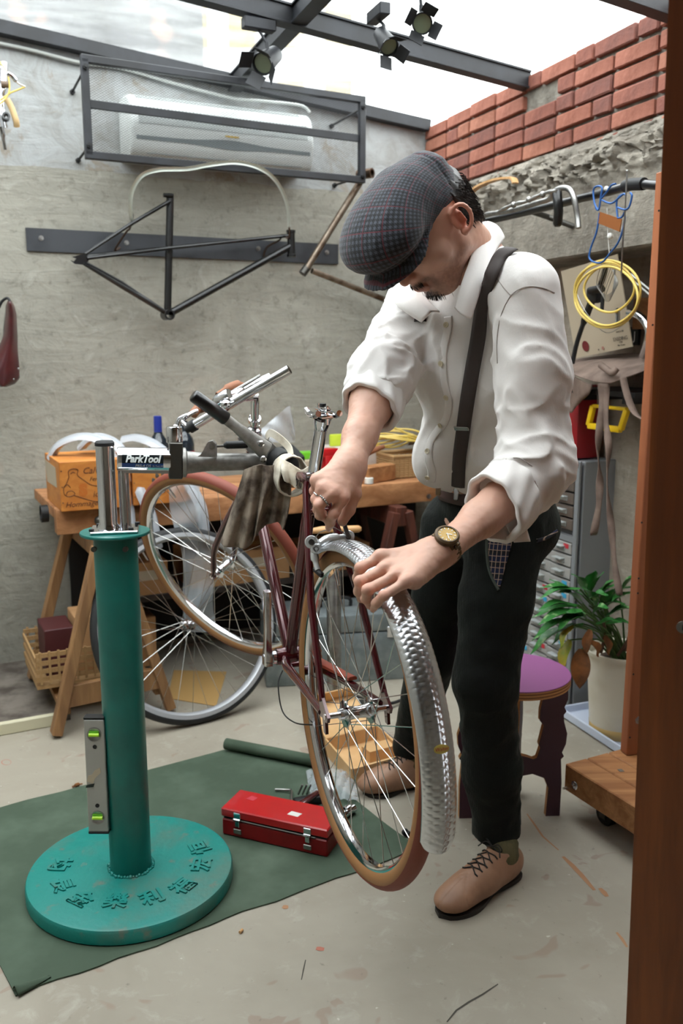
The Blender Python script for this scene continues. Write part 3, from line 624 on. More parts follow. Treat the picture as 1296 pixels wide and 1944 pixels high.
# ================================================================ green mat
MZ = .004
mc = [atz(-260, 1615, 0), atz(-330, 1960, 0), atz(30, 1893, 0), atz(795, 1612, 0), atz(592, 1456, 0), atz(430, 1424, 0), atz(0, 1534, 0)]
me_pts = [mc[0], atz(30, 1893, 0), mc[3], mc[4], mc[5]]
bm = bmesh.new()
poly = [atz(-300, 1622, 0), atz(-130, 1668, 0), atz(30, 1893, 0)]
def edge(p, q, n, wob): 
    d = (q-p); nn = Vector((-d.y, d.x, 0)).normalized()
    return [p+d*(i/n)+nn*wob*noise.noise(p+d*(i/n)*2.0+Vector((i*.37, 0, 0))) for i in range(n)]
ol = edge(atz(-140, 1570, 0), atz(30, 1893, 0), 8, .004)+edge(atz(30, 1893, 0), mc[3], 24, .012)+edge(mc[3], mc[4], 12, .01)+edge(mc[4], mc[5], 8, .004)+edge(mc[5], atz(-140, 1570, 0), 20, .014)
b = B().add([p+UP*MZ for p in ol]+[p+UP*.0005 for p in ol], [tuple(range(len(ol)))]+[(i, i+len(ol), (i+1) % len(ol)+len(ol), (i+1) % len(ol)) for i in range(len(ol))])
mt_ = O(b, 'work_mat', 'mat_green', None, 'dark green rubber work mat on the concrete floor under the repair stand', 'mat', smooth=0)
r0, r1 = mc[5]+UP*.0, mc[4]+UP*.0; rd = (r1-r0).normalized(); rn = Vector((-rd.y, rd.x, 0)); rn = rn if rn.y > 0 else -rn
def roll(u, v):
    a = -PI*.5 + v*PI*1.75; rr = .021-.006*v
    return r0 - rd*.0 + (r1-r0)*(u*1.06) - rn*(rr*math.cos(a)*-1*1.0+.004) + UP*(.0225+rr*math.sin(a)) 
O(B().grid(roll, 8, 20), 'rolled_edge', 'mat_green', mt_, solid=.003)
k0, k1 = atz(30, 1890, 0), atz(96, 1858, 0); kd = (k1-k0)
O(B().grid(lambda u, v: k0+kd*u + Vector((kd.y, -kd.x, 0)).normalized()*(-.012+.028*v)*(1-u*.7)*-1 + UP*(.006+.014*math.sin(v*PI)*(1-u)), 10, 9), 'lifted_corner', 'mat_green', mt_, solid=.002)
# ================================================================ repair stand
SX, SY = -.514, 1.99; S0 = Vector((SX, SY, MZ)); 
stand = T('repair_stand', 'teal painted repair stand with cast round foot and chrome clamp arm', 'bike stand', S0)
def disc(u, v):
    return None
prof = [(0, .0), (.243, .0), (.246, .004), (.246, .030), (.243, .036), (.236, .038), (.05, .040), (0, .040)]
b = B().lathe(S0, UP, prof, 96); base = O(b, 'foot_plate', 'teal_cast', stand, smooth=30)
# raised characters around the rim of the plate
chars = '恒昌隆利樂金鐵均'
for ch, (u, v) in zip('恒宏福利樂金長均', [(382, 1608), (384, 1641), (348, 1682), (290, 1704), (219, 1712), (153, 1707), (117, 1679), (111, 1641)]):
    p = atz(u, v, .045); d = Vector((p.x-SX, p.y-SY, 0)).normalized(); p.z = .0445
    text(ch, p, UP.cross(d)*1 , d*-1 if False else UP.cross(UP.cross(d))*-1*-1, .056, 'teal_cast', 'raised_character', base, .0036, bold=.0014)
for k in range(40):
    pass
wb = B()
for k in range(46):
    a = 2*PI*k/46; r = .051+random.uniform(-.001, .003); wb.ball((SX+r*math.cos(a), SY+r*math.sin(a), MZ+.041), random.uniform(.0035, .006), 6)
O(wb, 'weld_bead', 'teal_cast', base, kind='stuff')
pole = O(B().lathe(S0, UP, [(0, .03), (.049, .03), (.049, .868), (.047, .870), (0, .870)], 48), 'post', 'teal', stand)
fz = .870; O(B().lathe(S0, UP, [(0, fz), (.077, fz), (.078, fz+.0015), (.078, fz+.005), (.077, fz+.0065), (0, fz+.0065)], 48), 'flange', 'teal', stand)
for dx in (-.035, .035): 
    O(B().lathe((SX+dx, SY-.052, .85), (0, -1, 0), [(0, 0), (.006, 0), (.006, -.004), (.006, .006), (0, .006)], 8), 'bolt', 'dark_steel', stand)
pz_ = fz+.0065
O(B().box((SX, SY, MZ+pz_+.0035), (.105, .085, .007), (.98, .2, 0), bev=.002), 'chrome_plate', 'chrome', stand)
for dx, dy in ((-.042, -.032), (.042, -.032), (-.042, .032), (.042, .032)): O(B().lathe((SX+dx-dy*.2*0, SY+dy+dx*.2, MZ+pz_+.007), UP, [(.006, 0), (.006, .005), (.003, .006), (0, .006)], 8), 'bolt', 'matt_black', stand)
TX = SX-.014; TZ = at(213, 840, SY).z
chp = O(B().lathe((TX, SY, 0), UP, [(0, MZ+pz_+.005), (.026, MZ+pz_+.005), (.024, MZ+pz_+.012), (.0205, MZ+pz_+.018), (.0205, TZ-.004), (.0205, TZ-.004), (0, TZ-.004)], 32).lathe((TX+.036, SY+.012, 0), UP, [(0, MZ+pz_+.005), (.0125, MZ+pz_+.005), (.0125, 1.02), (0, 1.02)], 20), 'chrome_tube', 'chrome', stand)
O(B().lathe((TX, SY, TZ-.006), UP, [(0, -.001), (.0215, -.001), (.0215, .006), (.018, .010), (0, .010)], 32), 'tube_cap', 'matt_black', stand)
# horizontal arm: sleeve, sticker, elbow block, cast arm, jaws
AY0 = 1.985; a0 = at(222, 871, AY0); a1 = at(333, 873, AY0+.03); AD = (a1-a0).normalized(); AN = AD.cross(UP); AUp = AN.cross(AD).normalized()*1; AUp = AUp if AUp.z > 0 else -AUp
AN = AN if AN.y < 0 else -AN
sl = O(B().lathe(a0, AD, [(0, 0), (.025, 0), (.027, .003), (.027, (a1-a0).length-.012), (0, (a1-a0).length-.012)], 40), 'arm_sleeve', 'chrome', stand)
O(B().beam(a0-AUp*.024+AD*.01, a1-AUp*.024-AD*.012, .026, .012), 'sleeve_rail', 'chrome', sl)
def on_sleeve(x, h, r=.0276): return a0 + AD*x + AN*(r*math.cos(h/.027)) + AUp*(r*math.sin(h/.027))
def patch(x0, x1, h0, h1, r, nm, m_, par): return O(B().grid(lambda u, v: on_sleeve(x0+(x1-x0)*u, h0+(h1-h0)*v, r), 6, 8), nm, m_, par)
ln = (a1-a0).length
xs0, xs1 = (at(231, 871, AY0)-a0).length, (at(309, 871, AY0+.022)-a0).length
patch(xs0, xs1, -.006, .013, .02745, 'sticker', 'sticker_black', sl); patch(xs0, xs1, -.0165, -.006, .02745, 'sticker_band', 'sticker_blue', sl)
xm = (xs0+xs1)/2
def wraptext(body, xc, hc, h, m_, nm, shear=0, bold=0, sx=1.0):
    cu = bpy.data.curves.new(nm, 'FONT'); cu.body = body; cu.size = h; cu.align_x = 'CENTER'; cu.align_y = 'CENTER'; cu.shear = shear; cu.offset = bold; cu.resolution_u = 3
    tmp = bpy.data.objects.new('tmp', cu); COL.objects.link(tmp); bpy.context.view_layer.update()
    me = bpy.data.meshes.new_from_object(tmp.evaluated_get(bpy.context.evaluated_depsgraph_get())); bpy.data.objects.remove(tmp)
    org = ORG[sl.name]
    for v in me.vertices: v.co = on_sleeve(xc+v.co.x*sx, hc+v.co.y, .0290) - org
    me.materials.clear(); me.materials.append(MATS[m_]); o = bpy.data.objects.new(nm, me); COL.objects.link(o); o.parent = sl; ORG[o.name] = org
wraptext('ParkTool', xm, .0035, .0215, 'sticker_white', 'maker_lettering', .25, .0009, .93)
wraptext('PRS-4 OS', xm+.001, -.0112, .0085, 'sticker_white', 'small_lettering', .1, .0001)
wraptext('St. Paul, MN', xm+.034, -.0112, .005, 'sticker_white', 'small_lettering', .1, .0)
bp_ = at(333, 873, AY0+.03); O(B().box(bp_, (.030, .046, .082), AD, -AN, bev=.002), 'elbow_block', 'dark_steel', stand)
O(B().lathe(at(331, 838, AY0+.03), UP, [(0, -.002), (.018, -.002), (.0185, .0), (.0185, .030), (.016, .034), (0, .034)], 24), 'elbow_cap', 'chrome', stand)
JY = 2.085; jc = bk(.505, 0, .405)
e1 = at(346, 878, AY0+.04); e2 = at(500, 876, JY-.02)
arm = O(B().path([e1, e1+(e2-e1)*.04, e1+(e2-e1)*.06, e1+(e2-e1)*.3, e2-(e2-e1)*.05, e2], [.034, .034, .026, .021, .0195, .02], 20), 'cast_arm', 'cast_grey', stand, smooth=50)
def flat(poly, Y, dep, dY=0.0):
    """cast plate whose outline is laid in the upright plane of the arm"""
    pts = [at(u, v, Y+(u-420)*dY) for u, v in poly]; n = len(pts); o = Vector((0, dep/2, 0))
    return B().add([p-o for p in pts]+[p+o for p in pts], [tuple(range(n)), tuple(range(n, 2*n))[::-1]]+[(i, (i+1) % n, n+(i+1) % n, n+i) for i in range(n)])
S_ = .0008
O(flat([(376, 866), (382, 862), (392, 845), (396, 838), (404, 836), (410, 842), (411, 867)], JY-.06, .022, S_), 'pivot_bracket', 'cast_grey', arm, smooth=20)
O(B().lathe(at(402, 848, JY-.085), (0, -1, 0), [(0, -.004), (.006, -.004), (.006, .003), (0, .003)], 8), 'pivot_bolt', 'chrome', arm)
O(B().tube(at(402, 848, JY-.06), at(430, 846, JY-.05), .003), 'rod', 'dark_steel', stand)
O(B().path([at(424, 846, JY-.05), at(430, 845, JY-.05), at(464, 844, JY-.04), at(470, 844, JY-.04)], [.004, .009, .009, .007], 12), 'rod_grip', 'matt_black', stand)
O(flat([(452, 830), (468, 818), (486, 826), (520, 846), (527, 862), (520, 888), (500, 890), (478, 884), (478, 862)], JY-.03, .045, S_), 'jaw_body', 'cast_grey', stand, smooth=20)
jb = O(flat([(489, 836), (497, 829), (514, 838), (524, 848), (516, 880), (508, 886), (496, 878), (487, 860)], JY-.06, .012, S_), 'jaw_cheek', 'cast_grey', stand, smooth=20)
for (u, v) in ((496, 842), (500, 871)): O(B().lathe(at(u, v, JY-.062), (0, -1, 0), [(0, -.004), (.0075, -.004), (.0075, .004), (.005, .006), (.003, .006), (.003, .004), (0, .004)], 10), 'jaw_bolt', 'chrome', jb)
jw = B(); jw.lathe(jc-BF*.035, BF, [(0, 0), (.0285, 0), (.031, .003), (.031, .067), (.0285, .07), (0, .07)], 24); O(jw, 'rubber_jaw', 'matt_black', stand)
h0, h1, h2 = at(366, 750, JY-.12), at(430, 796, JY-.09), at(505, 856, JY-.04)
O(B().path([h1-(h1-h0).normalized()*.01, h1+(h2-h1)*.25, h1+(h2-h1)*.6, h2], [.0125, .012, .017, .022], 14, sect=[(math.cos(a)*.6, math.sin(a)) for a in np.linspace(0, 2*PI, 14, endpoint=False)]), 'clamp_lever', 'cast_grey', stand, smooth=50)
O(B().path([h0, h0+(h1-h0)*.03, h0+(h1-h0)*.5, h1-(h1-h0)*.03, h1], [.012, .0145, .015, .0155, .0135], 20), 'lever_grip', 'gloss_black', stand, smooth=50)
O(B().tube(at(483, 850, JY-.04), at(483, 832, JY-.03), .010, 12), 'adjuster', 'dark_steel', stand)
# spirit level held to the post by its magnet
def lvl(u, v): return at(u, v, 1.955)
la, lb_, lc, ld = at(160, 1360, 1.965), at(200, 1357, 1.965), at(207, 1577, 1.955), at(172, 1581, 1.955)
LUP = ((la-ld)+(lb_-lc)).normalized(); LX = ((lb_-la)+(lc-ld)).normalized(); LX = (LX-LUP*LX.dot(LUP)).normalized(); LN = LX.cross(LUP); LN = LN if LN.y < 0 else -LN
lcn = (la+lb_+lc+ld)/4; LH = ((la-ld).length+(lb_-lc).length)/2; LWd = ((lb_-la).length+(lc-ld).length)/2
lv = T('spirit_level', 'silver spirit level with two green vials stuck upright to the teal post', 'level', lcn-LUP*LH/2)
O(B().box(lcn, (LWd, .022, LH-.012), LX, -LN, LUP, bev=.0015), 'body', 'level_grey', lv)
for s in (1, -1):
    O(B().box(lcn+LUP*s*(LH/2-.003), (LWd+.001, .023, .006), LX, -LN, LUP, bev=.001), 'end_cap', 'matt_black', lv)
    p = lcn+LUP*s*(LH/2-.042)+LN*.0115; rg = O(B().lathe(p, LN, [(.015, -.001), (.017, -.001), (.017, .0015), (.015, .0015), (.0135, .0005), (0, .0005)], 28), 'vial_housing', 'aluminium', lv)
    O(B().path([p-LX*.012+LN*.002, p+LX*.012+LN*.002], [.0045]*2, 12), 'vial', 'vial', rg); O(B().box(p+LN*.0045+LUP*.001, (.007, .002, .0045), LX, -LN, LUP, bev=.001), 'bubble', 'green_plastic', rg)
    O(B().box(p+LN*.002+LUP*.007, (.022, .002, .004), LX, -LN, LUP), 'vial_frame', 'green_plastic', rg)
    O(B().lathe(lcn+LUP*s*(LH/2-.072)+LN*.011, LN, [(.005, 0), (.005, .001), (0, .001)], 14), 'hole_plug', 'matt_black', lv)
q = lcn-LX*.006+LN*.012
O(B().prism([(-.017, -.012), (-.002, -.018), (.004, -.004), (.018, .010), (.016, .022), (.004, .016), (-.004, .004), (-.012, .002)], q, LX, LUP, .001), 'torn_sticker', 'card_poster', lv)
O(B().prism([(-.019, -.028), (-.001, -.026), (.002, -.018), (-.018, -.022)], q, LX, LUP, .0012), 'torn_sticker', 'mat_dark', lv)
# ================================================================ dirty rag and white strap over the jaw
def cloth(cols, nv, fold, nf, name, m_, label, cat, thick=.002, seed=0, parent=None, amp2=.004):
    """cols: list of (top, ..., bottom) point lists; smooth surface through them with folds along the view normal"""
    tops = [spline(c, 10) for c in cols]; L = min(len(t) for t in tops); rows = []
    for j in range(nv):
        q = j/(nv-1)*(L-1); i = min(int(q), L-2); f = q-i; rows.append(spline([t[i].lerp(t[i+1], f) for t in tops], nf))
    nu = len(rows[0]); vs = []
    for j, r in enumerate(rows):
        for i, p in enumerate(r):
            u = i/(nu-1); v = j/(nv-1); d = fold*math.sin(u*nf*2.3+seed+v*1.2)*(.25+v) + amp2*noise.fractal(Vector((p.x*22+seed, p.z*9, p.y*9)), .8, 2, 3)
            vs.append(p + Vector((0, 1, 0))*d)
    fs = [(j*nu+i, j*nu+i+1, (j+1)*nu+i+1, (j+1)*nu+i) for j in range(nv-1) for i in range(nu-1)]
    return O(B().add(vs, fs), name, m_, parent, label, cat, smooth=60, solid=thick)
ry = JY-.055
cloth([[at(463, 893, ry), at(452, 930, ry), at(434, 985, ry), at(418, 1032, ry)], [at(478, 886, ry-.015), at(470, 930, ry-.025), at(455, 990, ry-.02), at(446, 1040, ry-.01)], [at(492, 882, ry-.025), at(490, 930, ry-.01), at(482, 985, ry-.01), at(474, 1036, ry)],
       [at(508, 884, ry-.02), at(508, 920, ry-.03), at(500, 960, ry-.02), at(490, 1010, ry)], [at(528, 884, ry), at(528, 920, ry-.01), at(524, 965, ry), at(522, 990, ry)], [at(548, 890, ry-.01), at(552, 930, ry-.015), at(546, 975, ry-.01), at(538, 1004, ry)]],
      46, .010, 12, 'rag', 'rag', 'grimy grey-brown rag hanging over the stand clamp', 'rag', .003, 1)
sw = B()
cc_ = bk(.44, 0, .405)
def ring(c, ax, r, w, n=30, wob=0, sx_=1.0):
    u = ax.orthogonal().normalized(); return None
sb = B()
def bandf(i, j):
    a = 2*PI*i; q = (j-.5)*2; r = .031+.014*max(0, -math.sin(a))+.003*noise.noise(Vector((math.cos(a)*2, math.sin(a)*2, 3+q*2)))
    return cc_-BF*(.005-q*.024*(1+.3*math.sin(a*2+1))) + BL*(r*1.05*math.cos(a)) + BU*(r*1.2*math.sin(a)-.010)
sb.grid(bandf, 44, 9, cu=True)
stp = O(sb, 'cloth_strap', 'strap_white', None, 'white cotton strap looped round the top tube beside the clamp', 'strap', smooth=60, solid=.003)
cloth([[at(536, 872, 1.97), at(533, 890, 1.95), at(540, 912, 1.95)], [at(552, 880, 1.955), at(556, 904, 1.94), at(562, 926, 1.94)], [at(572, 892, 1.93), at(580, 914, 1.925), at(586, 934, 1.93)], [at(592, 880, 1.96), at(604, 905, 1.96), at(610, 938, 1.96)]], 20, .006, 10, 'strap_tail', 'strap_white', None, None, .003, 2, stp)
O(B().path(spline([at(505, 832, 2.1), at(512, 822, 2.08), at(530, 832, 2.06), at(548, 850, 2.04), at(552, 866, 2.02)], 6), .009, sect=[(.18, -1), (.25, 0), (.18, 1), (-.05, 1), (.0, 0), (-.05, -1)]), 'strap_end', 'strap_white', stp, smooth=60)
# ================================================================ body surfaces: smooth-blended distance fields, meshed on a sparse grid
A_ = lambda *a: np.array(a, float)
def _n(v): v = np.asarray(v, float); return v/np.linalg.norm(v)
_rs = np.random.RandomState(5); _LAT = _rs.rand(32, 32, 32).astype(np.float32)*2-1
def vn(P, f, off=0.0):
    """lattice noise in -1..1 at points P (already scaled by f)"""
    q = P*f+off+100.0; i = np.floor(q).astype(int); t = q-i; t = t*t*(3-2*t); i &= 31; j = (i+1) & 31
    g = lambda a, b, c: _LAT[a[:, 0], b[:, 1], c[:, 2]]
    x, y, z = t[:, 0], t[:, 1], t[:, 2]
    return ((g(i, i, i)*(1-x)+g(j, i, i)*x)*(1-y)+(g(i, j, i)*(1-x)+g(j, j, i)*x)*y)*(1-z)+((g(i, i, j)*(1-x)+g(j, i, j)*x)*(1-y)+(g(i, j, j)*(1-x)+g(j, j, j)*x)*y)*z
def cap(a, b, ra, rb, fl=None):
    """tapered limb; fl=(direction, factor) squashes it along a direction"""
    a, b = A_(*a), A_(*b); b = b+A_(1e-6, 0, 0)*(np.abs(b-a).sum() < 1e-7); d = b-a; L2 = d@d
    def f(P):
        Q = P-a
        if fl: n_ = _n(fl[0]); Q = Q + (Q@n_)[:, None]*n_*(1/fl[1]-1); dd = d + (d@n_)*n_*(1/fl[1]-1); l2 = dd@dd
        else: dd, l2 = d, L2
        t = np.clip(Q@dd/l2, 0, 1); return np.linalg.norm(Q-t[:, None]*dd, axis=1)-(ra+(rb-ra)*t)
    return f
def ell(c, r, X=(1, 0, 0), Y=(0, 1, 0), Z=(0, 0, 1)):
    c = A_(*c); R = np.stack([_n(X), _n(Y), _n(Z)], 1); r = A_(*r)
    def f(P):
        q = (P-c)@R; k0 = np.linalg.norm(q/r, axis=1); k1 = np.linalg.norm(q/(r*r), axis=1); return k0*(k0-1)/np.maximum(k1, 1e-9)
    return f
def smin(a, b, k):
    h = np.clip(.5+.5*(b-a)/k, 0, 1); return b+(a-b)*h-k*h*(1-h)
def union(fs, k):
    def f(P):
        d = fs[0](P)
        for g in fs[1:]:
            if isinstance(g, tuple): d = smin(d, g[0](P), g[1])
            else: d = smin(d, g(P), k)
        return d
    return f
def minus(f, g, k):
    return lambda P: -smin(-f(P), g(P), k)
def inter(f, g, k=.004): return lambda P: -smin(-f(P), -g(P), k)
def half(p, n): p = A_(*p); n = _n(n); return lambda P: (P-p)@n
def sdf_mesh(f, lo, hi, h, detail=None):
    lo, hi = A_(*lo), A_(*hi); K = 8; nb = np.ceil((hi-lo)/(h*K)).astype(int); n = nb*K+1
    val = np.full(n, 1.0, np.float32)
    ci = np.stack(np.meshgrid(*[np.arange(k) for k in nb], indexing='ij'), -1).reshape(-1, 3)
    cp = lo+(ci+.5)*K*h; d = f(cp); act = ci[np.abs(d) < K*h*.87*1.45+.012]; ins = ci[(d < 0)]
    for b in ins: val[b[0]*K:b[0]*K+K+1, b[1]*K:b[1]*K+K+1, b[2]*K:b[2]*K+K+1] = -1.0
    g = np.stack(np.meshgrid(*[np.arange(K+1)]*3, indexing='ij'), -1).reshape(-1, 3)
    for s in range(0, len(act), 400):
        idx = (act[s:s+400, None, :]*K+g[None]).reshape(-1, 3); P = lo+idx*h; v = f(P)
        if detail is not None: v = v-detail(P)
        val[idx[:, 0], idx[:, 1], idx[:, 2]] = v
    S = val < 0; m = n-1
    cnt = np.zeros(m, np.int8)
    for a in (0, 1):
        for b in (0, 1):
            for c in (0, 1): cnt += S[a:a+m[0], b:b+m[1], c:c+m[2]]
    cells = np.argwhere((cnt > 0) & (cnt < 8)); cid = np.full(m, -1, np.int32); cid[cells[:, 0], cells[:, 1], cells[:, 2]] = np.arange(len(cells))
    cv = {}
    for a in (0, 1):
        for b in (0, 1):
            for c in (0, 1): cv[a, b, c] = val[cells[:, 0]+a, cells[:, 1]+b, cells[:, 2]+c]
    acc = np.zeros((len(cells), 3)); num = np.zeros(len(cells))
    for p in cv:
        for ax in range(3):
            if p[ax] == 0:
                q = list(p); q[ax] = 1; q = tuple(q); A, Bq = cv[p], cv[q]; mk = (A < 0) != (Bq < 0)
                t = np.where(mk, A/np.where(mk, A-Bq, 1), 0); pos = np.tile(np.array(p, float), (len(cells), 1)); pos[:, ax] = t
                acc[mk] += pos[mk]; num[mk] += 1
    vs = lo+(cells+acc/num[:, None])*h; fs = []
    for ax in range(3):
        o = [1, 1, 1]; u, w_ = [(1, 2), (2, 0), (0, 1)][ax]
        sl0 = [slice(1, m[0]), slice(1, m[1]), slice(1, m[2])]; sl0[ax] = slice(0, m[ax]); sl1 = list(sl0); sl1[ax] = slice(1, m[ax]+1)
        A, Bq = S[tuple(sl0)], S[tuple(sl1)]; e = np.argwhere(A != Bq); off = np.array([1, 1, 1]); off[ax] = 0; e = e+off
        du = np.zeros(3, int); du[u] = 1; dw = np.zeros(3, int); dw[w_] = 1
        c0, c1, c2, c3 = e-du-dw, e-dw, e, e-du
        q = np.stack([cid[c[:, 0], c[:, 1], c[:, 2]] for c in (c0, c1, c2, c3)], 1)
        fl = ~S[e[:, 0], e[:, 1], e[:, 2]]; q[fl] = q[fl][:, ::-1]; fs.append(q[(q >= 0).all(1)])
    return vs, np.concatenate(fs)
def SO(parts, name, mats, parent=None, label=None, cat=None, colors=None, attr=None, relax=1):
    """join meshed fields into one object"""
    V_, F_, k = [], [], 0
    for v, q in parts: V_.append(v); F_.append(q+k); k += len(v)
    V_ = np.concatenate(V_); F_ = np.concatenate(F_)
    org = ORG[parent.name] if parent is not None else Vector(((V_[:, 0].min()+V_[:, 0].max())/2, (V_[:, 1].min()+V_[:, 1].max())/2, V_[:, 2].min()))
    for _ in range(relax):     # light smoothing: average with ring neighbours
        acc = np.zeros_like(V_); num = np.zeros(len(V_))
        for a, b in ((0, 1), (1, 2), (2, 3), (3, 0)):
            np.add.at(acc, F_[:, a], V_[F_[:, b]]); np.add.at(acc, F_[:, b], V_[F_[:, a]]); np.add.at(num, F_[:, a], 1); np.add.at(num, F_[:, b], 1)
        V_ = V_*.5+.5*acc/np.maximum(num, 1)[:, None]
    me = bpy.data.meshes.new(name); W = (V_-np.array(org)).astype(np.float32)
    me.vertices.add(len(W)); me.vertices.foreach_set('co', W.ravel()); me.loops.add(F_.size); me.loops.foreach_set('vertex_index', F_.ravel().astype(np.int32))
    me.polygons.add(len(F_)); me.polygons.foreach_set('loop_start', np.arange(0, F_.size, 4, dtype=np.int32)); me.polygons.foreach_set('loop_total', np.full(len(F_), 4, np.int32))
    me.polygons.foreach_set('use_smooth', np.ones(len(F_), bool)); me.update(calc_edges=True); me.validate()
    if colors is not None:
        at_ = me.color_attributes.new('Col', 'FLOAT_COLOR', 'POINT'); c = np.ones((len(V_), 4), np.float32); c[:, :3] = colors(V_); at_.data.foreach_set('color', c.ravel())
    if attr is not None:
        at_ = me.attributes.new('cuv', 'FLOAT_VECTOR', 'POINT'); at_.data.foreach_set('vector', attr(V_).astype(np.float32).ravel())
    for m_ in (mats if isinstance(mats, list) else [mats]): me.materials.append(MATS[m_])
    o = bpy.data.objects.new(name, me); COL.objects.link(o)
    if parent is not None: o.parent = parent
    else: o.location = org
    ORG[o.name] = org; return tag(o, label, cat)
def hit(f, u, v, t0=1.0, t1=3.5, near=False):
    """first point of field f along the line of sight through a pixel"""
    r = np.array(ray(u, v)); r = r/np.linalg.norm(r); p = np.array(EYE)+r*t0; best = (9.0, p)
    for _ in range(90):
        d = float(f(p[None])[0]); p = p+r*min(d, .3)*.8
        if abs(d) < best[0]: best = (abs(d), p.copy())
        if (p-np.array(EYE))@r > t1: return best[1] if near else None
        if abs(d) < 4e-4: break
    return p
def grad(f, p):
    e = 2e-3; return _n([float(f((p+np.eye(3)[i]*e)[None])[0]-f((p-np.eye(3)[i]*e)[None])[0]) for i in range(3)])
# ---------------------------------------------------------------- pose
BH = A_(-.85, -.53, 0); BH /= np.linalg.norm(BH); BLf = A_(-BH[1], BH[0], 0)          # body heading and his left
PEL = A_(.375, 2.135, .93)
LS, LE, LWr = A_(.352, 1.752, 1.400), A_(*at(1022, 893, 1.70)), A_(*at(838, 1046, 1.50))
RS, RE, RWr = A_(.172, 2.09, 1.390), A_(*at(724, 716, 1.86)), A_(*at(664, 880, 1.665))
NB_ = A_(.275, 1.940, 1.464)
HC = A_(*at(812, 434, 1.80)); hh = _n([-.82, -.57, 0]); pt = math.radians(48)
HF = _n(hh*math.cos(pt)-A_(0, 0, 1)*math.sin(pt)); HU = _n(hh*math.sin(pt)+A_(0, 0, 1)*math.cos(pt)); HL = np.cross(HU, HF)
def hd(a, l, u): return HC+HF*a+HL*l+HU*u
LH_, LK, LA = A_(*at(958, 1010, 2.06)), A_(*at(921, 1295, 1.99)), A_(*at(943, 1590, 2.03))
RH_, RK, RA_ = A_(*at(868, 1000, 2.20)), A_(*at(822, 1235, 2.27)), A_(*at(775, 1432, 2.52))
# ---- skin: head, neck, forearms and hands, ankles and hidden body
def eh(a, l, u, r): return ell(hd(a, l, u), r, HF, HL, HU)
head = union([eh(-.012, 0, .035, (.098, .078, .092)), eh(.030, 0, -.020, (.062, .062, .085)), eh(.052, 0, -.086, (.034, .034, .028)), cap(hd(.0, .050, -.045), hd(.05, .022, -.092), .020, .018), cap(hd(.0, -.050, -.045), hd(.05, -.022, -.092), .020, .018),
              cap(hd(.068, .034, -.012), hd(.045, .052, -.022), .020, .018), cap(hd(.068, -.034, -.012), hd(.045, -.052, -.022), .020, .018), cap(hd(.078, .03, .03), hd(.078, -.03, .03), .014, .014)], .022)
head = union([head, (cap(hd(.088, 0, .012), hd(.112, 0, -.026), .0075, .0105), .012), (cap(hd(.100, .011, -.031), hd(.100, -.011, -.031), .0075, .0075), .006), (cap(hd(.086, .0, -.045), hd(.090, 0, -.052), .016, .016), .012)], .01)
head = minus(head, eh(.092, .033, .008, (.016, .015, .012)), .012); head = minus(head, eh(.092, -.033, .008, (.016, .015, .012)), .012)
head = union([head, (eh(.074, .032, .006, (.013, .014, .012)), .003), (eh(.074, -.032, .006, (.013, .014, .012)), .003),
              (cap(hd(.092, .020, -.062), hd(.1005, .0, -.0575), .0035, .0055), .004), (cap(hd(.092, -.020, -.062), hd(.1005, .0, -.0575), .0035, .0055), .004), (cap(hd(.092, .014, -.068), hd(.092, -.014, -.068), .0055, .0055), .004)], .005)
head = minus(head, cap(hd(.105, .019, -.0632), hd(.105, -.019, -.0632), .0022, .0022), .003)
_ec = [(-.012+.0165*math.cos(t)-.004*math.sin(t), .088-.010*math.cos(t), .002+.0255*math.sin(t)) for t in np.linspace(.9, 5.2, 13)]
ear = union([eh(-.010, .081, .002, (.014, .006, .024))] + [(cap(hd(*_ec[k]), hd(*_ec[k+1]), .0036, .0036), .003) for k in range(12)] + [(eh(-.006, .083, -.023, (.008, .0048, .009)), .004), (cap(hd(.002, .080, .008), hd(.001, .082, -.006), .0035, .0045), .003), (cap(hd(-.018, .086, .012), hd(-.018, .087, -.008), .0028, .0028), .003)], .004)
ear = minus(ear, eh(-.009, .090, -.001, (.007, .008, .012)), .004)
ear2 = union([eh(-.012, -.082, .002, (.0165, .007, .030)), eh(-.008, -.084, -.026, (.008, .005, .010))], .006)
neck = union([cap(hd(-.035, 0, -.055), NB_+A_(.01, .01, .0), .058, .062), cap(NB_+A_(0, 0, -.02), NB_+A_(.03, .02, -.12), .062, .05)], .03)
skin_head = union([head, (ear, .006), (ear2, .006), (neck, .03)], .01)
def finger(j, r):
    """joints j (4 points) with radii r"""
    return union([cap(j[i], j[i+1], r[i], r[i+1]) for i in range(len(j)-1)] + [cap(j[i], j[i], r[i]*1.07, r[i]*1.07) for i in range(1, len(j)-1)], .004)
PX = lambda *a: A_(*at(*a))
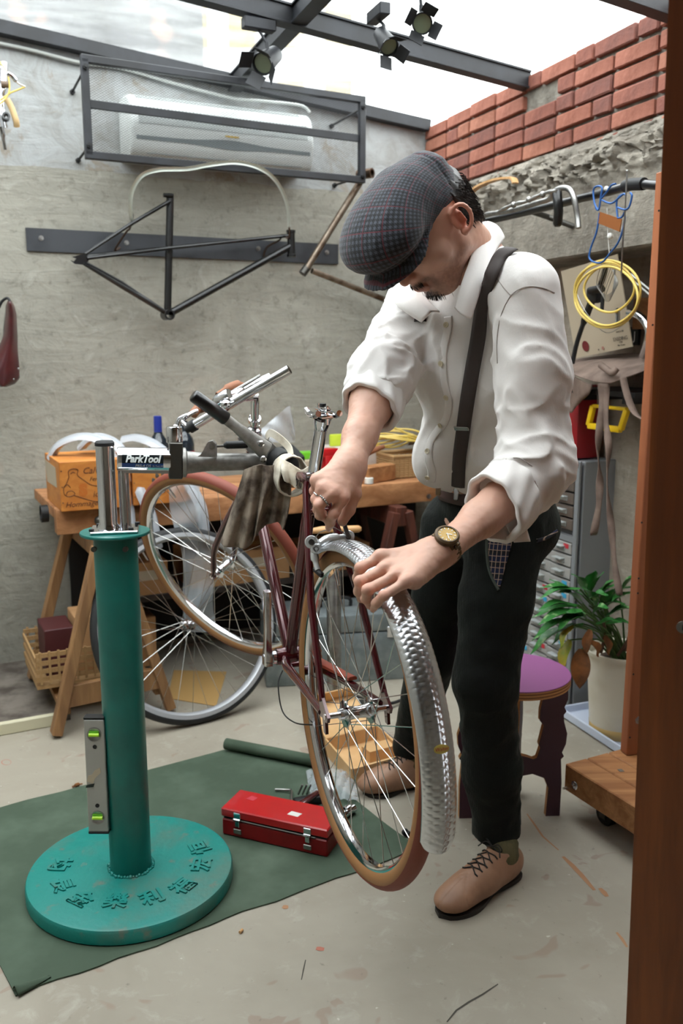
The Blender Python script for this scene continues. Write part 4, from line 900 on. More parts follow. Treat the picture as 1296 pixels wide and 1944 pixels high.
# left hand, palm down on the mudguard
wl = LWr; lk = [PX(722, 1057, 1.470), PX(729, 1081, 1.445), PX(748, 1095, 1.422), PX(769, 1106, 1.402)]
lfj = [[lk[0], PX(684, 1078, 1.452), PX(679, 1097, 1.478), PX(682, 1112, 1.502)], [lk[1], PX(684, 1104, 1.425), PX(681, 1123, 1.448), PX(686, 1137, 1.472)], [lk[2], PX(698, 1120, 1.400), PX(695, 1137, 1.418), PX(701, 1149, 1.440)], [lk[3], PX(728, 1131, 1.378), PX(714, 1145, 1.392), PX(709, 1155, 1.410)]]
fr_ = [(.0100, .0092, .0082, .0072), (.0102, .0094, .0084, .0074), (.0098, .0090, .0080, .0070), (.0088, .0080, .0072, .0064)]
lm = (lk[0]+lk[3])/2
palm_l = union([cap(wl+(lm-wl)*.10, lk[i]+(wl-lk[i])*.10, .019, .0125) for i in range(4)] + [cap(wl+(lk[0]-wl)*.25, wl+(lk[0]-wl)*.7+A_(0, .012, -.02), .020, .016), cap(wl+(lk[3]-wl)*.2+A_(0, 0, -.006), lk[3]+(wl-lk[3])*.2+A_(.004, .0, -.008), .019, .014)], .016)
thumb_l = finger([wl+(lk[0]-wl)*.32+A_(0, .014, -.02), PX(795, 1082, 1.50), PX(778, 1094, 1.535), PX(764, 1106, 1.555)], (.015, .0125, .0105, .009))
hand_l = union([palm_l, (thumb_l, .012)] + [(finger(lfj[i], fr_[i]), .006) for i in range(4)], .01)
def ring_ball(p, r): return cap(p, p, r, r)
hand_l = union([hand_l] + [(ring_ball(lk[i]+A_(0, -.002, .003), .0105-.0006*i), .010) for i in range(4)], .01)
arm_l = union([cap(LE, LE+(LWr-LE)*.25, .046, .046), cap(LE+(LWr-LE)*.25, LE+(LWr-LE)*.62, .046, .034), cap(LE+(LWr-LE)*.62, LWr, .034, .0265, (BU, .86)), cap(LWr, LWr+(lm-LWr)*.25, .0265, .024, (BU, .8))], .02)
skin_l = union([arm_l, (hand_l, .016)], .01)
# right hand, closed round the brake cable end
wr_ = RWr; rk = [PX(650, 945, 1.600), PX(630, 938, 1.592), PX(613, 927, 1.600), PX(601, 912, 1.615)]
rfj = [[rk[0], PX(633, 976, 1.590), PX(626, 992, 1.612), PX(624, 1001, 1.628)], [rk[1], PX(606, 958, 1.585), PX(607, 978, 1.605), PX(618, 985, 1.630)], [rk[2], PX(600, 948, 1.60), PX(603, 968, 1.625), PX(614, 974, 1.648)], [rk[3], PX(596, 932, 1.625), PX(602, 950, 1.65), PX(612, 958, 1.668)]]
rm = (rk[0]+rk[3])/2
palm_r = union([cap(wr_+(rm-wr_)*.08, rk[i]+(wr_-rk[i])*.08, .020, .0135) for i in range(4)] + [cap(wr_+(rk[0]-wr_)*.3+A_(.008, .01, 0), wr_+(rk[0]-wr_)*.75+A_(.006, .018, 0), .019, .015)], .016)
thumb_r = finger([wr_+(rk[0]-wr_)*.35+A_(.010, .012, 0), PX(672, 938, 1.64), PX(662, 968, 1.635), PX(650, 990, 1.632)], (.0155, .013, .011, .0095))
hand_r = union([palm_r, (thumb_r, .012)] + [(finger(rfj[i], fr_[i]), .006) for i in range(4)] + [(ring_ball(rk[i]+A_(0, -.003, .0), .0115), .010) for i in range(4)], .01)
arm_r = union([cap(RE, RE+(RWr-RE)*.3, .045, .043), cap(RE+(RWr-RE)*.3, RE+(RWr-RE)*.7, .043, .031), cap(RE+(RWr-RE)*.7, RWr, .031, .0265), cap(RWr, RWr+(rm-RWr)*.25, .0265, .025)], .02)
skin_r = union([arm_r, (hand_r, .016)], .01)
def tendon(P): return .0006*vn(P, 90)+.0004*vn(P, 220)
# hidden body under the clothes keeps the figure one body
CH_ = A_(.285, 1.965, 1.27)
torso_in = union([cap(PEL, PEL+A_(-.04, -.06, .15), .125, .115), cap(CH_-A_(0,0,.06), NB_+A_(0, 0, -.14), .095, .06), cap(LS, LE, .042, .038), cap(RS, RE, .042, .038), cap(LS-A_(0,0,.02), RS-A_(0,0,.02), .040, .040), cap(PEL+A_(0, 0, -.02), LH_, .09, .085), cap(PEL+A_(0, 0, -.02), RH_, .09, .085), cap(LH_, LK, .075, .05), cap(RH_, RK, .075, .05), cap(LK, LA, .045, .033), cap(RK, RA_, .045, .033), cap(LE, LE+(LWr-LE)*.3, .04, .04), cap(RE, RE+(RWr-RE)*.3, .04, .038)], .04)
def skin_cols(P):
    base = A_(.60, .365, .275); c = np.tile(base, (len(P), 1)); q = P-HC; a, l, u = q@HF, q@HL, q@HU
    inhead = np.linalg.norm(q, axis=1) < .16
    def lay(mk, col, w):
        w = np.clip(mk, 0, 1)[:, None]*w; c[:] = c*(1-w)+np.array(col)*w
    red = .5+.5*vn(P, 26); lay(red*.5, (.62, .25, .16), .5)
    earw = np.exp(-(((a+.012)/.03)**2+((np.abs(l)-.088)/.014)**2+((u)/.035)**2)); lay(earw*inhead, (.66, .20, .13), .8)
    stub = np.clip((-.036-u)/.02, 0, 1)*np.clip((a+.02)/.03, 0, 1)*inhead*(.55+.45*vn(P, 300)); lay(stub, (.16, .10, .085), .42)
    chin = np.exp(-(((a-.080)/.030)**2+(l/.022)**2+((u+.096)/.020)**2))*inhead*(np.abs(a) < .14)*(.8+.5*vn(P, 240)); lay(chin*1.6, (.028, .018, .015), .92)
    mo = np.exp(-(((u+.0495)/.0065)**2+(l/.028)**2))*(a > .075)*inhead*(.8+.5*vn(P, 260)); lay(mo*1.3, (.03, .02, .017), .85)
    mo2 = np.exp(-(((u+.066)/.016)**2+((np.abs(l)-.028)/.006)**2))*(a > .06)*inhead; lay(mo2, (.05, .032, .027), .5)
    lip = np.exp(-(((u+.0635)/.0075)**2+(l/.020)**2))*(a > .088)*inhead; lay(lip, (.40, .13, .11), .85)
    br_ = np.exp(-(((u-.028)/.006)**2+((np.abs(l)-.034)/.022)**2))*(a > .06)*inhead; lay(br_, (.02, .015, .012), .9)
    nose = np.exp(-(((a-.112)/.02)**2+(l/.018)**2+((u+.02)/.02)**2))*inhead; lay(nose, (.60, .22, .15), .6)
    for k in lk+rk+[j[1] for j in lfj]+[j[1] for j in rfj]: lay(np.exp(-(np.linalg.norm(P-k, axis=1)/.012)**2), (.62, .23, .16), .45)
    for j in lfj+rfj: lay(np.exp(-(np.linalg.norm(P-j[3], axis=1)/.012)**2), (.62, .26, .19), .4)
    return c
m = bpy.data.materials.new('skin'); m.use_nodes = True; n = NT(m); at_n = n.new('ShaderNodeAttribute', attribute_name='Col'); n.link(at_n.outputs[0], n.b.inputs['Base Color'])
n.b.inputs['Roughness'].default_value = .48; n.b.inputs['Subsurface Weight'].default_value = .12; n.b.inputs['Subsurface Radius'].default_value = (.010, .004, .002); n.b.inputs['Subsurface Scale'].default_value = 1.0
n.bump(n.noise(n.coord(), 320, 3), .12, .0008); MATS['skin'] = m
person = T('person', 'person in tweed flat cap, white shirt and braces fitting the bicycle mudguard', 'person', (.30, 2.15, 0))
parts = [sdf_mesh(skin_head, HC-.17, HC+.17, .0021, lambda P: .0005*vn(P, 120)), sdf_mesh(skin_l, np.minimum(LE, np.min(lk, 0))-A_(.09, .09, .09), np.maximum(LE, wl)+A_(.06, .1, .07), .0019, tendon),
         sdf_mesh(skin_r, A_(-.09, 1.53, .90), A_(.15, 1.93, 1.32), .0019, tendon), sdf_mesh(torso_in, A_(0, 1.6, .02), A_(.6, 2.75, 1.5), .008)]
body = SO(parts, 'body', 'skin', person, colors=skin_cols, relax=1)
# nails
def nail(tip, prev, up, r):
    d = _n(tip-prev); s_ = _n(np.cross(d, up)); u_ = np.cross(s_, d); c = tip+u_*r*.86+d*r*.15
    return B().grid(lambda a, b: Vector(c+s_*((a-.5)*r*1.15)+d*((b-.5)*r*1.25)-u_*(abs(a-.5)**2*r*.9)), 5, 4)
mat('nail', '#c99a86', .3)
for j, r in ((rfj[0], .0072), (lfj[3], .0064), (lfj[2], .007)): O(nail(j[3], j[2], _n(A_(*EYE)-j[3]), r), 'fingernail', 'nail', body, solid=.0006)
# ---------------------------------------------------------------- shirt
WST = A_(.362, 2.11, .965)
def crease(P, s1, s2, ax, f, w=.25):
    """ridged folds running along axis ax"""
    ax = _n(ax); Q = P-(P@ax)[:, None]*ax*(1-w); r = 1-np.abs(vn(Q, f, s1)*1.1+.35*vn(Q, f*2.3, s2)); return np.clip(r, 0, 1)**3
chest = union([ell(CH_+BH*.005, (.118, .168, .17), BH, BLf, (0, 0, 1)), ell(CH_+A_(.04, .06, -.17)-BH*.0, (.122, .150, .13), BH, BLf, (0, 0, 1)), ell(WST+A_(-.005, -.01, .045), (.122, .148, .075), BH, BLf, (0, 0, 1)),
               cap(NB_+A_(.02, .02, -.045), CH_+A_(-.0, -.0, .08), .085, .115), cap(LS*.86+NB_*.14, NB_+A_(.01, .01, -.04), .062, .058), cap(RS*.86+NB_*.14, NB_+A_(.01, .01, -.04), .060, .058)], .06)
chest = union([chest, (ell(PX(822, 872, 2.02), (.05, .07, .06)), .05)], .05)
cl_t = .40
slv_l = union([cap(LS+A_(-.002, 0, -.008), LS+(LE-LS)*.5, .066, .066), cap(LS+(LE-LS)*.5, LE+A_(-.006, 0, .01), .064, .062), cap(LE+A_(-.006, 0, .005), LE+(LWr-LE)*cl_t, .062, .058)], .03)
slv_r = union([cap(RS, RS+(RE-RS)*.5, .066, .060), cap(RS+(RE-RS)*.5, RE, .060, .058), cap(RE, RE+(RWr-RE)*.22, .058, .054)], .03)
fl_, frn = _n(LWr-LE), _n(RWr-RE); CLc, CRc = LE+(LWr-LE)*cl_t, RE+(RWr-RE)*.26
shirt_f = union([chest, (slv_l, .035), (slv_r, .035)], .03)
nk_cut = cap(NB_+A_(-.012, -.012, .012), hd(-.02, 0, -.08), .055, .064)
shirt_f = minus(shirt_f, nk_cut, .008)
shirt_f = inter(shirt_f, half(CLc, fl_), .004) if False else shirt_f
shirt_s = inter(shirt_f, half(WST+A_(0, 0, -.02), (0, 0, -1)), .006)
def near(P, a, b, r):
    a = A_(*a); b = A_(*b); d = b-a; t = np.clip((P-a)@d/(d@d), 0, 1); return np.clip(1.4-np.linalg.norm(P-a-t[:, None]*d, axis=1)/r, 0, 1)
def shirt_w(P):
    uax = _n(LE-LS); q = P-PX(812, 790, 2.0)
    w = .0050*crease(P, 1.0, 4.0, (-.5, -.2, -1), 13)*(.3+near(P, CH_+A_(.03, .03, -.2), WST, .2))
    w += .0115*crease(P, 7.0, 2.0, (-.75, -.3, .55), 16)*near(P, LS+(LE-LS)*.45, LE, .12)
    w += .0120*crease(P, 3.0, 9.0, np.cross(uax, A_(-.5, -1, .2)), 22)*near(P, LE+A_(0, 0, .03), CLc, .11)
    w += .0110*crease(P, 11.0, 2.0, (-.35, -.2, -.9), 20)*near(P, RS, RE, .11)
    w += .0120*crease(P, 17.0, 5.0, (.9, .1, .35), 24)*near(P, RE+(RS-RE)*.35, CRc, .10)
    w += .0085*crease(P, 23.0, 8.0, (-.9, -.5, .25), 20)*near(P, WST+BH*.1+A_(0, 0, .03), WST+A_(0, 0, .14)+BH*.1, .10)
    w += .0080*crease(P, 31.0, 12.0, (.5, -.3, -.8), 15)*near(P, LS+BH*.06, LS+BH*.09+A_(0, 0, -.15), .10)
    s = .0
    return w+.0012*vn(P, 40)-.003
shirt_fw = lambda P: shirt_s(P)-shirt_w(P)
# end planes of the sleeves are trimmed under the rolled cuffs
def sleeve_end(P):
    a = (P-CLc)@fl_; b = (P-CRc)@frn
    da = np.where(np.linalg.norm(P-CLc, axis=1) < .14, a, -1.0); db = np.where(np.linalg.norm(P-CRc, axis=1) < .12, b, -1.0); return np.maximum(da, db)
shirt_c = lambda P: np.maximum(shirt_fw(P), sleeve_end(P))
m = bpy.data.materials.new('shirt_cotton'); m.use_nodes = True; n = NT(m); v_ = n.coord(); n.b.inputs['Base Color'].default_value = rgb('#e4e0dd'); n.b.inputs['Roughness'].default_value = .9; n.b.inputs['Sheen Weight'].default_value = .15
n.bump(n.noise(n.coord('Object', (1, 1, .3)), 420, 2), .25, .0008); n.bump(n.noise(v_, 60, 4, .6), .15, .004); MATS['shirt_cotton'] = m
shirt = SO([sdf_mesh(shirt_c, A_(.0, 1.60, .93), A_(.58, 2.28, 1.56), .0042)], 'shirt', 'shirt_cotton', person, relax=1)
# rolled cuffs
def cuff(c, ax, r0, ln, seed, flare, bend, nm='rolled_cuff'):
    ax = _n(ax); u = _n(np.cross(ax, A_(.3, 1, .2))); w_ = np.cross(ax, u)
    prof = [(-.002, -.5), (.003, -.52), (.0065, -.44), (.007, -.2), (.0078, .0), (.0085, .25), (.009, .42), (.0075, .50), (.003, .50), (-.001, .44), (-.003, .2), (-.003, -.3)]
    def fn(i, j):
        t = 2*PI*i; x = j*(len(prof)-1); k = min(int(x), len(prof)-2); f = x-k; dr_ = prof[k][0]*(1-f)+prof[k+1][0]*f; s = (prof[k][1]*(1-f)+prof[k+1][1]*f)
        d = u*math.cos(t)+w_*math.sin(t); r = r0*(1+.05*math.sin(2*t+seed))+dr_*1.3+flare*(s+.5)+.0045*noise.noise(Vector((math.cos(t)*1.6+seed, math.sin(t)*1.6, s*1.2)))
        r += .0018*math.sin(9*t+seed*3+s*5)
        return Vector(c+ax*(s*ln+bend*math.sin(t+seed)*.5)+d*r)
    return O(B().grid(fn, 96, 36, cu=True), nm, 'shirt_cotton', shirt, smooth=70)
cuff(CLc-fl_*.002+A_(0, 0, .0), fl_, .0555, .074, 1.3, -.001, .018)
cuff(CRc+frn*.004, frn, .0495, .060, 2.2, -.001, .022)
# cuff tails under the left arm
tq = hit(shirt_c, 962, 1002)
for (pa, pb, pc, pd_) in (((955, 985), (992, 975), (1006, 1028), (975, 1030)), ((900, 1012), (955, 1000), (968, 1026), (930, 1022))):
    Yc = float(CLc[1])+.0
    O(B().grid(lambda a, b: Vector(PX(*( [ (pa[k]*(1-a)+pb[k]*a)*(1-b)+(pd_[k]*(1-a)+pc[k]*a)*b for k in (0, 1)]), Yc-.035+.02*a+.012*math.sin(b*2.5+a*3))), 10, 10), 'cuff_tail', 'shirt_cotton', shirt, solid=.002, smooth=70)
# collar: stand, fold line and turned-down leaf, resting on the shirt
def cpt(u, v, Y, g=.008):
    h = hit(shirt_c, u, v, near=True); return Vector(PX(u, v, min(Y, h[1]-g)))
fold = [cpt(862, 584, 1.745), cpt(874, 542, 1.755), cpt(892, 492, 1.79), cpt(908, 446, 1.85), Vector(PX(924, 420, 1.935)), Vector((.235, 2.005, 1.525)), Vector((.175, 1.99, 1.462)), Vector((.148, 1.90, 1.405)), Vector(PX(818, 592, 1.83))]
leafe = [cpt(894, 606, 1.74), cpt(909, 560, 1.75), cpt(922, 516, 1.78), cpt(940, 476, 1.86), Vector(PX(952, 448, 1.985)), Vector((.240, 2.075, 1.50)), Vector((.145, 2.06, 1.435)), Vector((.110, 1.92, 1.385)), cpt(800, 612, 1.86)]
fo_, le_ = spline(fold, 6), spline(leafe, 6); nbv = Vector(NB_)
def collar(i, j):
    x = i*(len(fo_)-1); k = min(int(x), len(fo_)-2); f = x-k; a = fo_[k].lerp(fo_[k+1], f); b_ = le_[k].lerp(le_[k+1], f)
    if j < .3: return a.lerp(nbv+(a-nbv)*.80-UP*.020, 1-j/.3)
    q = (j-.3)/.7; out = (a-nbv); out.normalize(); return a.lerp(b_, q)+(out+(EYE-a).normalized()*.4)*.007*math.sin(q*PI)
O(B().grid(collar, 64, 20), 'collar', 'shirt_cotton', shirt, smooth=70, solid=.0022)
# placket edge and buttons found on the shirt's own surface
pl_pts = [(858, 600), (857, 627), (850, 660), (848, 690), (850, 725), (858, 760), (856, 790), (846, 812), (826, 835), (820, 866), (828, 895), (826, 915)]
pl3 = [hit(shirt_c, u, v) for u, v in pl_pts]; pln = [grad(shirt_s, p) for p in pl3]
cs = spline([Vector(p+q*.0012) for p, q in zip(pl3, pln)], 6); cn = spline([Vector(q) for q in pln], 6)
pb = B(); vs = []
for i, (p, q) in enumerate(zip(cs, cn)):
    tg = (cs[min(i+1, len(cs)-1)]-cs[max(i-1, 0)]).normalized(); sd = tg.cross(q).normalized(); sd = sd if sd.x < 0 else -sd
    vs += [p, p+sd*.0025+q*.0005, p+sd*.017+q*.0003, p+sd*.0185-q*.003]
pb.add(vs, [(4*i+k, 4*i+k+1, 4*i+k+5, 4*i+k+4) for i in range(len(cs)-1) for k in range(3)]); O(pb, 'placket', 'shirt_cotton', shirt, smooth=70, solid=.0015)
mat('button', '#cfc4a8', .35); mat('button_hole', '#6b6350', .6)
for (u, v) in ((848, 617), (838, 690), (848, 754), (837, 807), (812, 857), (812, 905)):
    p = hit(shirt_c, u, v); q = grad(shirt_s, p); bt = O(B().lathe(p+q*.003, q, [(0, 0), (.0058, 0), (.0062, .001), (.0058, .0018), (.0045, .0014), (0, .0014)], 20), 'button', 'button', shirt)
    e_ = Vector(q).orthogonal().normalized(); f_ = Vector(q).cross(e_)
    hb_ = B()
    for a, b in ((1, 1), (1, -1), (-1, 1), (-1, -1)): hb_.lathe(Vector(p+q*.0045)+e_*a*.0014+f_*b*.0014, q, [(0, 0), (.0006, 0), (.0006, .0003), (0, .0003)], 6)
    O(hb_, 'button_holes', 'button_hole', bt)
def ribbon(pts, f, wd, off, nm, m_, par, th=.0014, ds=0, wmul=None):
    P3 = [p for p in (hit(f, u, v) for u, v in pts) if p is not None]; N3 = [grad(ds or f, p) for p in P3]
    cs = spline([Vector(p+q*off) for p, q in zip(P3, N3)], 8); cn = spline([Vector(q) for q in N3], 8); vs = []
    for i, (p, q) in enumerate(zip(cs, cn)):
        tg = (cs[min(i+1, len(cs)-1)]-cs[max(i-1, 0)]).normalized(); q = (q-tg*q.dot(tg)).normalized(); sd = tg.cross(q+(EYE-p).normalized()*.7).normalized()
        vs += [p+sd*wd*.5-q*.002, p+sd*wd*.25, p, p-sd*wd*.25, p-sd*wd*.5-q*.002]
    return O(B().add(vs, [(5*i+k, 5*i+k+1, 5*i+k+6, 5*i+k+5) for i in range(len(cs)-1) for k in range(4)]), nm, m_, par, smooth=60, solid=th), cs, cn
mat('strap_dark', '#3c3432', .75, bump=(400, .3, .0008)); mat('clip_metal', '#a8a7a3', .25, 1.0)
shs = shirt_s
brc, cs, cn = ribbon([(972, 480), (964, 484), (951, 497), (936, 532), (921, 580), (909, 640), (899, 700), (889, 760), (881, 820), (875, 870), (871, 918)], shirt_c, .030, .0105, 'braces', 'strap_dark', shirt, .0016, shs)
ribbon([(806, 568), (802, 590), (799, 612)], shirt_c, .026, .006, 'braces', 'strap_dark', shirt, .0016, shs)
mat('seam', '#a9a29c', .9)
for pts in ([(943, 528), (956, 546), (969, 561)], [(969, 561), (985, 549), (1005, 544), (1030, 547), (1052, 556)], [(969, 561), (956, 585), (947, 615), (943, 650), (944, 690)], [(1010, 885), (985, 870), (960, 872)]):
    P3 = [p for p in (hit(shirt_c, u, v) for u, v in pts) if p is not None]; N3 = [grad(shirt_s, p) for p in P3]
    O(B().path(spline([Vector(p+q*.0004) for p, q in zip(P3, N3)], 8), .0010, 6), 'seam', 'seam', shirt)
def clipbox(u, v, w_, h_, nm, off=.010, par=None, mm='clip_metal'):
    p = hit(shirt_c, u, v); q = Vector(grad(shs, p)); tg = Vector(PX(u, v-10, p[1])-PX(u, v+10, p[1])).normalized(); tg = (tg-q*tg.dot(q)).normalized(); X_ = tg.cross(q)
    return O(B().box(Vector(p)+q*off, (w_, h_, .004), X_, tg, q, bev=.001), nm, mm, par or brc)
clipbox(880, 807, .034, .010, 'slider', .0125); 
# ---------------------------------------------------------------- trousers
def hipe(c, r): return ell(c, r, BH, BLf, (0, 0, 1))
tr_f = union([hipe(WST+A_(.004, .006, -.045), (.120, .145, .06)), hipe(PEL+A_(.012, .01, -.06), (.130, .155, .11)), cap(LH_+A_(.0, .0, .01), LH_+(LK-LH_)*.45, .094, .082), cap(LH_+(LK-LH_)*.45, LK, .082, .070), cap(LK, LK+(LA-LK)*.55, .069, .066), cap(LK+(LA-LK)*.55, LA+(LK-LA)*.06, .066, .056),
              cap(RH_, RH_+(RK-RH_)*.5, .094, .080), cap(RH_+(RK-RH_)*.5, RK, .080, .068), cap(RK, RA_+(RK-RA_)*.08, .067, .055)], .030)
tr_f = inter(tr_f, half(WST+A_(0, 0, -.002), (0, 0, 1)), .004); 
lend, rend = _n(LA-LK), _n(RA_-RK)
tr_f0 = tr_f
def tr_c(P):
    d = tr_f0(P); w = .006*crease(P, 2.0, 5.0, (.9, -.3, .2), 15)*near(P, LK+A_(0, 0, .05), LK+A_(0, 0, -.06), .14)+.0085*crease(P, 6.0, 1.0, (.8, -.3, .35), 20)*near(P, LA+A_(0, 0, .05), LA+A_(0, 0, .22), .12)
    w += .008*crease(P, 12.0, 3.0, (-.8, -.3, -.25), 13)*near(P, LH_+A_(.03, 0, .0), LH_+A_(.03, 0, -.14), .15)+.0015*vn(P, 30)
    w += .004*crease(P, 16.0, 3.0, (.8, .3, -.5), 16)*near(P, RH_, RK, .14)
    d = d-w+.002
    a = np.where(np.linalg.norm(P-LA, axis=1) < .13, (P-(LA+(LK-LA)*.03))@lend, -1.0); b = np.where(np.linalg.norm(P-RA_, axis=1) < .13, (P-(RA_+(RK-RA_)*.03))@rend, -1.0); return np.maximum(d, np.maximum(a, b))
m = bpy.data.materials.new('corduroy'); m.use_nodes = True; n = NT(m); n.b.inputs['Specular IOR Level'].default_value = .2; v_ = n.coord(); n.b.inputs['Roughness'].default_value = .85; n.b.inputs['Sheen Weight'].default_value = .06; n.b.inputs['Sheen Tint'].default_value = (.6, .7, .62, 1)
n.color(n.mix(n.ramp(n.noise(v_, 9, 4), [(.4, 0.0), (.7, 1.0)]), '#090b09', '#111411'))
wv = n.new('ShaderNodeTexWave', bands_direction='X'); wv.inputs['Scale'].default_value = 75; wv.inputs['Distortion'].default_value = .6; n.link(n.coord('Object', (1, .8, .04)), wv.inputs['Vector']); n.bump(wv.outputs['Fac'], .14, .0012); n.bump(n.noise(v_, 28, 5, .6), .5, .008); MATS['corduroy'] = m
tro = SO([sdf_mesh(tr_c, A_(.08, 1.86, .03), A_(.58, 2.66, 1.0), .0052)], 'trousers', 'corduroy', person, relax=1)
# belt, clips, pocket with plaid lining
bz = WST[2]-.016
def beltp(i, j): 
    t = 2*PI*i; d = BH*math.cos(t)*.1235+BLf*math.sin(t)*.1485; return Vector(WST+A_(.004, .006, 0)+d*(1.0)+A_(0, 0, -.034+.034*j))
mat('belt_leather', '#3a2522', .5)
O(B().grid(beltp, 64, 4, cu=True), 'belt', 'belt_leather', tro, solid=.003, smooth=60)
p = hit(lambda P: np.minimum(shirt_c(P), tr_c(P)), 869, 934); 
O(B().box(Vector(p)+Vector((-.006, -.015, .0)), (.013, .006, .034), (.9, -.4, 0), None, (0, 0, 1), bev=.003), 'brace_clip', 'clip_metal', tro, smooth=40)
p = hit(lambda P: np.minimum(shirt_c(P), tr_c(P)), 836, 928); O(B().box(Vector(p)+Vector((-.006, -.006, .0)), (.012, .006, .030), (.9, -.4, 0), None, (0, 0, 1), bev=.003), 'brace_clip', mat('clip_brass', '#8d7a62', .35, .8), tro, smooth=40)
m = bpy.data.materials.new('plaid_lining'); m.use_nodes = True; n = NT(m); v_ = n.coord(); sx_ = n.new('ShaderNodeSeparateXYZ'); n.link(v_, sx_.inputs[0])
def stripe(sock, per, ph, wd): 
    fm = n.math('FRACT', n.math('ADD', n.math('MULTIPLY', sock, 1/per), ph)); return n.math('LESS_THAN', fm, wd)
hx = n.math('ADD', n.math('MULTIPLY', sx_.outputs[0], .8), n.math('MULTIPLY', sx_.outputs[1], -.6))
c = n.mix(stripe(sx_.outputs[2], .026, 0, .4), '#141c3a', '#10121c'); c = n.mix(n.math('MULTIPLY', stripe(sx_.outputs[2], .013, .3, .14), .7), c, '#a58e7c'); c = n.mix(n.math('MULTIPLY', stripe(hx, .009, .1, .2), .6), c, '#b39a86'); n.color(c); n.b.inputs['Roughness'].default_value = .9; MATS['plaid_lining'] = m
def onsurf(poly2, f, off, nm, m_, par, nu=10, nv=14, th=.0015, gf=None):
    """patch between two pixel polylines (left and right edge, top to bottom) laid on surface f"""
    Lp, Rp = poly2
    def pol(pl, b): x = b*(len(pl)-1); k = min(int(x), len(pl)-2); q = x-k; return [pl[k][c]*(1-q)+pl[k+1][c]*q for c in (0, 1)]
    cache = {}
    def fn(a, b):
        l, r = pol(Lp, b), pol(Rp, b); u, v = l[0]*(1-a)+r[0]*a, l[1]*(1-a)+r[1]*a; p = hit(f, u, v, near=True); q = grad(gf or tr_f0, p); return Vector(p+q*(off*(1+.35*math.sin(b*2.6+a))))
    return O(B().grid(fn, nu, nv), nm, m_, par, smooth=60, solid=th)
onsurf(([(926, 1012), (926, 1050), (932, 1085), (946, 1118)], [(974, 1018), (966, 1050), (956, 1085), (948, 1119)]), tr_c, .0025, 'pocket_lining', 'plaid_lining', tro)
ribbon([(925, 1014), (925, 1050), (930, 1085), (946, 1120)], tr_c, .006, .004, 'pocket_edge', mat('corduroy_edge', '#3f4740', .85), tro, .002, tr_f0)
ribbon([(1018, 1026), (1038, 1020), (1056, 1008)], tr_c, .008, .003, 'back_pocket', 'plaid_lining', tro, .0015, tr_f0)
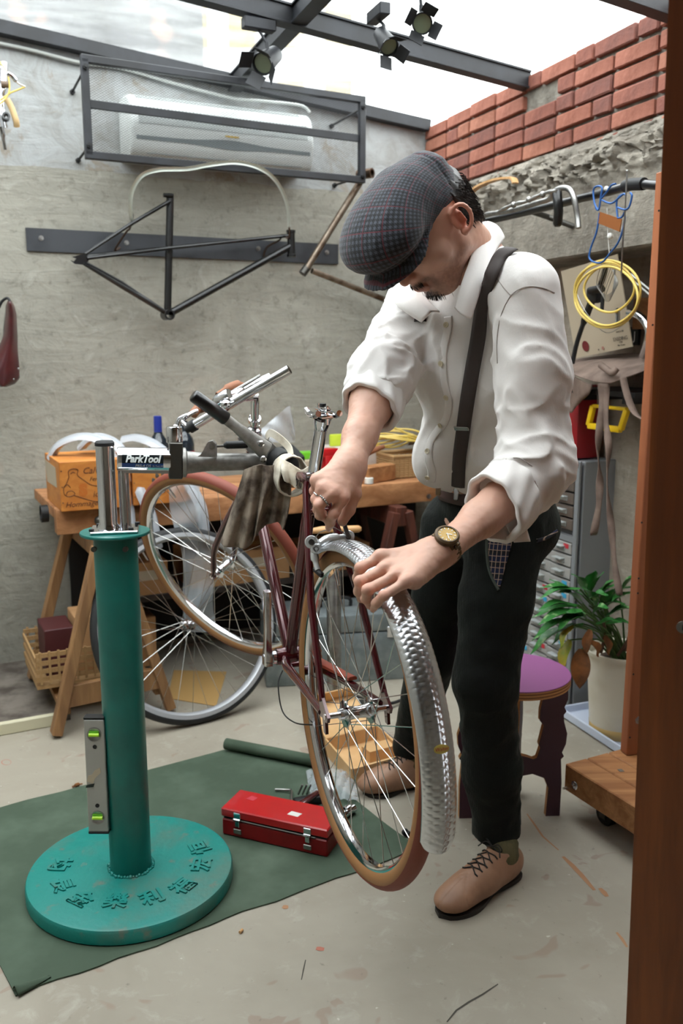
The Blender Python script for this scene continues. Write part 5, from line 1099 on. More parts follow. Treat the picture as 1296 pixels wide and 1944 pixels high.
# ---------------------------------------------------------------- socks and shoes
mat('sock_wool', '#5a5338', .9, var=('#474229', 60, .4, .6), bump=(220, .5, .002), streak=(1, 1, .15)); mat('shoe_leather', '#9c755c', .5, var=('#87634c', 14, .4, .65), bump=(150, .08, .001)); mat('sole_black', '#1d1815', .6); mat('lace', '#15120f', .8); mat('shoe_lining', '#7b5c44', .8)
def shoe(heel, toe, ank, yawz=0):
    heel, toe = Vector(heel), Vector(toe); heel.z = toe.z = 0; D = (toe-heel); L = D.length; D.normalize(); S = UP.cross(D)    # S = wearer's left
    def s(a, l, h): return A_(*(heel+D*a*L+S*l+UP*h))
    sf = union([ell(s(.82, 0, .030), (.055, .044, .026), D, S, UP), ell(s(.60, 0, .040), (.085, .044, .034), D, S, UP), ell(s(.20, 0, .045), (.056, .034, .042), D, S, UP), cap(s(.17, 0, .055), s(.24, 0, .088), .034, .035), cap(s(.42, 0, .068), s(.72, 0, .034), .030, .026), ell(s(.45, 0, .035), (.09, .036, .034), D, S, UP)], .022)
    ankc = A_(*ank); opening = cap(s(.235, 0, .080), s(.25, 0, .14), .030, .036)
    sf = minus(sf, opening, .004); sf = inter(sf, half(s(0, 0, .009), (0, 0, -1)), .003)
    def det(P):
        q = P-np.array(heel[:]); a = q@np.array(D[:])/L; l = q@np.array(S[:]); h = P[:, 2]
        g = -.0022*np.exp(-(l/.0016)**2)*(a > .74)*(h > .02)                                 # centre toe seam
        g += -.0018*np.exp(-((a-.60-.35*np.abs(l)/.045+.2*(.06-h)/.05)/.008)**2)*(h > .022)   # vamp seam
        return g+.0006*vn(P, 60)
    b0 = SO([sdf_mesh(sf, s(.5, 0, .06)-A_(.17, .17, .06), s(.5, 0, .06)+A_(.17, .17, .09), .0026, det)], 'shoe', 'shoe_leather', person, relax=1)
    outl = [(math.cos(t), math.sin(t)) for t in np.linspace(0, 2*PI, 40, endpoint=False)]
    sol = B(); vs = []
    def width(a): return .030+.018*math.exp(-((a-.74)/.22)**2)-.006*math.exp(-((a-.42)/.12)**2)
    pts = [(a, width(a)*math.sqrt(max(0, 1-((a-.5)/.5)**8))) for a in np.linspace(-.005, 1.01, 24)]
    ring = [s(a, w_, 0) for a, w_ in pts]+[s(a, -w_, 0) for a, w_ in pts[::-1]]; n_ = len(ring)
    vs = [Vector(p)+UP*.0005 for p in ring]+[Vector(p)+UP*.011 for p in ring]; sol.add(vs, [tuple(range(n_))[::-1], tuple(range(n_, 2*n_))]+[(i, (i+1) % n_, n_+(i+1) % n_, n_+i) for i in range(n_)]); O(sol, 'sole', 'sole_black', b0)
    lc = B()
    def top(a, l):
        p = s(a, l, .14)
        for _ in range(60):
            d = float(sf(p[None])[0]); p = p-A_(0, 0, 1)*d*.7
            if abs(d) < 5e-4: break
        return Vector(p)+UP*.0022
    for k in range(5):
        a = .40+k*.062; w_ = .0165
        if k < 4: lc.path([top(a, w_), top(a+.03, 0)+UP*.002, top(a+.062, -w_)], .0016, 6); lc.path([top(a, -w_), top(a+.03, 0)+UP*.004, top(a+.062, w_)], .0016, 6)
        lc.path([top(a-.004, w_+.007), top(a, w_)], .0018, 6); lc.path([top(a-.004, -w_-.007), top(a, -w_)], .0018, 6)
    kn = top(.37, 0)+UP*.006
    for sgn in (1, -1):
        lc.path(spline([kn, kn+S*sgn*.018+UP*.012, kn+S*sgn*.030+UP*.002, kn+S*sgn*.018-UP*.006, kn], 6), .0016, 6)
        lc.path(spline([kn, kn+S*sgn*.02-D*.0+UP*.004, kn+S*sgn*.034+D*.012-UP*.010], 6), .0016, 6)
    O(lc, 'laces', 'lace', b0)
    return s
sL = shoe(atz(984, 1655, 0), atz(834, 1742, 0), LA)
sR = shoe(atz(812, 1486, 0), atz(690, 1508, 0), RA_)
for s_, an, kn_ in ((sL, LA, LK), (sR, RA_, RK)):
    p0 = Vector(s_(.22, 0, .05)); p1 = Vector(s_(.22, 0, .095)); p2 = Vector(an)+(Vector(kn_)-Vector(an))*.02; p3 = Vector(an)+(Vector(kn_)-Vector(an))*.25
    cs = spline([p0, p1, p2, p3], 8); O(B().path(cs, [.036+.0016*math.sin(i*1.7) for i in range(len(cs))], 28), 'sock', 'sock_wool', person, smooth=60)
# ---------------------------------------------------------------- flat cap, hair, watch, rings
capf = union([eh(.024, 0, .086, (.110, .090, .062)), (eh(.098, 0, .078, (.078, .090, .052)), .05), (eh(-.060, .010, .078, (.034, .056, .040)), .03), (eh(.10, .0, .062, (.070, .090, .045)), .04), (eh(-.015, .0, .045, (.098, .086, .052)), .03)], .04)
def hp(P): q = P-HC; return q@HF, q@HL, q@HU
def cap_edge(P):
    a, l, u = hp(P); low = np.interp(a, [-.14, -.05, .0, .06, .12, .2], [.050, .040, .026, .014, .022, .026]); return (low-u)*.8
brim = inter(ell(hd(.100, 0, .016), (.085, .082, .0085), HF*.96-HU*.28, HL, HU*.96+HF*.28), half(hd(.05, 0, 0), -HF), .003)
def brim_c(P):
    a, l, u = hp(P); return ell(hd(.092, 0, .036), (.088, .080, .008), HF*.97-HU*.22, HL, HU*.97+HF*.22)(P+HU*((l/.083)**2)[:, None]*.020)
cap_all = lambda P: smin(np.maximum(capf(P)+.009, cap_edge(P)), np.maximum(brim_c(P), .04-hp(P)[0]), .008)
def cap_det(P):
    a, l, u = hp(P)
    w = .0045*crease(P, 2.5, 6.0, HF*.5+HL*.8, 13)*np.clip((.06-a)/.08, 0, 1)+.003*crease(P, 8.0, 3.0, HF, 11)
    g = -.0022*np.exp(-((a+.055+.25*(u-.1))/.0022)**2)*(u > .05)                                    # panel seam near the back
    g += -.0022*np.exp(-((u-.040-.00*a)/.0018)**2)*(a > .075)                                        # crown sewn to the peak
    return w+g+.0006*vn(P, 150)
m = bpy.data.materials.new('tweed'); m.use_nodes = True; n = NT(m); an_ = n.new('ShaderNodeAttribute', attribute_name='cuv'); sp_ = n.new('ShaderNodeSeparateXYZ'); n.link(an_.outputs['Vector'], sp_.inputs[0])
uu, vv = sp_.outputs[0], sp_.outputs[1]
per = .0080
a1 = n.math('LESS_THAN', n.math('FRACT', n.math('MULTIPLY', uu, 1/per)), .5); b1 = n.math('LESS_THAN', n.math('FRACT', n.math('MULTIPLY', vv, 1/per)), .5)
both = n.math('MULTIPLY', a1, b1); one = n.math('MAXIMUM', a1, b1)
dg = n.math('LESS_THAN', n.math('FRACT', n.math('MULTIPLY', n.math('ADD', uu, vv), 2/per)), .5)
c = n.mix(one, '#4a4e59', n.mix(dg, '#33363e', '#0d0e11')); c = n.mix(both, c, '#09090b')
r1 = n.math('LESS_THAN', n.math('FRACT', n.math('ADD', n.math('MULTIPLY', uu, 1/.034), .3)), .05); r2 = n.math('LESS_THAN', n.math('FRACT', n.math('MULTIPLY', vv, 1/.040)), .045)
c = n.mix(n.math('MULTIPLY', n.math('MAXIMUM', r1, r2), .42), c, '#8a2436'); n.color(n.mix(.25, c, n.mix(n.noise(an_.outputs['Vector'], 900, 2), '#101115', '#30333b')))
n.b.inputs['Roughness'].default_value = .95; n.b.inputs['Sheen Weight'].default_value = .2; n.bump(n.noise(an_.outputs['Vector'], 700, 3), .5, .0012); MATS['tweed'] = m
def cap_uv(P):
    a, l, u = hp(P); x, y, z = l, (u-.04)*.6-(a-.02)*.8, (u-.04)*.8+(a-.02)*.6; r = np.sqrt(x*x+y*y+z*z)+1e-9; g = np.arccos(np.clip(z/r, -1, 1))*.115/(np.sqrt(x*x+y*y)+1e-9); return np.stack([x*g, y*g, np.zeros_like(a)], 1)
fc = SO([sdf_mesh(cap_all, HC-A_(.26, .26, .20), HC+A_(.24, .24, .26), .0028, cap_det)], 'flat_cap', 'tweed', person, 'grey houndstooth tweed flat cap with fine red check', attr=cap_uv, relax=1)
# hair: scalp mass behind the ear and nape with loose strands
mat('hair', '#1a1310', .5, bump=(300, .3, .001))
hairf = union([eh(-.026, 0, .030, (.086, .081, .082)), eh(-.066, 0, -.030, (.030, .054, .042))], .03)
def hair_c(P):
    a, l, u = hp(P); d = hairf(P); lim = np.where(a > -.022, 1.0, -1.0)
    return np.maximum(np.maximum(d, (a+.030)*.8+(-.0)*(u)), (-.072-u))
hr = SO([sdf_mesh(hair_c, HC-.15, HC+.15, .003, lambda P: .0028*crease(P, 1.0, 2.0, HU, 60, .15))], 'hair', 'hair', person)
sb_ = B(); rr_ = random.Random(3)
for k in range(420):
    t = rr_.uniform(-1, 1); a0 = rr_.uniform(-.115, -.028); u0 = rr_.uniform(-.07, .045); l0 = .083*math.sqrt(max(0, 1-((a0+.03)/.09)**2*.8))
    if rr_.random() < .35: l0 *= t
    p = hd(a0, l0, u0); q = p.copy()
    for _ in range(12):
        d = float(hair_c(q[None])[0]); g_ = _n(q-hd(-.03, 0, 0)); q = q-g_*d*.8
    dr2 = _n(-HU*.9-HF*.25+HL*rr_.uniform(-.2, .2)); g_ = _n(q-hd(-.03, 0, 0)); L_ = rr_.uniform(.010, .022)
    sb_.path([Vector(q), Vector(q+dr2*L_*.5+g_*.004), Vector(q+dr2*L_+g_*rr_.uniform(-.002, .004))], [.0009, .0007, .0002], 4, caps=False)
for k in range(190):      # sideburn, moustache and goatee hairs
    if k < 110: q = hd(rr_.gauss(.083, .010), rr_.gauss(0, .013), rr_.gauss(-.098, .008)); dr2 = _n(-HU+HF*.3)
    elif k < 190: q = hd(.1, rr_.uniform(-.026, .026), rr_.gauss(-.050, .002)); dr2 = _n(-HU+HL*rr_.uniform(-.6, .6))
    else: q = hd(rr_.uniform(.0, .022), .068, rr_.uniform(-.02, .03)); dr2 = _n(-HU)
    for _ in range(12):
        d = float(head(q[None])[0]); g_ = grad(head, q); q = q-g_*d*.8
    l_ = .008 if k < 190 else .0035; sb_.path([Vector(q), Vector(q+dr2*l_*.5+g_*l_*.22), Vector(q+dr2*l_+g_*l_*.2)], [.0005, .0004, .0001], 3, caps=False)
O(sb_, 'hair_strands', 'hair', hr, kind='stuff')
# wooden wristwatch on the left wrist
mat('watch_wood', '#6b5230', .5, var=('#4d3a20', 90, .4, .6)); mat('watch_dial', '#b88d12', .3); mat('watch_hand', '#f0efe8', .3)
wx = Vector(_n(LWr-LE)); wc = Vector(LWr)-wx*.004; wn = (Vector(PX(826, 1032, 1.55))-wc); wn = (wn-wx*wn.dot(wx)).normalized(); wn = (EYE-wc).normalized()*.9+UP*.62; wn = (wn-wx*wn.dot(wx)).normalized(); ws = wn.cross(wx)
wt = T('tmp_w', None, None, wc) if False else None
ctr = wc+wn*.0345
case = O(B().lathe(ctr, wn, [(0, -.005), (.019, -.005), (.0215, -.002), (.0215, .004), (.0185, .0068), (.0165, .0066), (.0165, .0045), (0, .0045)], 40), 'wristwatch', 'watch_wood', person, 'wooden wristwatch with mustard-yellow dial')
O(B().lathe(ctr, wn, [(0, .0046), (.0162, .0046), (.0162, .0049), (0, .0049)], 32), 'dial', 'watch_dial', case)
hm_ = B()
for k in range(12):
    d = wx*math.cos(k*PI/6)+ws*math.sin(k*PI/6); hm_.beam(ctr+d*.0115+wn*.0054, ctr+d*.0148+wn*.0054, .0012, .0005, wn)
for ang, L_ in ((2.2, .008), (.9, .011)): d = wx*math.cos(ang)+ws*math.sin(ang); hm_.beam(ctr-d*.002+wn*.0058, ctr+d*L_+wn*.0058, .0014, .0004, wn)
O(hm_, 'hands_and_marks', 'watch_hand', case)
O(B().lathe(ctr+ws*.022, ws, [(0, 0), (.003, 0), (.003, .004), (0, .004)], 10), 'crown', 'watch_wood', case)
for k in range(5):
    for sgn in (1, -1):
        a = sgn*(.62+k*.30); r = .031 if k else .0325; d = wn*math.cos(a)+ws*math.sin(a); tg = ws*math.cos(a)-wn*math.sin(a); d = d.normalized(); p = wc+d*(r*(1.0-.02*k))
        for x in (-.0078, 0, .0078): O(B().box(p+wx*x+tg*(.0035 if x == 0 else 0), (.0074, .0082, .004), wx, tg, d, bev=.0008), 'band_link', 'watch_wood', case)
# rings on the right hand
for (j, w_, nm) in ((rfj[1], .0032, 'finger_ring'), (rfj[2], .0022, 'finger_ring')):
    c = Vector(j[0]+(j[1]-j[0])*.62); ax = Vector(_n(j[1]-j[0])); u_ = ax.orthogonal().normalized(); v2 = ax.cross(u_); r = .0112
    rg = B().lathe(c, ax, [(r-.0012, -w_/2), (r, -w_/2), (r+.0006, 0), (r, w_/2), (r-.0012, w_/2)], 30, closed=True)
    if w_ > .003:
        for k in range(18): t = 2*PI*k/18; rg.ball(c+(u_*math.cos(t)+v2*math.sin(t))*r, .0021, 6)
    O(rg, nm, 'clip_metal', body)
# the quick-release cable end he is pulling
O(B().path(spline([at(628, 985, 1.66), at(640, 978, 1.66), at(650, 985, 1.68), at(656, 1004, 1.72), at(661, 1018, 1.77)], 6), .0045, 10), 'cable_lever', 'dark_steel', bike, smooth=60)
# ================================================================ things on the back wall
def bsz(u, v, off): p = bwp(u, v, off); return (p-B0).dot(DB), p.z
# wire cage round the air conditioner
cg = T('wire_cage', 'black steel cage of fine wire mesh round the air conditioner', 'cage', BW(.83, 1.945, .25))
S0_, S1_, Z0_, Z1_ = .280, 1.376, 1.955, 2.262; CO = .25
zt = lambda s: Z1_+.012*(1-(s-S0_)/(S1_-S0_))
fb = B(); bw_ = .026
for (a, b_, c, d) in ((S0_, zt(S0_), S1_, zt(S1_)), (S0_, Z0_, S1_, Z0_)): fb.beam(BW(a-.013, b_, CO), BW(c+.013, d, CO), bw_, bw_, bev=.002)
for s in (S0_, S1_): fb.beam(BW(s, Z0_, CO), BW(s, zt(s), CO), bw_, bw_, up=NB, bev=.002)
cf = O(fb, 'cage_frame', 'black_steel', cg)
O(B().beam(BW(S0_, Z0_+.173, CO-.004), BW(S1_, Z0_+.160, CO-.004), .012, .028, bev=.001), 'cross_bar', 'black_steel', cg)
wm = B(); pitch = .0085; hgt = Z1_-Z0_
k = -int(hgt/pitch/1.6)-1
for sg in (1, -1):
    x = -hgt*1.6
    while x < (S1_-S0_)+hgt*1.6:
        # a strand rises 1 for 1.6 across; clip to the frame
        xa, xb = (x, x+hgt*1.6*sg); za, zb = Z0_, Z1_
        pts = []
        t0, t1 = 0.0, 1.0; L = S1_-S0_; dx = xb-xa
        for lo_, hi_ in ((0, L),):
            ta, tb = (lo_-xa)/dx, (hi_-xa)/dx; t0, t1 = max(t0, min(ta, tb)), min(t1, max(ta, tb))
        if t1-t0 > .01: wm.path([BW(S0_+xa+dx*t0, za+(zb-za)*t0, CO-.006+.001*sg), BW(S0_+xa+dx*t1, za+(zb-za)*t1, CO-.006+.001*sg)], .00055, 3, caps=False)
        x += pitch*1.6
for zz, s_, up_ in ((Z0_, 0, 0),): pass
O(wm, 'wire_mesh', 'mesh_wire', cg, kind='stuff', smooth=0)
for (u, v), (s, z) in (((137, 175), (S0_, zt(S0_)-.03)), ((148, 305), (S0_, Z0_+.03)), ((628, 240), (S1_, zt(S1_)-.03)), ((634, 352), (S1_, Z0_+.012))):
    p = bwp(u, v); q = BW(s, z, CO+.03); O(B().tube(p, q, .0045, 8).lathe(p, NB, [(0, 0), (.010, 0), (.010, .012), (0, .012)], 6).lathe(BW(s, z, CO+.013), NB, [(0, 0), (.010, 0), (.010, .010), (0, .010)], 6), 'threaded_rod', 'matt_black', cg)
# air conditioner: rounded body, louvres, grey flap
ac = T('air_conditioner', 'white wall-mounted air conditioner behind the wire cage', 'air conditioner', BW(.83, 1.99, .1))
prof = [(0.0, 1.985), (.135, 1.985), (.158, 2.0), (.172, 2.03), (.178, 2.07), (.178, 2.10), (.172, 2.145), (.155, 2.185), (.125, 2.208), (.08, 2.214), (0.0, 2.214)]
SA, SB = .452, 1.198
b = B(); n_ = len(prof)
def acx(s, k=1.0): return [BW(s, 2.1+(z-2.1)*k, .002+o*k) for o, z in prof]
ringsAC = [acx(SA, .93), acx(SA+.006, .985), acx(SA+.014, 1.0), acx(SB-.014, 1.0), acx(SB-.006, .985), acx(SB, .93)]
vs = [p for r in ringsAC for p in r]; b.add(vs, [(i*n_+k, i*n_+(k+1) % n_, (i+1)*n_+(k+1) % n_, (i+1)*n_+k) for i in range(5) for k in range(n_)]+[tuple(range(n_)), tuple(range(5*n_, 6*n_))[::-1]])
acb = O(b, 'housing', 'ac_white', ac, smooth=50)
def acp(s, q):
    """point on the front skin at fraction q of its outline"""
    x = q*(n_-1); i = min(int(x), n_-2); f = x-i; o = prof[i][0]*(1-f)+prof[i+1][0]*f; z = prof[i][1]*(1-f)+prof[i+1][1]*f; return BW(s, z, o+.003)
for k in range(9):
    q = .505+k*.0145; O(B().path([acp(SA+.03, q), acp(SB-.03, q)], .0014, 4), 'louvre', 'ac_vent', acb)
for k in range(5):
    q = .74+k*.022; O(B().path([acp(SA+.03, q), acp(SB-.05, q)], .0014, 4), 'louvre', 'ac_vent', acb)
def flap(i, j):
    s = SA+.02+(SB-SA-.04)*i; mid = math.exp(-((i-.52)/.16)**2); top = .352+.05*mid*.55+.02*(1-abs(i-.5)*2)*.3; bot = .335-.02*mid; return acp(s, bot+(top-bot+.015)*j)+NB*.0015
O(B().grid(flap, 50, 5), 'grey_flap', 'ac_grey', acb); O(B().box(acp((SA+SB)/2+.02, .445)+NB*.001, (.055, .001, .006), DB, -NB), 'maker_plate', 'brass', acb)
O(B().path([acp(SA+.06, .20), acp(SB-.05, .20)], .0015, 4), 'outlet_seam', 'ac_grey', acb)
# cable along the wall top, passing behind the cage
O(B().path(spline([bwp(-20, 78, .02), bwp(60, 95, .02), bwp(150, 118, .02), bwp(230, 130, .015), bwp(330, 158, .02), bwp(440, 186, .03), bwp(500, 192, .08), bwp(570, 200, .12), bwp(588, 214, .13)], 8), .006, 8), 'cable', 'cable_clear', None, 'pale grey cable running along the top of the back wall behind the cage', 'cable')
# steel strip with bolts
st_ = T('steel_strip', 'dark steel strip bolted to the back wall behind the hanging frames', 'metal strip', BW(.73, 1.64, .004))
O(B().beam(BW(.083, 1.682, .006), BW(1.389, 1.682, .006), .008, .084, up=UP), 'bar', mat('raw_steel', '#45474b', .5, .5, var=('#36383c', 7, .4, .65)), st_)
for (u, v) in ((78, 452), (240, 461), (490, 472), (620, 479)): O(B().lathe(bwp(u, v, .010), NB, [(0, 0), (.010, 0), (.010, .003), (.006, .003), (.006, .009), (0, .009)], 8), 'bolt', 'aluminium', st_)
# hooks with brown tips, one pair at each side of the black frame
for k, (pts, lab) in enumerate(((((228, 470), (218, 474), (240, 440), (246, 434), (252, 412), (249, 402)), 'dark coat-hook at the left end of the hanging black frame'), (((500, 492), (506, 470), (530, 456), (535, 446), (548, 452), (549, 432)), 'dark coat-hook at the right end of the hanging black frame'))):
    offs = [.012, .03, .09, .11, .13, .15]; O(B().path(spline([bwp(u, v, o) for (u, v), o in zip(pts, offs)], 6), .004, 8), 'wall_hook', mat('hook_brown', '#4a3a30', .4, .5) if k == 0 else 'hook_brown', None, lab, 'hook', 'hooks carrying the black frame')
# black lug frame on the hooks
FO = .115
def w_(u, v, o=FO): return bwp(u, v, o)
bf = T('bare_frameset', 'glossy black bare bicycle frame hanging on hooks over the steel strip', 'bicycle frame', w_(320, 600))
ht0, ht1 = w_(552, 438), w_(553, 487); stt, bbk = w_(323, 368), w_(318, 598); dr1 = w_(146, 490)
O(B().tube(ht0, ht1, .0165, 18).lathe(ht0, (ht0-ht1), [(.0165, -.01), (.019, -.008), (.019, .002), (0, .002)], 18).lathe(ht1, (ht1-ht0), [(.0165, -.01), (.019, -.008), (.019, .002), (0, .002)], 18), 'head_tube', 'gloss_black', bf)
O(B().tube(stt, bbk, .0145, 16).lathe(w_(319, 371, FO+.015), DB, [(0, -.018), (.008, -.018), (.008, .018), (0, .018)], 10), 'seat_tube', 'gloss_black', bf)
O(B().tube(w_(550, 468), w_(324, 594), .0145, 16), 'down_tube', 'gloss_black', bf)
for d_ in (.035, -.035): O(B().path([w_(549, 447, FO), w_(500, 452, FO+d_*.6), w_(320, 471, FO+d_), w_(165, 488+d_*60, FO+d_*1.6)], .0075, 10), 'lateral_tube', 'gloss_black', bf)
for d_ in (.05, -.05):
    O(B().path([w_(322, 382, FO+d_*.3), w_(250, 424, FO+d_*.7), w_(162, 482, FO+d_)], [.0075, .0075, .006], 10), 'seat_stay', 'gloss_black', bf)
    O(B().path([w_(312, 592, FO+d_*.4), w_(230, 540+d_*60, FO+d_*.8), w_(158, 498+d_*40, FO+d_)], [.0095, .009, .006], 10), 'chain_stay', 'gloss_black', bf)
    c_ = w_(152, 491, FO+d_); O(B().prism([(.03, .012), (.012, .018), (-.028, .004), (-.014, .0), (-.024, -.012), (-.034, -.008), (-.020, -.020), (.014, -.022), (.03, -.008)], c_, DB, UP, .006), 'dropout', 'gloss_black', bf)
O(B().lathe(w_(318, 598), NB, [(.014, -.034), (.0205, -.034), (.0205, .034), (.014, .034)], 24, closed=True), 'bottom_bracket_shell', 'gloss_black', bf)
# pale mudguard hoop standing over the frame
O(B().path(spline([w_(250, 418, .14), w_(247, 392, .17), w_(251, 362, .20), w_(268, 334, .24), w_(300, 322, .27), w_(355, 320, .285), w_(400, 312, .29), w_(450, 308, .29), w_(495, 320, .28), w_(525, 346, .24), w_(543, 385, .19), w_(548, 430, .15)], 8), .0075, sect=[(-1, -.3), (-.5, .1), (0, .25), (.5, .1), (1, -.3), (1, -.45), (.5, -.15), (0, 0), (-.5, -.15), (-1, -.45)]), 'mudguard', mat('hoop_pale', '#c5cbc2', .3, .5), None, 'pale silver mudguard hoop arching over the hanging black frame', 'mudguard', smooth=60)
# raw bronze-coloured tubes and a blue tube, right of the strip
rf = T('raw_frameset', 'raw brazed unpainted frame tubes hanging right of the steel strip', 'bicycle frame', bwp(640, 560, .14))
q0, q1, q2, q3 = bwp(693, 330, .22), bwp(578, 516, .14), bwp(592, 514, .14), bwp(748, 576, .10)
O(B().tube(q0, q1, .0140, 16), 'raw_tube', 'bare_tube', rf); O(B().tube(q2, q3, .0120, 16), 'raw_tube', 'bare_tube', rf)
O(B().lathe(q0, (NB+DB*.6), [(.014, -.034), (.020, -.034), (.020, .034), (.014, .034)], 24, closed=True), 'bracket_shell', 'bare_tube', rf); O(B().tube(bwp(574, 520, .14), bwp(584, 506, .14), .017, 16), 'brazed_lug', 'dark_steel', rf)
O(B().tube(bwp(757, 520, .13), bwp(746, 612, .11), .018, 16).tube(bwp(754, 556, .12), bwp(790, 640, .12), .014, 12), 'blue_frameset', 'blue_paint', None, 'blue painted frame tubes hanging by the shirt shoulder, partly hidden', 'bicycle frame')
O(B().tube(bwp(738, 540, .03), bwp(736, 720, .03), .009, 10), 'wall_rail', 'matt_black', None, 'thin black upright rail on the back wall left of the white shirt', 'rail')
# saddle hanging at the left edge
sd = T('saddle', 'dark red leather saddle with copper rivets hanging nose-up at the left edge', 'saddle', bwp(8, 735, .1))
def swd(i, j):
    t = j; prof_ = [(0, 3), (.05, 8), (.15, 10), (.4, 13), (.6, 20), (.78, 32), (.9, 33), (.97, 22), (1, 6)]
    wv_ = np.interp(t, [a for a, _ in prof_], [b_ for _, b_ in prof_]); cx = np.interp(t, [0, .15, .4, .6, .8, 1], [18, 21, 20, 14, 5, 6]); u = cx+(i-.5)*2*wv_*(.95); v = 572+t*162
    o = .14+.05*math.cos((i-.5)*PI*.95)-.03*t*(1-t)
    return bwp(u, v, o)
sdl = O(B().grid(swd, 22, 30), 'leather_top', 'saddle_leather', sd, smooth=60, solid=.004)
O(B().path(spline([bwp(20, 574, .17), bwp(14, 566, .16), bwp(4, 572, .15), bwp(-2, 584, .14)], 6), .005, 8), 'nose_bracket', 'matt_black', sd)
for (u, v) in ((22, 584), (26, 720), (12, 728), (35, 700), (4, 733)): O(B().ball(bwp(u, v, .175 if v < 600 else .165), .0042, 8), 'rivet', 'aluminium', sd)
O(B().path(spline([bwp(0, 690, .13), bwp(6, 650, .1), bwp(8, 620, .12), bwp(12, 590, .14)], 6), .004, 8), 'rail', 'chrome', sd)
# brake levers and bars hanging at the upper left edge
hbL = T('handlebar', 'chrome handlebar end with tan hood and cables at the upper left edge', 'handlebar', bwp(10, 280, .15))
O(B().path(spline([bwp(8, 120, .15), bwp(6, 160, .17), bwp(2, 190, .17), bwp(4, 215, .18), bwp(9, 243, .18)], 6), .012, 12), 'bar_tube', 'chrome', hbL)
O(B().path(spline([bwp(13, 188, .2), bwp(22, 205, .2), bwp(30, 228, .2), bwp(32, 240, .19)], 6), .0105, 12), 'tan_hood', mat('tan_hood', '#c9ab7c', .5), hbL, smooth=60)
O(B().lathe(bwp(11, 222, .20), (NB+UP*.2), [(.008, -.01), (.0135, -.01), (.0135, .01), (.008, .01)], 20, closed=True), 'clamp_ring', 'gloss_black', hbL)
O(B().path(spline([bwp(2, 240, .18), bwp(6, 262, .17), bwp(10, 284, .16)], 5), [.010]*5+[.007]*6, 10), 'lever_blade', 'chrome', hbL)
O(B().path(spline([bwp(-2, 124, .18), bwp(12, 138, .2), bwp(24, 146, .2), bwp(34, 158, .2), bwp(48, 165, .2)], 5), [.003]*6+[.008]*8+[.003]*7, 8), 'cable_adjuster', 'chrome', hbL)
O(B().path(spline([bwp(0, 118, .18), bwp(14, 140, .2), bwp(18, 170, .2), bwp(8, 190, .2), bwp(-6, 200, .2)], 6), .0028, 6).path([bwp(48, 165, .2), bwp(20, 176, .2), bwp(-8, 196, .19)], .0028, 6), 'cable_ends', 'cable_yellow', hbL)
O(B().lathe(bwp(9, 160, .19), DB, [(0, -.012), (.011, -.012), (.011, .012), (0, .012)], 14), 'bar_plug', mat('plug_brown', '#6d5a4a', .5), hbL)
# ================================================================ workbench
BZ, BT, BO = .74, .088, .545
wb = T('workbench', 'pine workbench with a thick scarred front beam along the back wall', 'workbench', BW(.95, 0, .3))
s_l, s_r = .05, 1.80
O(B().beam(BW(s_l, BZ-BT/2, BO-.03), BW(s_r, BZ-BT/2, BO-.03), .06, BT, bev=.004), 'front_beam', 'bench_wood', wb)
pw = (BO-.07-.03)/4
for k in range(4): O(B().beam(BW(s_l, BZ-.02+random.uniform(-.001, .001), .03+pw*(k+.5)), BW(s_r, BZ-.02, .03+pw*(k+.5)), pw-.003, .038, bev=.002), 'plank', 'bench_wood', wb)
O(B().lathe(bwp(813, 942, BO), NB, [(0, 0), (.010, 0), (.010, .006), (0, .006)], 8), 'bolt', 'aluminium', wb)
def trestle(F1, F2, F3, zt_, m_, nm, lab, shelf=None):
    F1, F2, F3 = Vector(F1), Vector(F2), Vector(F3); F4 = F2+(F3-F1); F4.z = 0
    t = T('trestle', lab, 'trestle', (F1+F3)/2, 'trestles under the workbench'); a0 = (F1+F3)/2; a1 = (F2+F4)/2; a0.z = a1.z = zt_
    O(B().beam(a0+(a0-a1)*.02, a1-(a0-a1)*.02, .05, .08, bev=.003), 'ridge_beam', m_, t)
    for F, a in ((F1, a0), (F3, a0), (F2, a1), (F4, a1)):
        d = (F3-F1).normalized()*(1 if F in (F3,) or F is F4 else -1); top = a.copy(); top.z = zt_+.02; top = top+d*.03
        ax = (top-F).normalized(); O(B().beam(F+ax*.012, top, .034, .046, up=(F2-F1).normalized(), bev=.002), 'leg', m_, t)
    for Fa, Fb, a in ((F1, F3, a0), (F2, F4, a1)):
        f = .22; O(B().beam(Fa.lerp(a, f)+UP*0, Fb.lerp(a, f), .024, .075, bev=.002), 'stretcher', m_, t)
    for Fa, Fb in ((F1, F2), (F3, F4)):
        f = .20; A0 = Fa.lerp(a0, f); A1 = Fb.lerp(a1, f); O(B().beam(A0-UP*.04, A1-UP*.04, .03, .022), 'side_rail', m_, t)
    return t
F1, F2, F3 = atz(105, 1400, 0), atz(60, 1293, .038), atz(325, 1349, 0)
trestle(F1, F2, F3, .612, 'trestle', 'trestle', 'pale pine trestle under the left end of the workbench')
G1, G2, G3 = BW(1.20, 0, .60), BW(1.20, 0, .16), BW(1.55, 0, .60)
trestle(G1, G2, G3, .612, 'dark_leg', 'trestle', 'red-brown trestle under the workbench behind the pump handle')
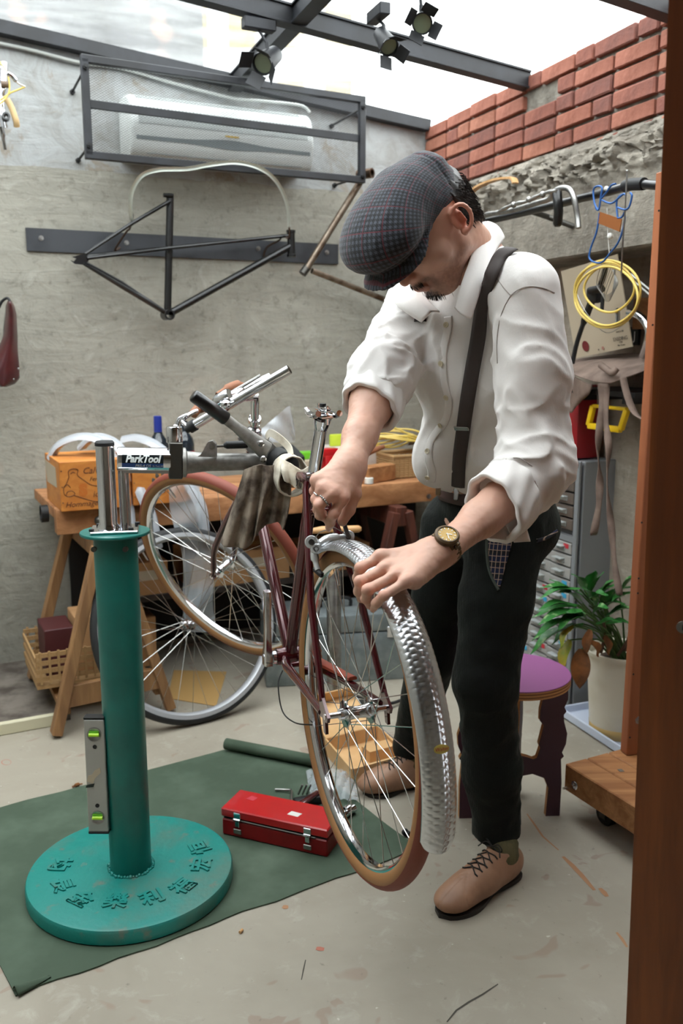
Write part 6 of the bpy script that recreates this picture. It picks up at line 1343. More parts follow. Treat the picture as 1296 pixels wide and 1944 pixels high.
# under-shelf with boxes
sh = T('lower_shelf', 'dark low shelf board under the workbench carrying cardboard boxes', 'shelf', BW(.9, .33, .25)); O(B().beam(BW(.30, .335, .2), BW(1.55, .335, .2), .34, .024, bev=.002), 'shelf_board', mat('dark_board', '#2b211b', .7), sh)
for s in (.34, 1.5): O(B().beam(BW(s, .04 if s < .4 else 0, .2), BW(s, .323, .2), .3, .03, up=DB), 'shelf_support', 'dark_board', sh)
O(B().beam(BW(.17, .10+.24, .012), BW(1.8, .10+.24, .012), .016, .60, up=UP), 'bench_shade_sheet', mat('painted_shade', '#1d1a18', .8), None, 'dark sheet standing in for the shade on the wall under the workbench', 'board')  # near-black sheet puts the shade under the bench into colour
def carton(c, sx, sy, sz, X, m_, lab, cat='box', tape=True, grp='cardboard boxes under the workbench', open_=False):
    X = Vector(X).normalized(); Y = UP.cross(X); t = T('cardboard_box', lab, cat, c, grp); O(B().box(Vector(c)+UP*sz/2, (sx, sy, sz), X, Y, bev=.002), 'carton', m_, t)
    if tape: O(B().box(Vector(c)+UP*(sz+.0006), (sx*.98, sy*.22, .0008), X, Y), 'tape', 'paper_tan', t); O(B().box(Vector(c)+UP*sz*.6-Y*(sy/2+.0006), (sx*.5, .0008, sz*.3), X, Y), 'paper_label', 'card_poster', t)
    return t
carton(BW(.78, .347, .24), .42, .24, .135, DB, 'cardboard', 'long brown cardboard box on the low shelf, seen through the tilted front wheel')
carton(BW(.40, .347, .26), .16, .2, .13, DB, 'cardboard', 'small brown cardboard box on the low shelf right of the teal post')
carton(BW(.36, .04, .20), .16, .2, .2, DB, 'cardboard', 'brown cardboard box on the floor under the low shelf behind the grey rim')
carton(BW(1.22, .347, .24), .30, .22, .11, DB, 'cardboard', 'brown cardboard box at the right end of the low shelf')
# wicker basket and boxes between the left trestle's legs
tb = (F1+F2+F3+(F2+F3-F1))/4
ns = T('woven_crate', 'woven wooden basket crate lying across the foot of the left trestle', 'basket', (tb.x-.06, tb.y, .13)); cN = Vector((tb.x-.05, tb.y-.02, .14))
O(B().box(cN, (.36, .30, .012), DB, -NB), 'crate_floor', 'wicker', ns)
for sg in (1, -1):
    for k in range(4): O(B().box(cN+NB*.15*sg+UP*(.03+k*.028), (.36, .006, .016), DB, -NB), 'slat', 'wicker', ns)
    for k in range(3): O(B().box(cN+DB*.18*sg+UP*(.03+k*.035), (.006, .30, .018), DB, -NB), 'slat', 'wicker', ns)
    for k in range(12): O(B().box(cN+NB*.154*sg+DB*(-.165+k*.03)+UP*.07, (.008, .006, .115), DB, -NB), 'upright_strip', 'wicker', ns)
carton(cN+UP*.007+DB*.05, .16, .16, .20, DB, 'cardboard', 'upright brown cardboard box standing in the woven crate', tape=False)
O(B().box(cN+DB*-.09+UP*.10+NB*.02, (.10, .16, .17), DB, -NB, bev=.003), 'storage_box', mat('dark_red_card', '#4a1a1c', .6), None, 'dark red box standing in the woven crate under the left trestle', 'box')
# envelope on the floor under the bench
e = [atz(318, 1325, .003), atz(330, 1272, .003), atz(430, 1275, .003), atz(410, 1340, .003)]
O(B().add(e+[p-UP*.002 for p in e], [(0, 1, 2, 3), (7, 6, 5, 4)]+[(i, i+4, (i+1) % 4+4, (i+1) % 4) for i in range(4)]), 'envelope', mat('envelope_tan', '#b08c55', .7), None, 'tan paper envelope on the floor behind the grey-rimmed wheel', 'envelope', smooth=0)
# ================================================================ on the bench
def bt(u, v): return atz(u, v, BZ)
# two wine crates
def crate(c0, L, D, H, lab, art, seed):
    """c0 front left bottom corner, front face along DB"""
    t = T('wine_crate', lab, 'crate', c0+DB*L/2-NB*D/2, 'wooden wine crates on the workbench'); th = .012; c = c0+DB*L/2-NB*D/2
    f = O(B().box(c0+DB*L/2-NB*th/2+UP*H/2, (L, th, H), DB, -NB, bev=.0015), 'front_board', 'crate_wood', t); O(B().box(c0+DB*L/2-NB*(D-th/2)+UP*H/2, (L, th, H), DB, -NB, bev=.0015), 'rear_board', 'crate_wood', t)
    for x in (th/2, L-th/2): O(B().box(c0+DB*x-NB*D/2+UP*H/2, (th, D-2*th, H), DB, -NB, bev=.0015), 'end_board', 'crate_wood', t)
    for k in range(3): O(B().box(c0+DB*L/2-NB*(th+(D-2*th)*(k+.5)/3)+UP*(H-th*.55), (L-2*th, (D-2*th)/3-.002, th*.7), DB, -NB), 'lid_plank', 'crate_wood', t)
    for x in (.006, L-.006):
        for z in (.03, H/2, H-.03): O(B().lathe(c0+DB*x+UP*z+NB*.0005, NB, [(0, 0), (.0022, 0), (.0022, .0006), (0, .0006)], 8), 'nail', 'dark_steel', f)
    return t, f
H1 = .168; c0 = bt(117, 972)
cr1, cf1 = crate(c0, .235, .30, H1, 'orange pine wine crate with burnt-in lettering at the left end of the workbench', True, 1)
def on(u, v): return atpl(u, v, c0+NB*.0008, NB)
def ink(pts, m_='ink_brown', r=.0011, nm='printed_line', closed=False): O(B().path(spline([on(u, v) for u, v in pts], 6, closed), r, 5, closed=closed), nm, m_, cf1)
text('Calvet', on(178, 893), DB, UP, .030, 'ink_brown', 'lettering', cf1, .0006, shear=.35); text('Ferme', on(184, 909), DB, UP, .020, 'ink_brown', 'lettering', cf1, .0006, shear=.3)
text('S', on(158, 931), DB, UP, .052, 'ink_orange', 'lettering', cf1, .0006, bold=.004); text('idi', on(184, 938), DB, UP, .030, 'ink_brown', 'lettering', cf1, .0006, shear=.2)
text('Hommage', on(155, 957), DB, UP, .026, 'ink_brown', 'lettering', cf1, .0006, shear=.3)
ink([(131, 905), (130, 895), (138, 890), (148, 892), (147, 902), (160, 912), (172, 920), (190, 923)]); ink([(134, 900), (138, 896), (143, 898)]); ink([(131, 905), (126, 918), (121, 926), (122, 938), (130, 943), (140, 940), (142, 936), (136, 932), (128, 934), (126, 940)]); ink([(140, 940), (156, 945), (176, 951), (196, 952)])
ink([(121, 926), (128, 920), (134, 926)])
pl_ = [atpl(u, v, c0-DB*.001, DB) for u, v in ((85, 872), (105, 888), (108, 926), (90, 914))]
O(B().add(pl_, [(0, 1, 2, 3)]), 'paper_label', 'card_poster', cr1, smooth=0, solid=.0008)
c1 = c0+DB*.245-NB*.01
cr2, cf2 = crate(c1, .20, .30, H1-.01, 'second orange wine crate with dark floral print behind the chrome tube', True, 2)
for k in range(9):
    a = k*.7; O(B().ball(c1+DB*(.10+.03*math.cos(a))+UP*(.075+.03*math.sin(a))+NB*.0005, .010, 6, (1, .12, .8)), 'printed_flower', 'ink', cf2)
# plastic-wrapped spare mudguards arching over the crates (stand on the floor-side of the bench)
def arcguard(pts, Y0, nm, lab, m_, wd=.024, grp='spare mudguards in plastic on the bench'):
    P = spline([bwp(u, v, o) for u, v, o in pts], 10); b = B()
    o = O(b.path(P, wd, sect=[(-1, -.45), (-.6, -.1), (0, .15), (.6, -.1), (1, -.45), (.95, -.6), (.55, -.22), (0, .02), (-.55, -.22), (-.95, -.6)]), nm, 'hammered', None, lab, 'mudguard', grp, smooth=60)
    O(B().path([p for p in P], wd*1.12, sect=[(-1.02, -.6), (-.75, -.1), (0, .3), (.75, -.1), (1.02, -.6)], caps=False), 'plastic_sleeve', 'plastic_wrap', o, smooth=60); return o
arcguard([(92, 868, .36), (110, 842, .38), (150, 826, .42), (190, 832, .46), (216, 862, .50), (238, 920, .54), (250, 960, .56), (254, 1000, .575)], 0, 'mudguard', 'hammered mudguard in clear plastic arching over the left wine crate', 0)
arcguard([(150, 848, .34), (180, 826, .38), (222, 838, .44), (252, 880, .52), (272, 930, .575), (292, 980, .59), (304, 1040, .60)], 0, 'mudguard', 'hammered mudguard in clear plastic crossing between the two wine crates', 0)
arcguard([(232, 832, .30), (262, 828, .34), (300, 842, .42), (340, 880, .52), (366, 920, .58), (388, 965, .60), (394, 1018, .60)], 0, 'mudguard', 'hammered mudguard in clear plastic hanging off the bench inside the front wheel view', 0)
# clear bag hanging under the bench front
def bagf(i, j):
    u = 322+58*i+(j*36)-(6*math.sin(j*9)); v = 915+j*285; return bwp(u, v, .60+.012*math.sin(i*7+j*5)+.008*math.sin(j*23+i*3))
O(B().grid(bagf, 10, 40), 'plastic_bag', 'plastic_film', None, 'long crumpled clear plastic bag hanging from the workbench edge', 'bag', smooth=60)
# bottle with blue capsule
p = bt(303, 930); p = bwp(303, 900, .30); p.z = BZ
bo = T('wine_bottle', 'dark wine bottle with a blue capsule on the workbench behind the clamp arm', 'bottle', p); hb_ = bwp(303, 790, .30).z-BZ
O(B().lathe(p, UP, [(0, .002), (.036, .002), (.038, .01), (.038, hb_*.60), (.033, hb_*.68), (.018, hb_*.76), (.0145, hb_*.80), (.0145, hb_), (0, hb_)], 28), 'glass', 'bottle_dark', bo); O(B().lathe(p, UP, [(.0150, hb_*.74+.01), (.0153, hb_*.80), (.0153, hb_*.985), (.0145, hb_*1.003), (0, hb_*1.004)], 24), 'capsule', 'bottle_blue', bo)
p2 = bwp(352, 900, .26); p2.z = BZ; b2 = T('wine_bottle', 'second dark bottle with a red label between the clamp elbow and lever', 'bottle', p2)
O(B().lathe(p2, UP, [(0, .002), (.036, .002), (.038, .01), (.038, .17), (.033, .195), (.018, .215), (.0145, .225), (.0145, .262), (0, .262)], 28), 'glass', 'bottle_dark', b2); O(B().lathe(p2, UP, [(.0385, .07), (.0385, .145)], 28), 'label_paper', 'red_dark', b2, solid=.0004)
# clutter behind the seat post
def bx(u, v, off, size, m_, nm, lab, cat, bev=.004, X=None, z=None, grp=None):
    c = bwp(u, v, off); z = BZ if z is None else z; c.z = z+size[2]/2+.0005; return O(B().box(c, size, X or DB, None, bev=bev), nm, m_, None, lab, cat, grp)
O(B().box(bwp(533, 880, .34), (.16, .12, .09), (DB+UP*.15), None, (NB*.35+UP), bev=.006), 'camera_bag', mat('bag_black', '#1b1b1d', .7), None, 'black padded case on the bench behind the clamp jaw', 'case')
# translucent bag peak
def peak(i, j):
    u = 488+72*i; base = 840; top = 768+(abs(i-.86)*62 if i < .86 else (i-.86)*340); return bwp(u, base+(top-base)*j, .26+.05*math.sin(i*5)*(1-j)+.01*math.sin(i*17+j*9))
O(B().grid(peak, 16, 12), 'plastic_bag', 'plastic_wrap', None, 'clear plastic bag peaking up behind the stand clamp', 'bag', smooth=60)
bx(578, 862, .20, (.075, .06, .03), 'green_plastic', 'tape_dispenser', 'bright green plastic tool behind the seat post', 'tool', z=BZ+.075)
bx(583, 880, .20, (.20, .14, .074), 'card_poster', 'parts_box', 'pale parts box on the bench under the green tool', 'box')
bx(640, 835, .22, (.07, .02, .05), mat('lime', '#c6d83a', .5), 'note_pad', 'lime yellow note block left of the bare forearm', 'note pad', z=BZ+.124)
bx(655, 868, .22, (.24, .16, .123), mat('white_box', '#c9c0b8', .6), 'storage_box', 'white storage box on the bench behind the bare forearm', 'box')
vz = T('bench_vise', 'red bench vice with a steel screw left of the bare forearm', 'vice', bwp(622, 905, .40)+UP*0); c = bwp(620, 880, .42); c.z = BZ
O(B().box(c+UP*.004, (.09, .10, .008), DB, -NB).box(c+UP*.06, (.035, .05, .11), DB, -NB, bev=.004), 'vise_body', 'red_paint', vz); O(B().box(c+UP*.125, (.09, .045, .035), DB, -NB, bev=.006), 'vise_jaw', 'red_paint', vz)
O(B().tube(c+DB*.03+UP*.09+NB*.02, c+DB*.03+UP*.0+NB*.02+UP*.01, .007, 10).ball(c+DB*.03+UP*.02+NB*.02, .011, 8), 'screw_handle', 'aluminium', vz); O(B().tube(c+UP*.035+NB*.02, c+UP*.035+NB*.02+DB*.10, .006, 10), 'vise_screw', 'dark_steel', vz)
# yellow cable coil on top of the basket
cc = bwp(738, 842, .30); cy = B()
for k in range(7):
    r = .088+.006*k; wob = [cc+Vector((math.cos(a)*r*1.05+.004*k, math.sin(a)*r*.9, .012+.004*k+.010*math.sin(a+k)+.010*math.cos(2*a+k*.7))) for a in np.linspace(0, 2*PI, 40, endpoint=False)]; cy.path(wob, .0042, 6, closed=True)
cy.path(spline([cc+Vector((.09, 0, .04)), cc+Vector((.03, .0, .065)), cc+Vector((-.05, -.02, .095))], 8), .0042, 6)
O(cy, 'cable_coil', 'cable_yellow', None, 'coil of yellow cable housing lying on the bench basket', 'cable coil')
bk_ = T('wicker_basket', 'wicker basket on the workbench beside the shirt front', 'basket', bwp(770, 905, .36)); c = bwp(768, 900, .36); c.z = BZ+.001
wk = B(); sx_, sy_, sz_ = .21, .17, .088
for k in range(9):
    z = .006+k*.0095; O(B().path([c+DB*(x*sx_/2)+NB*(y*sy_/2)+UP*z for x, y in ((-1, -1), (1, -1), (1, 1), (-1, 1))], .0042, 6, closed=True), 'woven_strand', 'wicker', bk_)
for k in range(10):
    for sg in (1, -1): O(B().tube(c+DB*(-.095+k*.021)+NB*sg*sy_/2, c+DB*(-.095+k*.021)+NB*sg*sy_/2+UP*sz_, .0038, 6), 'upright_cane', 'wicker', bk_)
O(B().path([c+DB*(x*sx_/2)+NB*(y*sy_/2)+UP*(sz_+.004) for x, y in ((-1, -1), (1, -1), (1, 1), (-1, 1))], .008, 8, closed=True), 'basket_rim', 'wicker', bk_); O(B().box(c+UP*.004, (sx_-.006, sy_-.006, .006), DB, -NB), 'basket_base', 'wicker', bk_)
O(B().tube(bwp(770, 838, .33)+UP*-.0, bwp(800, 836, .28), .017, 14), 'inner_tube', mat('grey_tube', '#6e6e6c', .5), None, 'grey pipe end lying on the basket under the yellow coil', 'pipe')
# wooden block and tool handle in front
c = bt(728, 918); c = bwp(715, 896, .47); c.z = BZ+.035
O(B().box(c+DB*.0, (.17, .062, .066), (DB*.93-NB*.35), None, bev=.003), 'wood_block', 'pine', None, 'square pine block with a pale end grain on the bench front edge', 'wood block')
O(B().path([bwp(680, 868, .42), bwp(700, 858, .42), bwp(728, 848, .40)], [.011, .014, .009], 10), 'file_handle', 'bar_leather', None, 'brown wooden tool handle resting on the pine block', 'tool')
O(B().lathe(bwp(700, 912, .52)*1.0+UP*0, UP, [(0, -.012), (.018, -.012), (.018, .010), (.015, .012), (0, .012)], 18), 'tin_lid', 'white_plastic', None, 'small white round tin on the bench edge beside the pine block', 'tin')
O(B().box(bwp(575, 905, .45), (.13, .05, .05), DB, None, bev=.002), 'wood_offcut', 'pine', None, 'pine offcut behind the maroon seat lug on the bench', 'wood block')
O(B().lathe(bwp(84, 975, .48), (DB), [(.022, -.012), (.030, -.012), (.030, .012), (.022, .012)], 20, closed=True), 'cable_reel', 'matt_black', None, 'black ring hanging at the left bench end under the crate', 'ring')
O(B().ball(bwp(188, 988, BO+.03), .016, 12).tube(bwp(188, 988, BO), bwp(188, 988, BO+.03), .008), 'door_knob', 'dark_steel', None, 'dark round knob on the bench front left of the chrome tube', 'knob')
O(B().box(bwp(196, 988, BO+.004)+DB*.02, (.05, .01, .03), DB, None), 'pink_tag', mat('pink_card', '#c46a80', .6), None, 'small pink tag on the bench front behind the chrome tube', 'tag')
# metal case and floor pump behind the rear wheel
mb = T('metal_case', 'grey aluminium tool case on the floor behind the rear wheel', 'case', atz(645, 1298, 0)); MX = Vector((.985, .17, 0)); a = atz(505, 1306, 0); cL, cD, cH = .58, .24, .275; c = a+MX*cL/2+UP.cross(MX)*cD/2
MY = UP.cross(MX)
bdy = O(B().box(c+UP*(cH*.36), (cL, cD, cH*.72), MX, MY, bev=.006), 'case_body', 'metal_box', mb); O(B().box(c+UP*(cH*.86+.001), (cL, cD, cH*.26), MX, MY, bev=.008), 'case_lid', 'metal_box', mb)
for x in (-.2, .2): O(B().box(c-MY*(cD/2+.003)+MX*x+UP*cH*.72, (.035, .006, .045), MX, MY, bev=.002), 'latch', 'chrome', mb)
O(B().path(spline([c+UP*(cH+.0)-MX*.06, c+UP*(cH+.03)-MX*.05, c+UP*(cH+.032)+MX*.05, c+UP*cH+MX*.06], 5), .007, 8), 'handle', 'matt_black', mb)
for k in range(4): O(B().tube(c+UP*(cH+.014)+MX*(.12+k*.02)-MY*.06, c+UP*(cH+.016)+MX*(.16+k*.025)+MY*.05, .009, 8), 'chrome_part', 'aluminium', None, ['metal tool at the left of the four lying on the grey aluminium case', 'second metal tool from the left on the grey aluminium case', 'third metal tool from the left on the grey aluminium case', 'metal tool at the right of the four lying on the grey aluminium case'][k], 'tool', 'metal tools on the aluminium case')
pc = at(634, 1345, 3.05); pc.z = 0
fp = T('floor_pump', 'floor pump with pale wooden handle and silver barrel behind the rear wheel', 'pump', pc)
zh = at(634, 1005, 3.05).z
O(B().lathe(pc, UP, [(0, .02), (.026, .02), (.026, zh-.16), (.022, zh-.15), (0, zh-.15)], 24), 'barrel', 'aluminium', fp); O(B().tube(pc+UP*(zh-.16), pc+UP*zh, .006), 'piston_rod', 'chrome', fp)
O(B().path([at(588, 1008, 3.05), at(592, 1008, 3.05), at(612, 1006, 3.05), at(636, 1005, 3.05), at(660, 1005, 3.05), at(681, 1004, 3.05), at(686, 1004, 3.05)], [.006, .010, .0135, .011, .0135, .0125, .006], 16), 'wooden_handle', 'handle_wood', fp, smooth=60)
O(B().box(pc+UP*.012, (.22, .07, .022), bev=.006), 'foot_base', 'dark_steel', fp); O(B().path(spline([pc+UP*.05, pc+Vector((.10, -.04, .06)), pc+Vector((.2, .0, .02)), pc+Vector((.30, .10, .012)), pc+Vector((.36, .08, .012))], 8), .006, 8), 'hose', 'rubber', fp)
# ================================================================ things on the floor
# open cardboard tray behind the rear wheel
P0, P1, P2 = atz(668, 1490, 0), atz(618, 1430, 0), atz(772, 1460, 0); P3 = P1+(P2-P0); th = .004; H_ = .05
tb = T('cardboard_box', 'open flat cardboard box on the floor seen through the rear wheel spokes', 'box', P0)
b = B(); q = [P0, P2, P3, P1]; b.add([p+UP*.004 for p in q]+[p+UP*.0005 for p in q], [(0, 1, 2, 3), (7, 6, 5, 4)]+[(i, i+4, (i+1) % 4+4, (i+1) % 4) for i in range(4)]); O(b, 'box_floor', 'cardboard_light', tb, smooth=0)
for i in range(4): O(B().beam(q[i]+UP*(H_/2+.001), q[(i+1) % 4]+UP*(H_/2+.001), .006, H_), 'box_side', 'cardboard_light', tb)
w3 = (P3-P1); bk2 = (P1-P0)
L0, L1 = P1+UP*H_, P3+UP*H_; L2, L3 = P3+bk2*.95+UP*.075, P1+bk2*.95+UP*.075
O(B().add([L0, L1, L2, L3], [(0, 1, 2, 3)]), 'box_lid', 'cardboard_light', tb, smooth=0, solid=.004); O(B().add([L3, L2, L2-bk2*.12+UP*.045, L3-bk2*.12+UP*.045], [(0, 1, 2, 3)]), 'lid_flap', 'cardboard_light', tb, smooth=0, solid=.004)
ix = (P2-P0).normalized(); iy = (P1-P0).normalized(); O(B().beam(P0.lerp(P1, .5)+ix*.10+UP*.022, P0.lerp(P1, .5)+ix*.22+UP*.022, .05, .036), 'inner_divider', 'cardboard_light', tb)
# red toolbox
MZf = MZ+.001
A0, A1, A2 = atz(422, 1583, MZf), atz(621, 1628, MZf), atz(652, 1594, MZf); TX_ = (A1-A0).normalized(); TL = (A1-A0).length; TY = UP.cross(TX_); TD = .105; TH = .046
tc = A0+TX_*TL/2+TY*TD/2
tx = T('toolbox', 'red metal toolbox with two chrome latches and a shut lid on the green mat', 'toolbox', Vector((tc.x, tc.y, MZf)))
O(B().box(tc+UP*TH/2, (TL, TD, TH), TX_, TY, bev=.003), 'tray_body', 'red_dark', tx); O(B().box(tc+UP*(TH+.004), (TL-.008, TD-.008, .010), TX_, TY), 'dark_gap', 'matt_black', tx)
ld_ = O(B().box(tc+UP*(TH+.008+.011), (TL+.004, TD+.004, .024), (TX_+UP*.00), TY, bev=.003), 'lid', 'red_paint', tx)
for x in (-.105, .098):
    p = tc+TX_*x-TY*(TD/2+.003); O(B().box(p+UP*(TH+.016), (.020, .004, .020), TX_, TY, bev=.001).tube(p+UP*(TH+.006)-TX_*.009-TY*.003, p+UP*(TH+.006)+TX_*.009-TY*.003, .003, 8).box(p+UP*(TH-.006), (.012, .005, .016), TX_, TY, bev=.001), 'latch', 'chrome', tx)
    O(B().box(p+UP*(TH*.4), (.022, .003, .013), TX_, TY, bev=.001), 'hasp_plate', 'aluminium', tx)
for x in (-.03, .05): pass
O(B().path([tc+TX_*(-.12)-TY*(TD/2+.001)+UP*(TH+.004), tc+TX_*.12-TY*(TD/2+.001)+UP*(TH+.002)], .002, 6), 'wire_tool', 'dark_steel', tx)
O(B().prism([(-.017, -.009), (.014, -.011), (.019, .008), (-.012, .010)], tc+TX_*.042-TY*.012+UP*(TH+.0315), TX_, TY, .0008), 'sticker_scrap', 'white_plastic', ld_); O(B().prism([(-.014, -.008), (.010, -.012), (.014, .008), (-.006, .012)], tc-TX_*.10+TY*.02+UP*(TH+.0315), TX_, TY, .0006), 'faded_sticker', mat('pinkish', '#c23a48', .45), ld_)
# hex key set, wrench, plastic bag
hk = T('hex_key_set', 'folding hex key set with a dark red handle on the mat behind the toolbox', 'hex keys', atz(575, 1528, MZf)+UP*.001)
O(B().beam(atz(562, 1532, .03), atz(606, 1504, .03), .020, .012, bev=.004), 'handle_plate', 'maroon', hk); O(B().beam(atz(560, 1530, .012), atz(604, 1512, .012), .018, .010, bev=.003), 'handle_plate', 'maroon', hk)
O(B().box(atz(590, 1518, .018), (.10, .03, .022), (.9, .4, 0), bev=.005), 'grip', 'matt_black', hk)
O(B().path(spline([atz(522, 1499, .010), atz(546, 1500, .012), atz(553, 1502, .014), atz(553, 1520, .014), atz(562, 1530, .014)], 4), .0035, 8), 'hex_key', 'aluminium', hk)
for k in range(3): O(B().tube(atz(566+k*8, 1508, .012), atz(574+k*8, 1490, .045), .003, 8), 'hex_key', 'aluminium', hk)
O(B().tube(atz(650, 1548, .014), atz(672, 1534, .018), .012, 12).tube(atz(655, 1542, .018), atz(664, 1536, .02), .015, 12), 'socket_wrench', 'chrome', None, 'chrome socket on the mat seen through the rear wheel', 'socket')
O(B().path([atz(600, 1538, .012), atz(650, 1546, .012)], .005, 8), 'ratchet_wrench', 'matt_black', None, 'black wrench handle beside the chrome socket', 'wrench')
def bagg(i, j):
    u = 580+90*i+10*j; v = 1470+58*j; p = atz(u, v, .0); return p+UP*(.010+.030*math.sin(i*PI)*math.sin(j*PI)+.006*abs(math.sin(i*19+j*7))+.005*abs(math.sin(j*23-i*5)))
O(B().grid(bagg, 26, 18), 'plastic_bag', 'plastic_film', None, 'crumpled clear plastic bag on the floor beyond the hex keys', 'bag', smooth=30)
O(B().ball(atz(769, 1580, .012), .010, 8).ball(atz(775, 1583, .010), .008, 8), 'rubber_plug', 'matt_black', None, 'small black rubber plug on the floor behind the tyre', 'plug')
O(B().path(spline([atz(137, 1494, .004), atz(146, 1490, .008), atz(156, 1488, .004)], 4), [.003]*3+[.006]*3+[.002]*3, 8), 'dry_leaf', 'leaf_dead', None, 'brown dry leaf curl on the floor left of the teal post', 'leaf')
O(B().tube(atz(455, 1770, .004), atz(460, 1765, .004), .0035, 8), 'wood_plug', 'handle_wood', None, 'tiny wooden plug on the floor right of the teal foot', 'plug')
# ---------------------------------------------------------------- stool
sc_ = Vector((.468, 2.305, 0)); SH = .425; R_ = .150
so_ = T('stool', 'round purple-topped plywood stool with carved dark plum legs behind the man', 'stool', sc_)
O(B().lathe(sc_+UP*(SH), UP, [(0, -.0015), (R_-.001, -.0015), (R_, -.003), (R_, .0), (R_-.001, .001), (0, .001)], 64), 'seat_top', 'stool_purple', so_)
for k in range(5): O(B().lathe(sc_+UP*(SH-.004-k*.0042), UP, [(0, -.0021), (R_-.0004*(k % 2), -.0021), (R_-.0004*(k % 2), .0021), (0, .0021)], 64), 'ply_layer', ['ply', 'ply_dark'][k % 2], so_)
def legboard(X, nm):
    X = Vector(X).normalized(); hw = .128; ou = [(-.05, 0), (-.022, 0)]
    half_ = [(.026, 0), (.027, .10), (.022, .17), (.030, .178), (.024, .19), (.034, .215), (.036, .245), (.026, .28), (.024, .30), (.031, .31), (.025, .322), (.034, .345), (.033, .37), (.028, .395), (.030, .402)]
    out = [(hw+a-.0, z) for a, z in half_[:]]            # outer edge, right leg
    inn = [(hw-.026, 0), (hw-.022, .085), (hw-.035, .115), (.06, .128), (0, .118)]
    up = [(0, .190), (.045, .178), (.060, .172), (.070, .176), (.078, .205), (.074, .215), (.080, .245), (.085, .27), (.074, .285), (.074, .315), (.080, .35), (.072, .38), (.075, .402)]
    o1 = [(a-.012, z) for a, z in out]
    right = inn[::-1] + o1 + up[::-1]
    poly = right + [(-a, z) for a, z in right[::-1]][0:]
    pl = []
    for p in poly:
        if not pl or (abs(p[0]-pl[-1][0])+abs(p[1]-pl[-1][1])) > 1e-6: pl.append(p)
    return pl
Xb = Vector((.995, .05, 0)); Xc = Vector((.33, .944, 0))
pl = legboard(Xb, 'l'); 
import mathutils.geometry as mg_
def board(pl, X, nm):
    tris = mg_.tessellate_polygon([[Vector((a, b_, 0)) for a, b_ in pl]]); n_ = len(pl); Yn = X.cross(UP).normalized(); d = .009
    vs = [sc_+X*a+UP*b_+Yn*s*d for s in (-1, 1) for a, b_ in pl]; fs = [tuple(t) for t in tris]+[tuple(i+n_ for i in t)[::-1] for t in tris]; k = len(fs); fs += [(i, (i+1) % n_, (i+1) % n_+n_, i+n_) for i in range(n_)]
    b = B(); b.add(vs, fs[:k], 0); b.add(vs, fs[k:], 1); return O(b, nm, ['stool_dark', 'ply'], so_, smooth=0)
board(pl, Xb, 'leg_board'); board([(a, z) for a, z in pl], Xc, 'leg_board')
# ---------------------------------------------------------------- plant pot on its tray
pc = RW(1.555, 0, .0); 
TXd, TYd = DR, NR
tr = T('plant_tray', 'pale blue plastic tray under the white plant pot', 'tray', pc)
tc_ = RW(1.53, 0, -.02); a_, b_ = .36, .21
O(B().box(tc_+UP*.006, (a_, b_, .006), DR, None, bev=.002), 'tray_base', 'tray_blue', tr)
for sg in (1, -1):
    O(B().beam(tc_+NR*sg*b_/2-DR*a_/2+UP*.020, tc_+NR*sg*b_/2+DR*a_/2+UP*.020, .008, .030, bev=.003), 'tray_wall', 'tray_blue', tr); O(B().beam(tc_+DR*sg*a_/2-NR*b_/2+UP*.020, tc_+DR*sg*a_/2+NR*b_/2+UP*.020, .008, .030, bev=.003), 'tray_wall', 'tray_blue', tr)
PC = RW(1.545, 0, -.010)
pt_ = T('plant_pot', 'white round plant pot holding a leafy plant at the right wall', 'plant pot', PC+UP*.010)
O(B().lathe(PC, UP, [(0, .010), (.084, .010), (.088, .014), (.090, .03), (.110, .285), (.117, .287), (.118, .300), (.112, .302), (.106, .298), (.104, .27), (0, .265)], 48), 'pot_shell', 'pot', pt_); O(B().lathe(PC, UP, [(0, .262), (.03, .275), (.07, .268), (.105, .262)], 30), 'potting_soil', 'soil', pt_)
O(B().lathe(PC, UP, [(.0905, .012), (.0905, .03), (.0925, .045)], 40), 'water_stain', mat('stain_ochre', '#b99b62', .6), pt_, solid=.0006)
plant = T('potted_plant', 'leafy green plant with cream-veined, yellowing and dead leaves in the white pot', 'plant', PC+UP*.27)
rp = random.Random(11)
def leaf_blade(base, d, L, W, m_, droop, nm='leaf', twist=0.0):
    d = Vector(d).normalized(); side = d.cross(UP); side = side.normalized() if side.length > .1 else Vector((1, 0, 0)); up = side.cross(d)
    side = (side*math.cos(twist)+up*math.sin(twist)); up = side.cross(d)
    b = B(); N_ = 9; vs = []; pos = Vector(base); dd = d.copy()
    for i in range(N_):
        t = i/(N_-1); w_ = W*math.sin(PI*min(1, t*.94+.06))**.75*(1-t*.25)*(0.02 if i == N_-1 else 1); 
        for k in (-1, -.5, 0, .5, 1): vs.append(pos+side*(w_*k)+up*(abs(k)*w_*.35+.004*math.sin(t*9+k*3)*abs(k)))
        dd = (dd-UP*droop*(.35+t)).normalized(); pos = pos+dd*(L/(N_-1)); up = side.cross(dd)
    b.add(vs, [(5*i+k, 5*i+k+1, 5*i+k+6, 5*i+k+5) for i in range(N_-1) for k in range(4)]); return O(b, nm, m_, plant, smooth=70)
top = PC+UP*.27
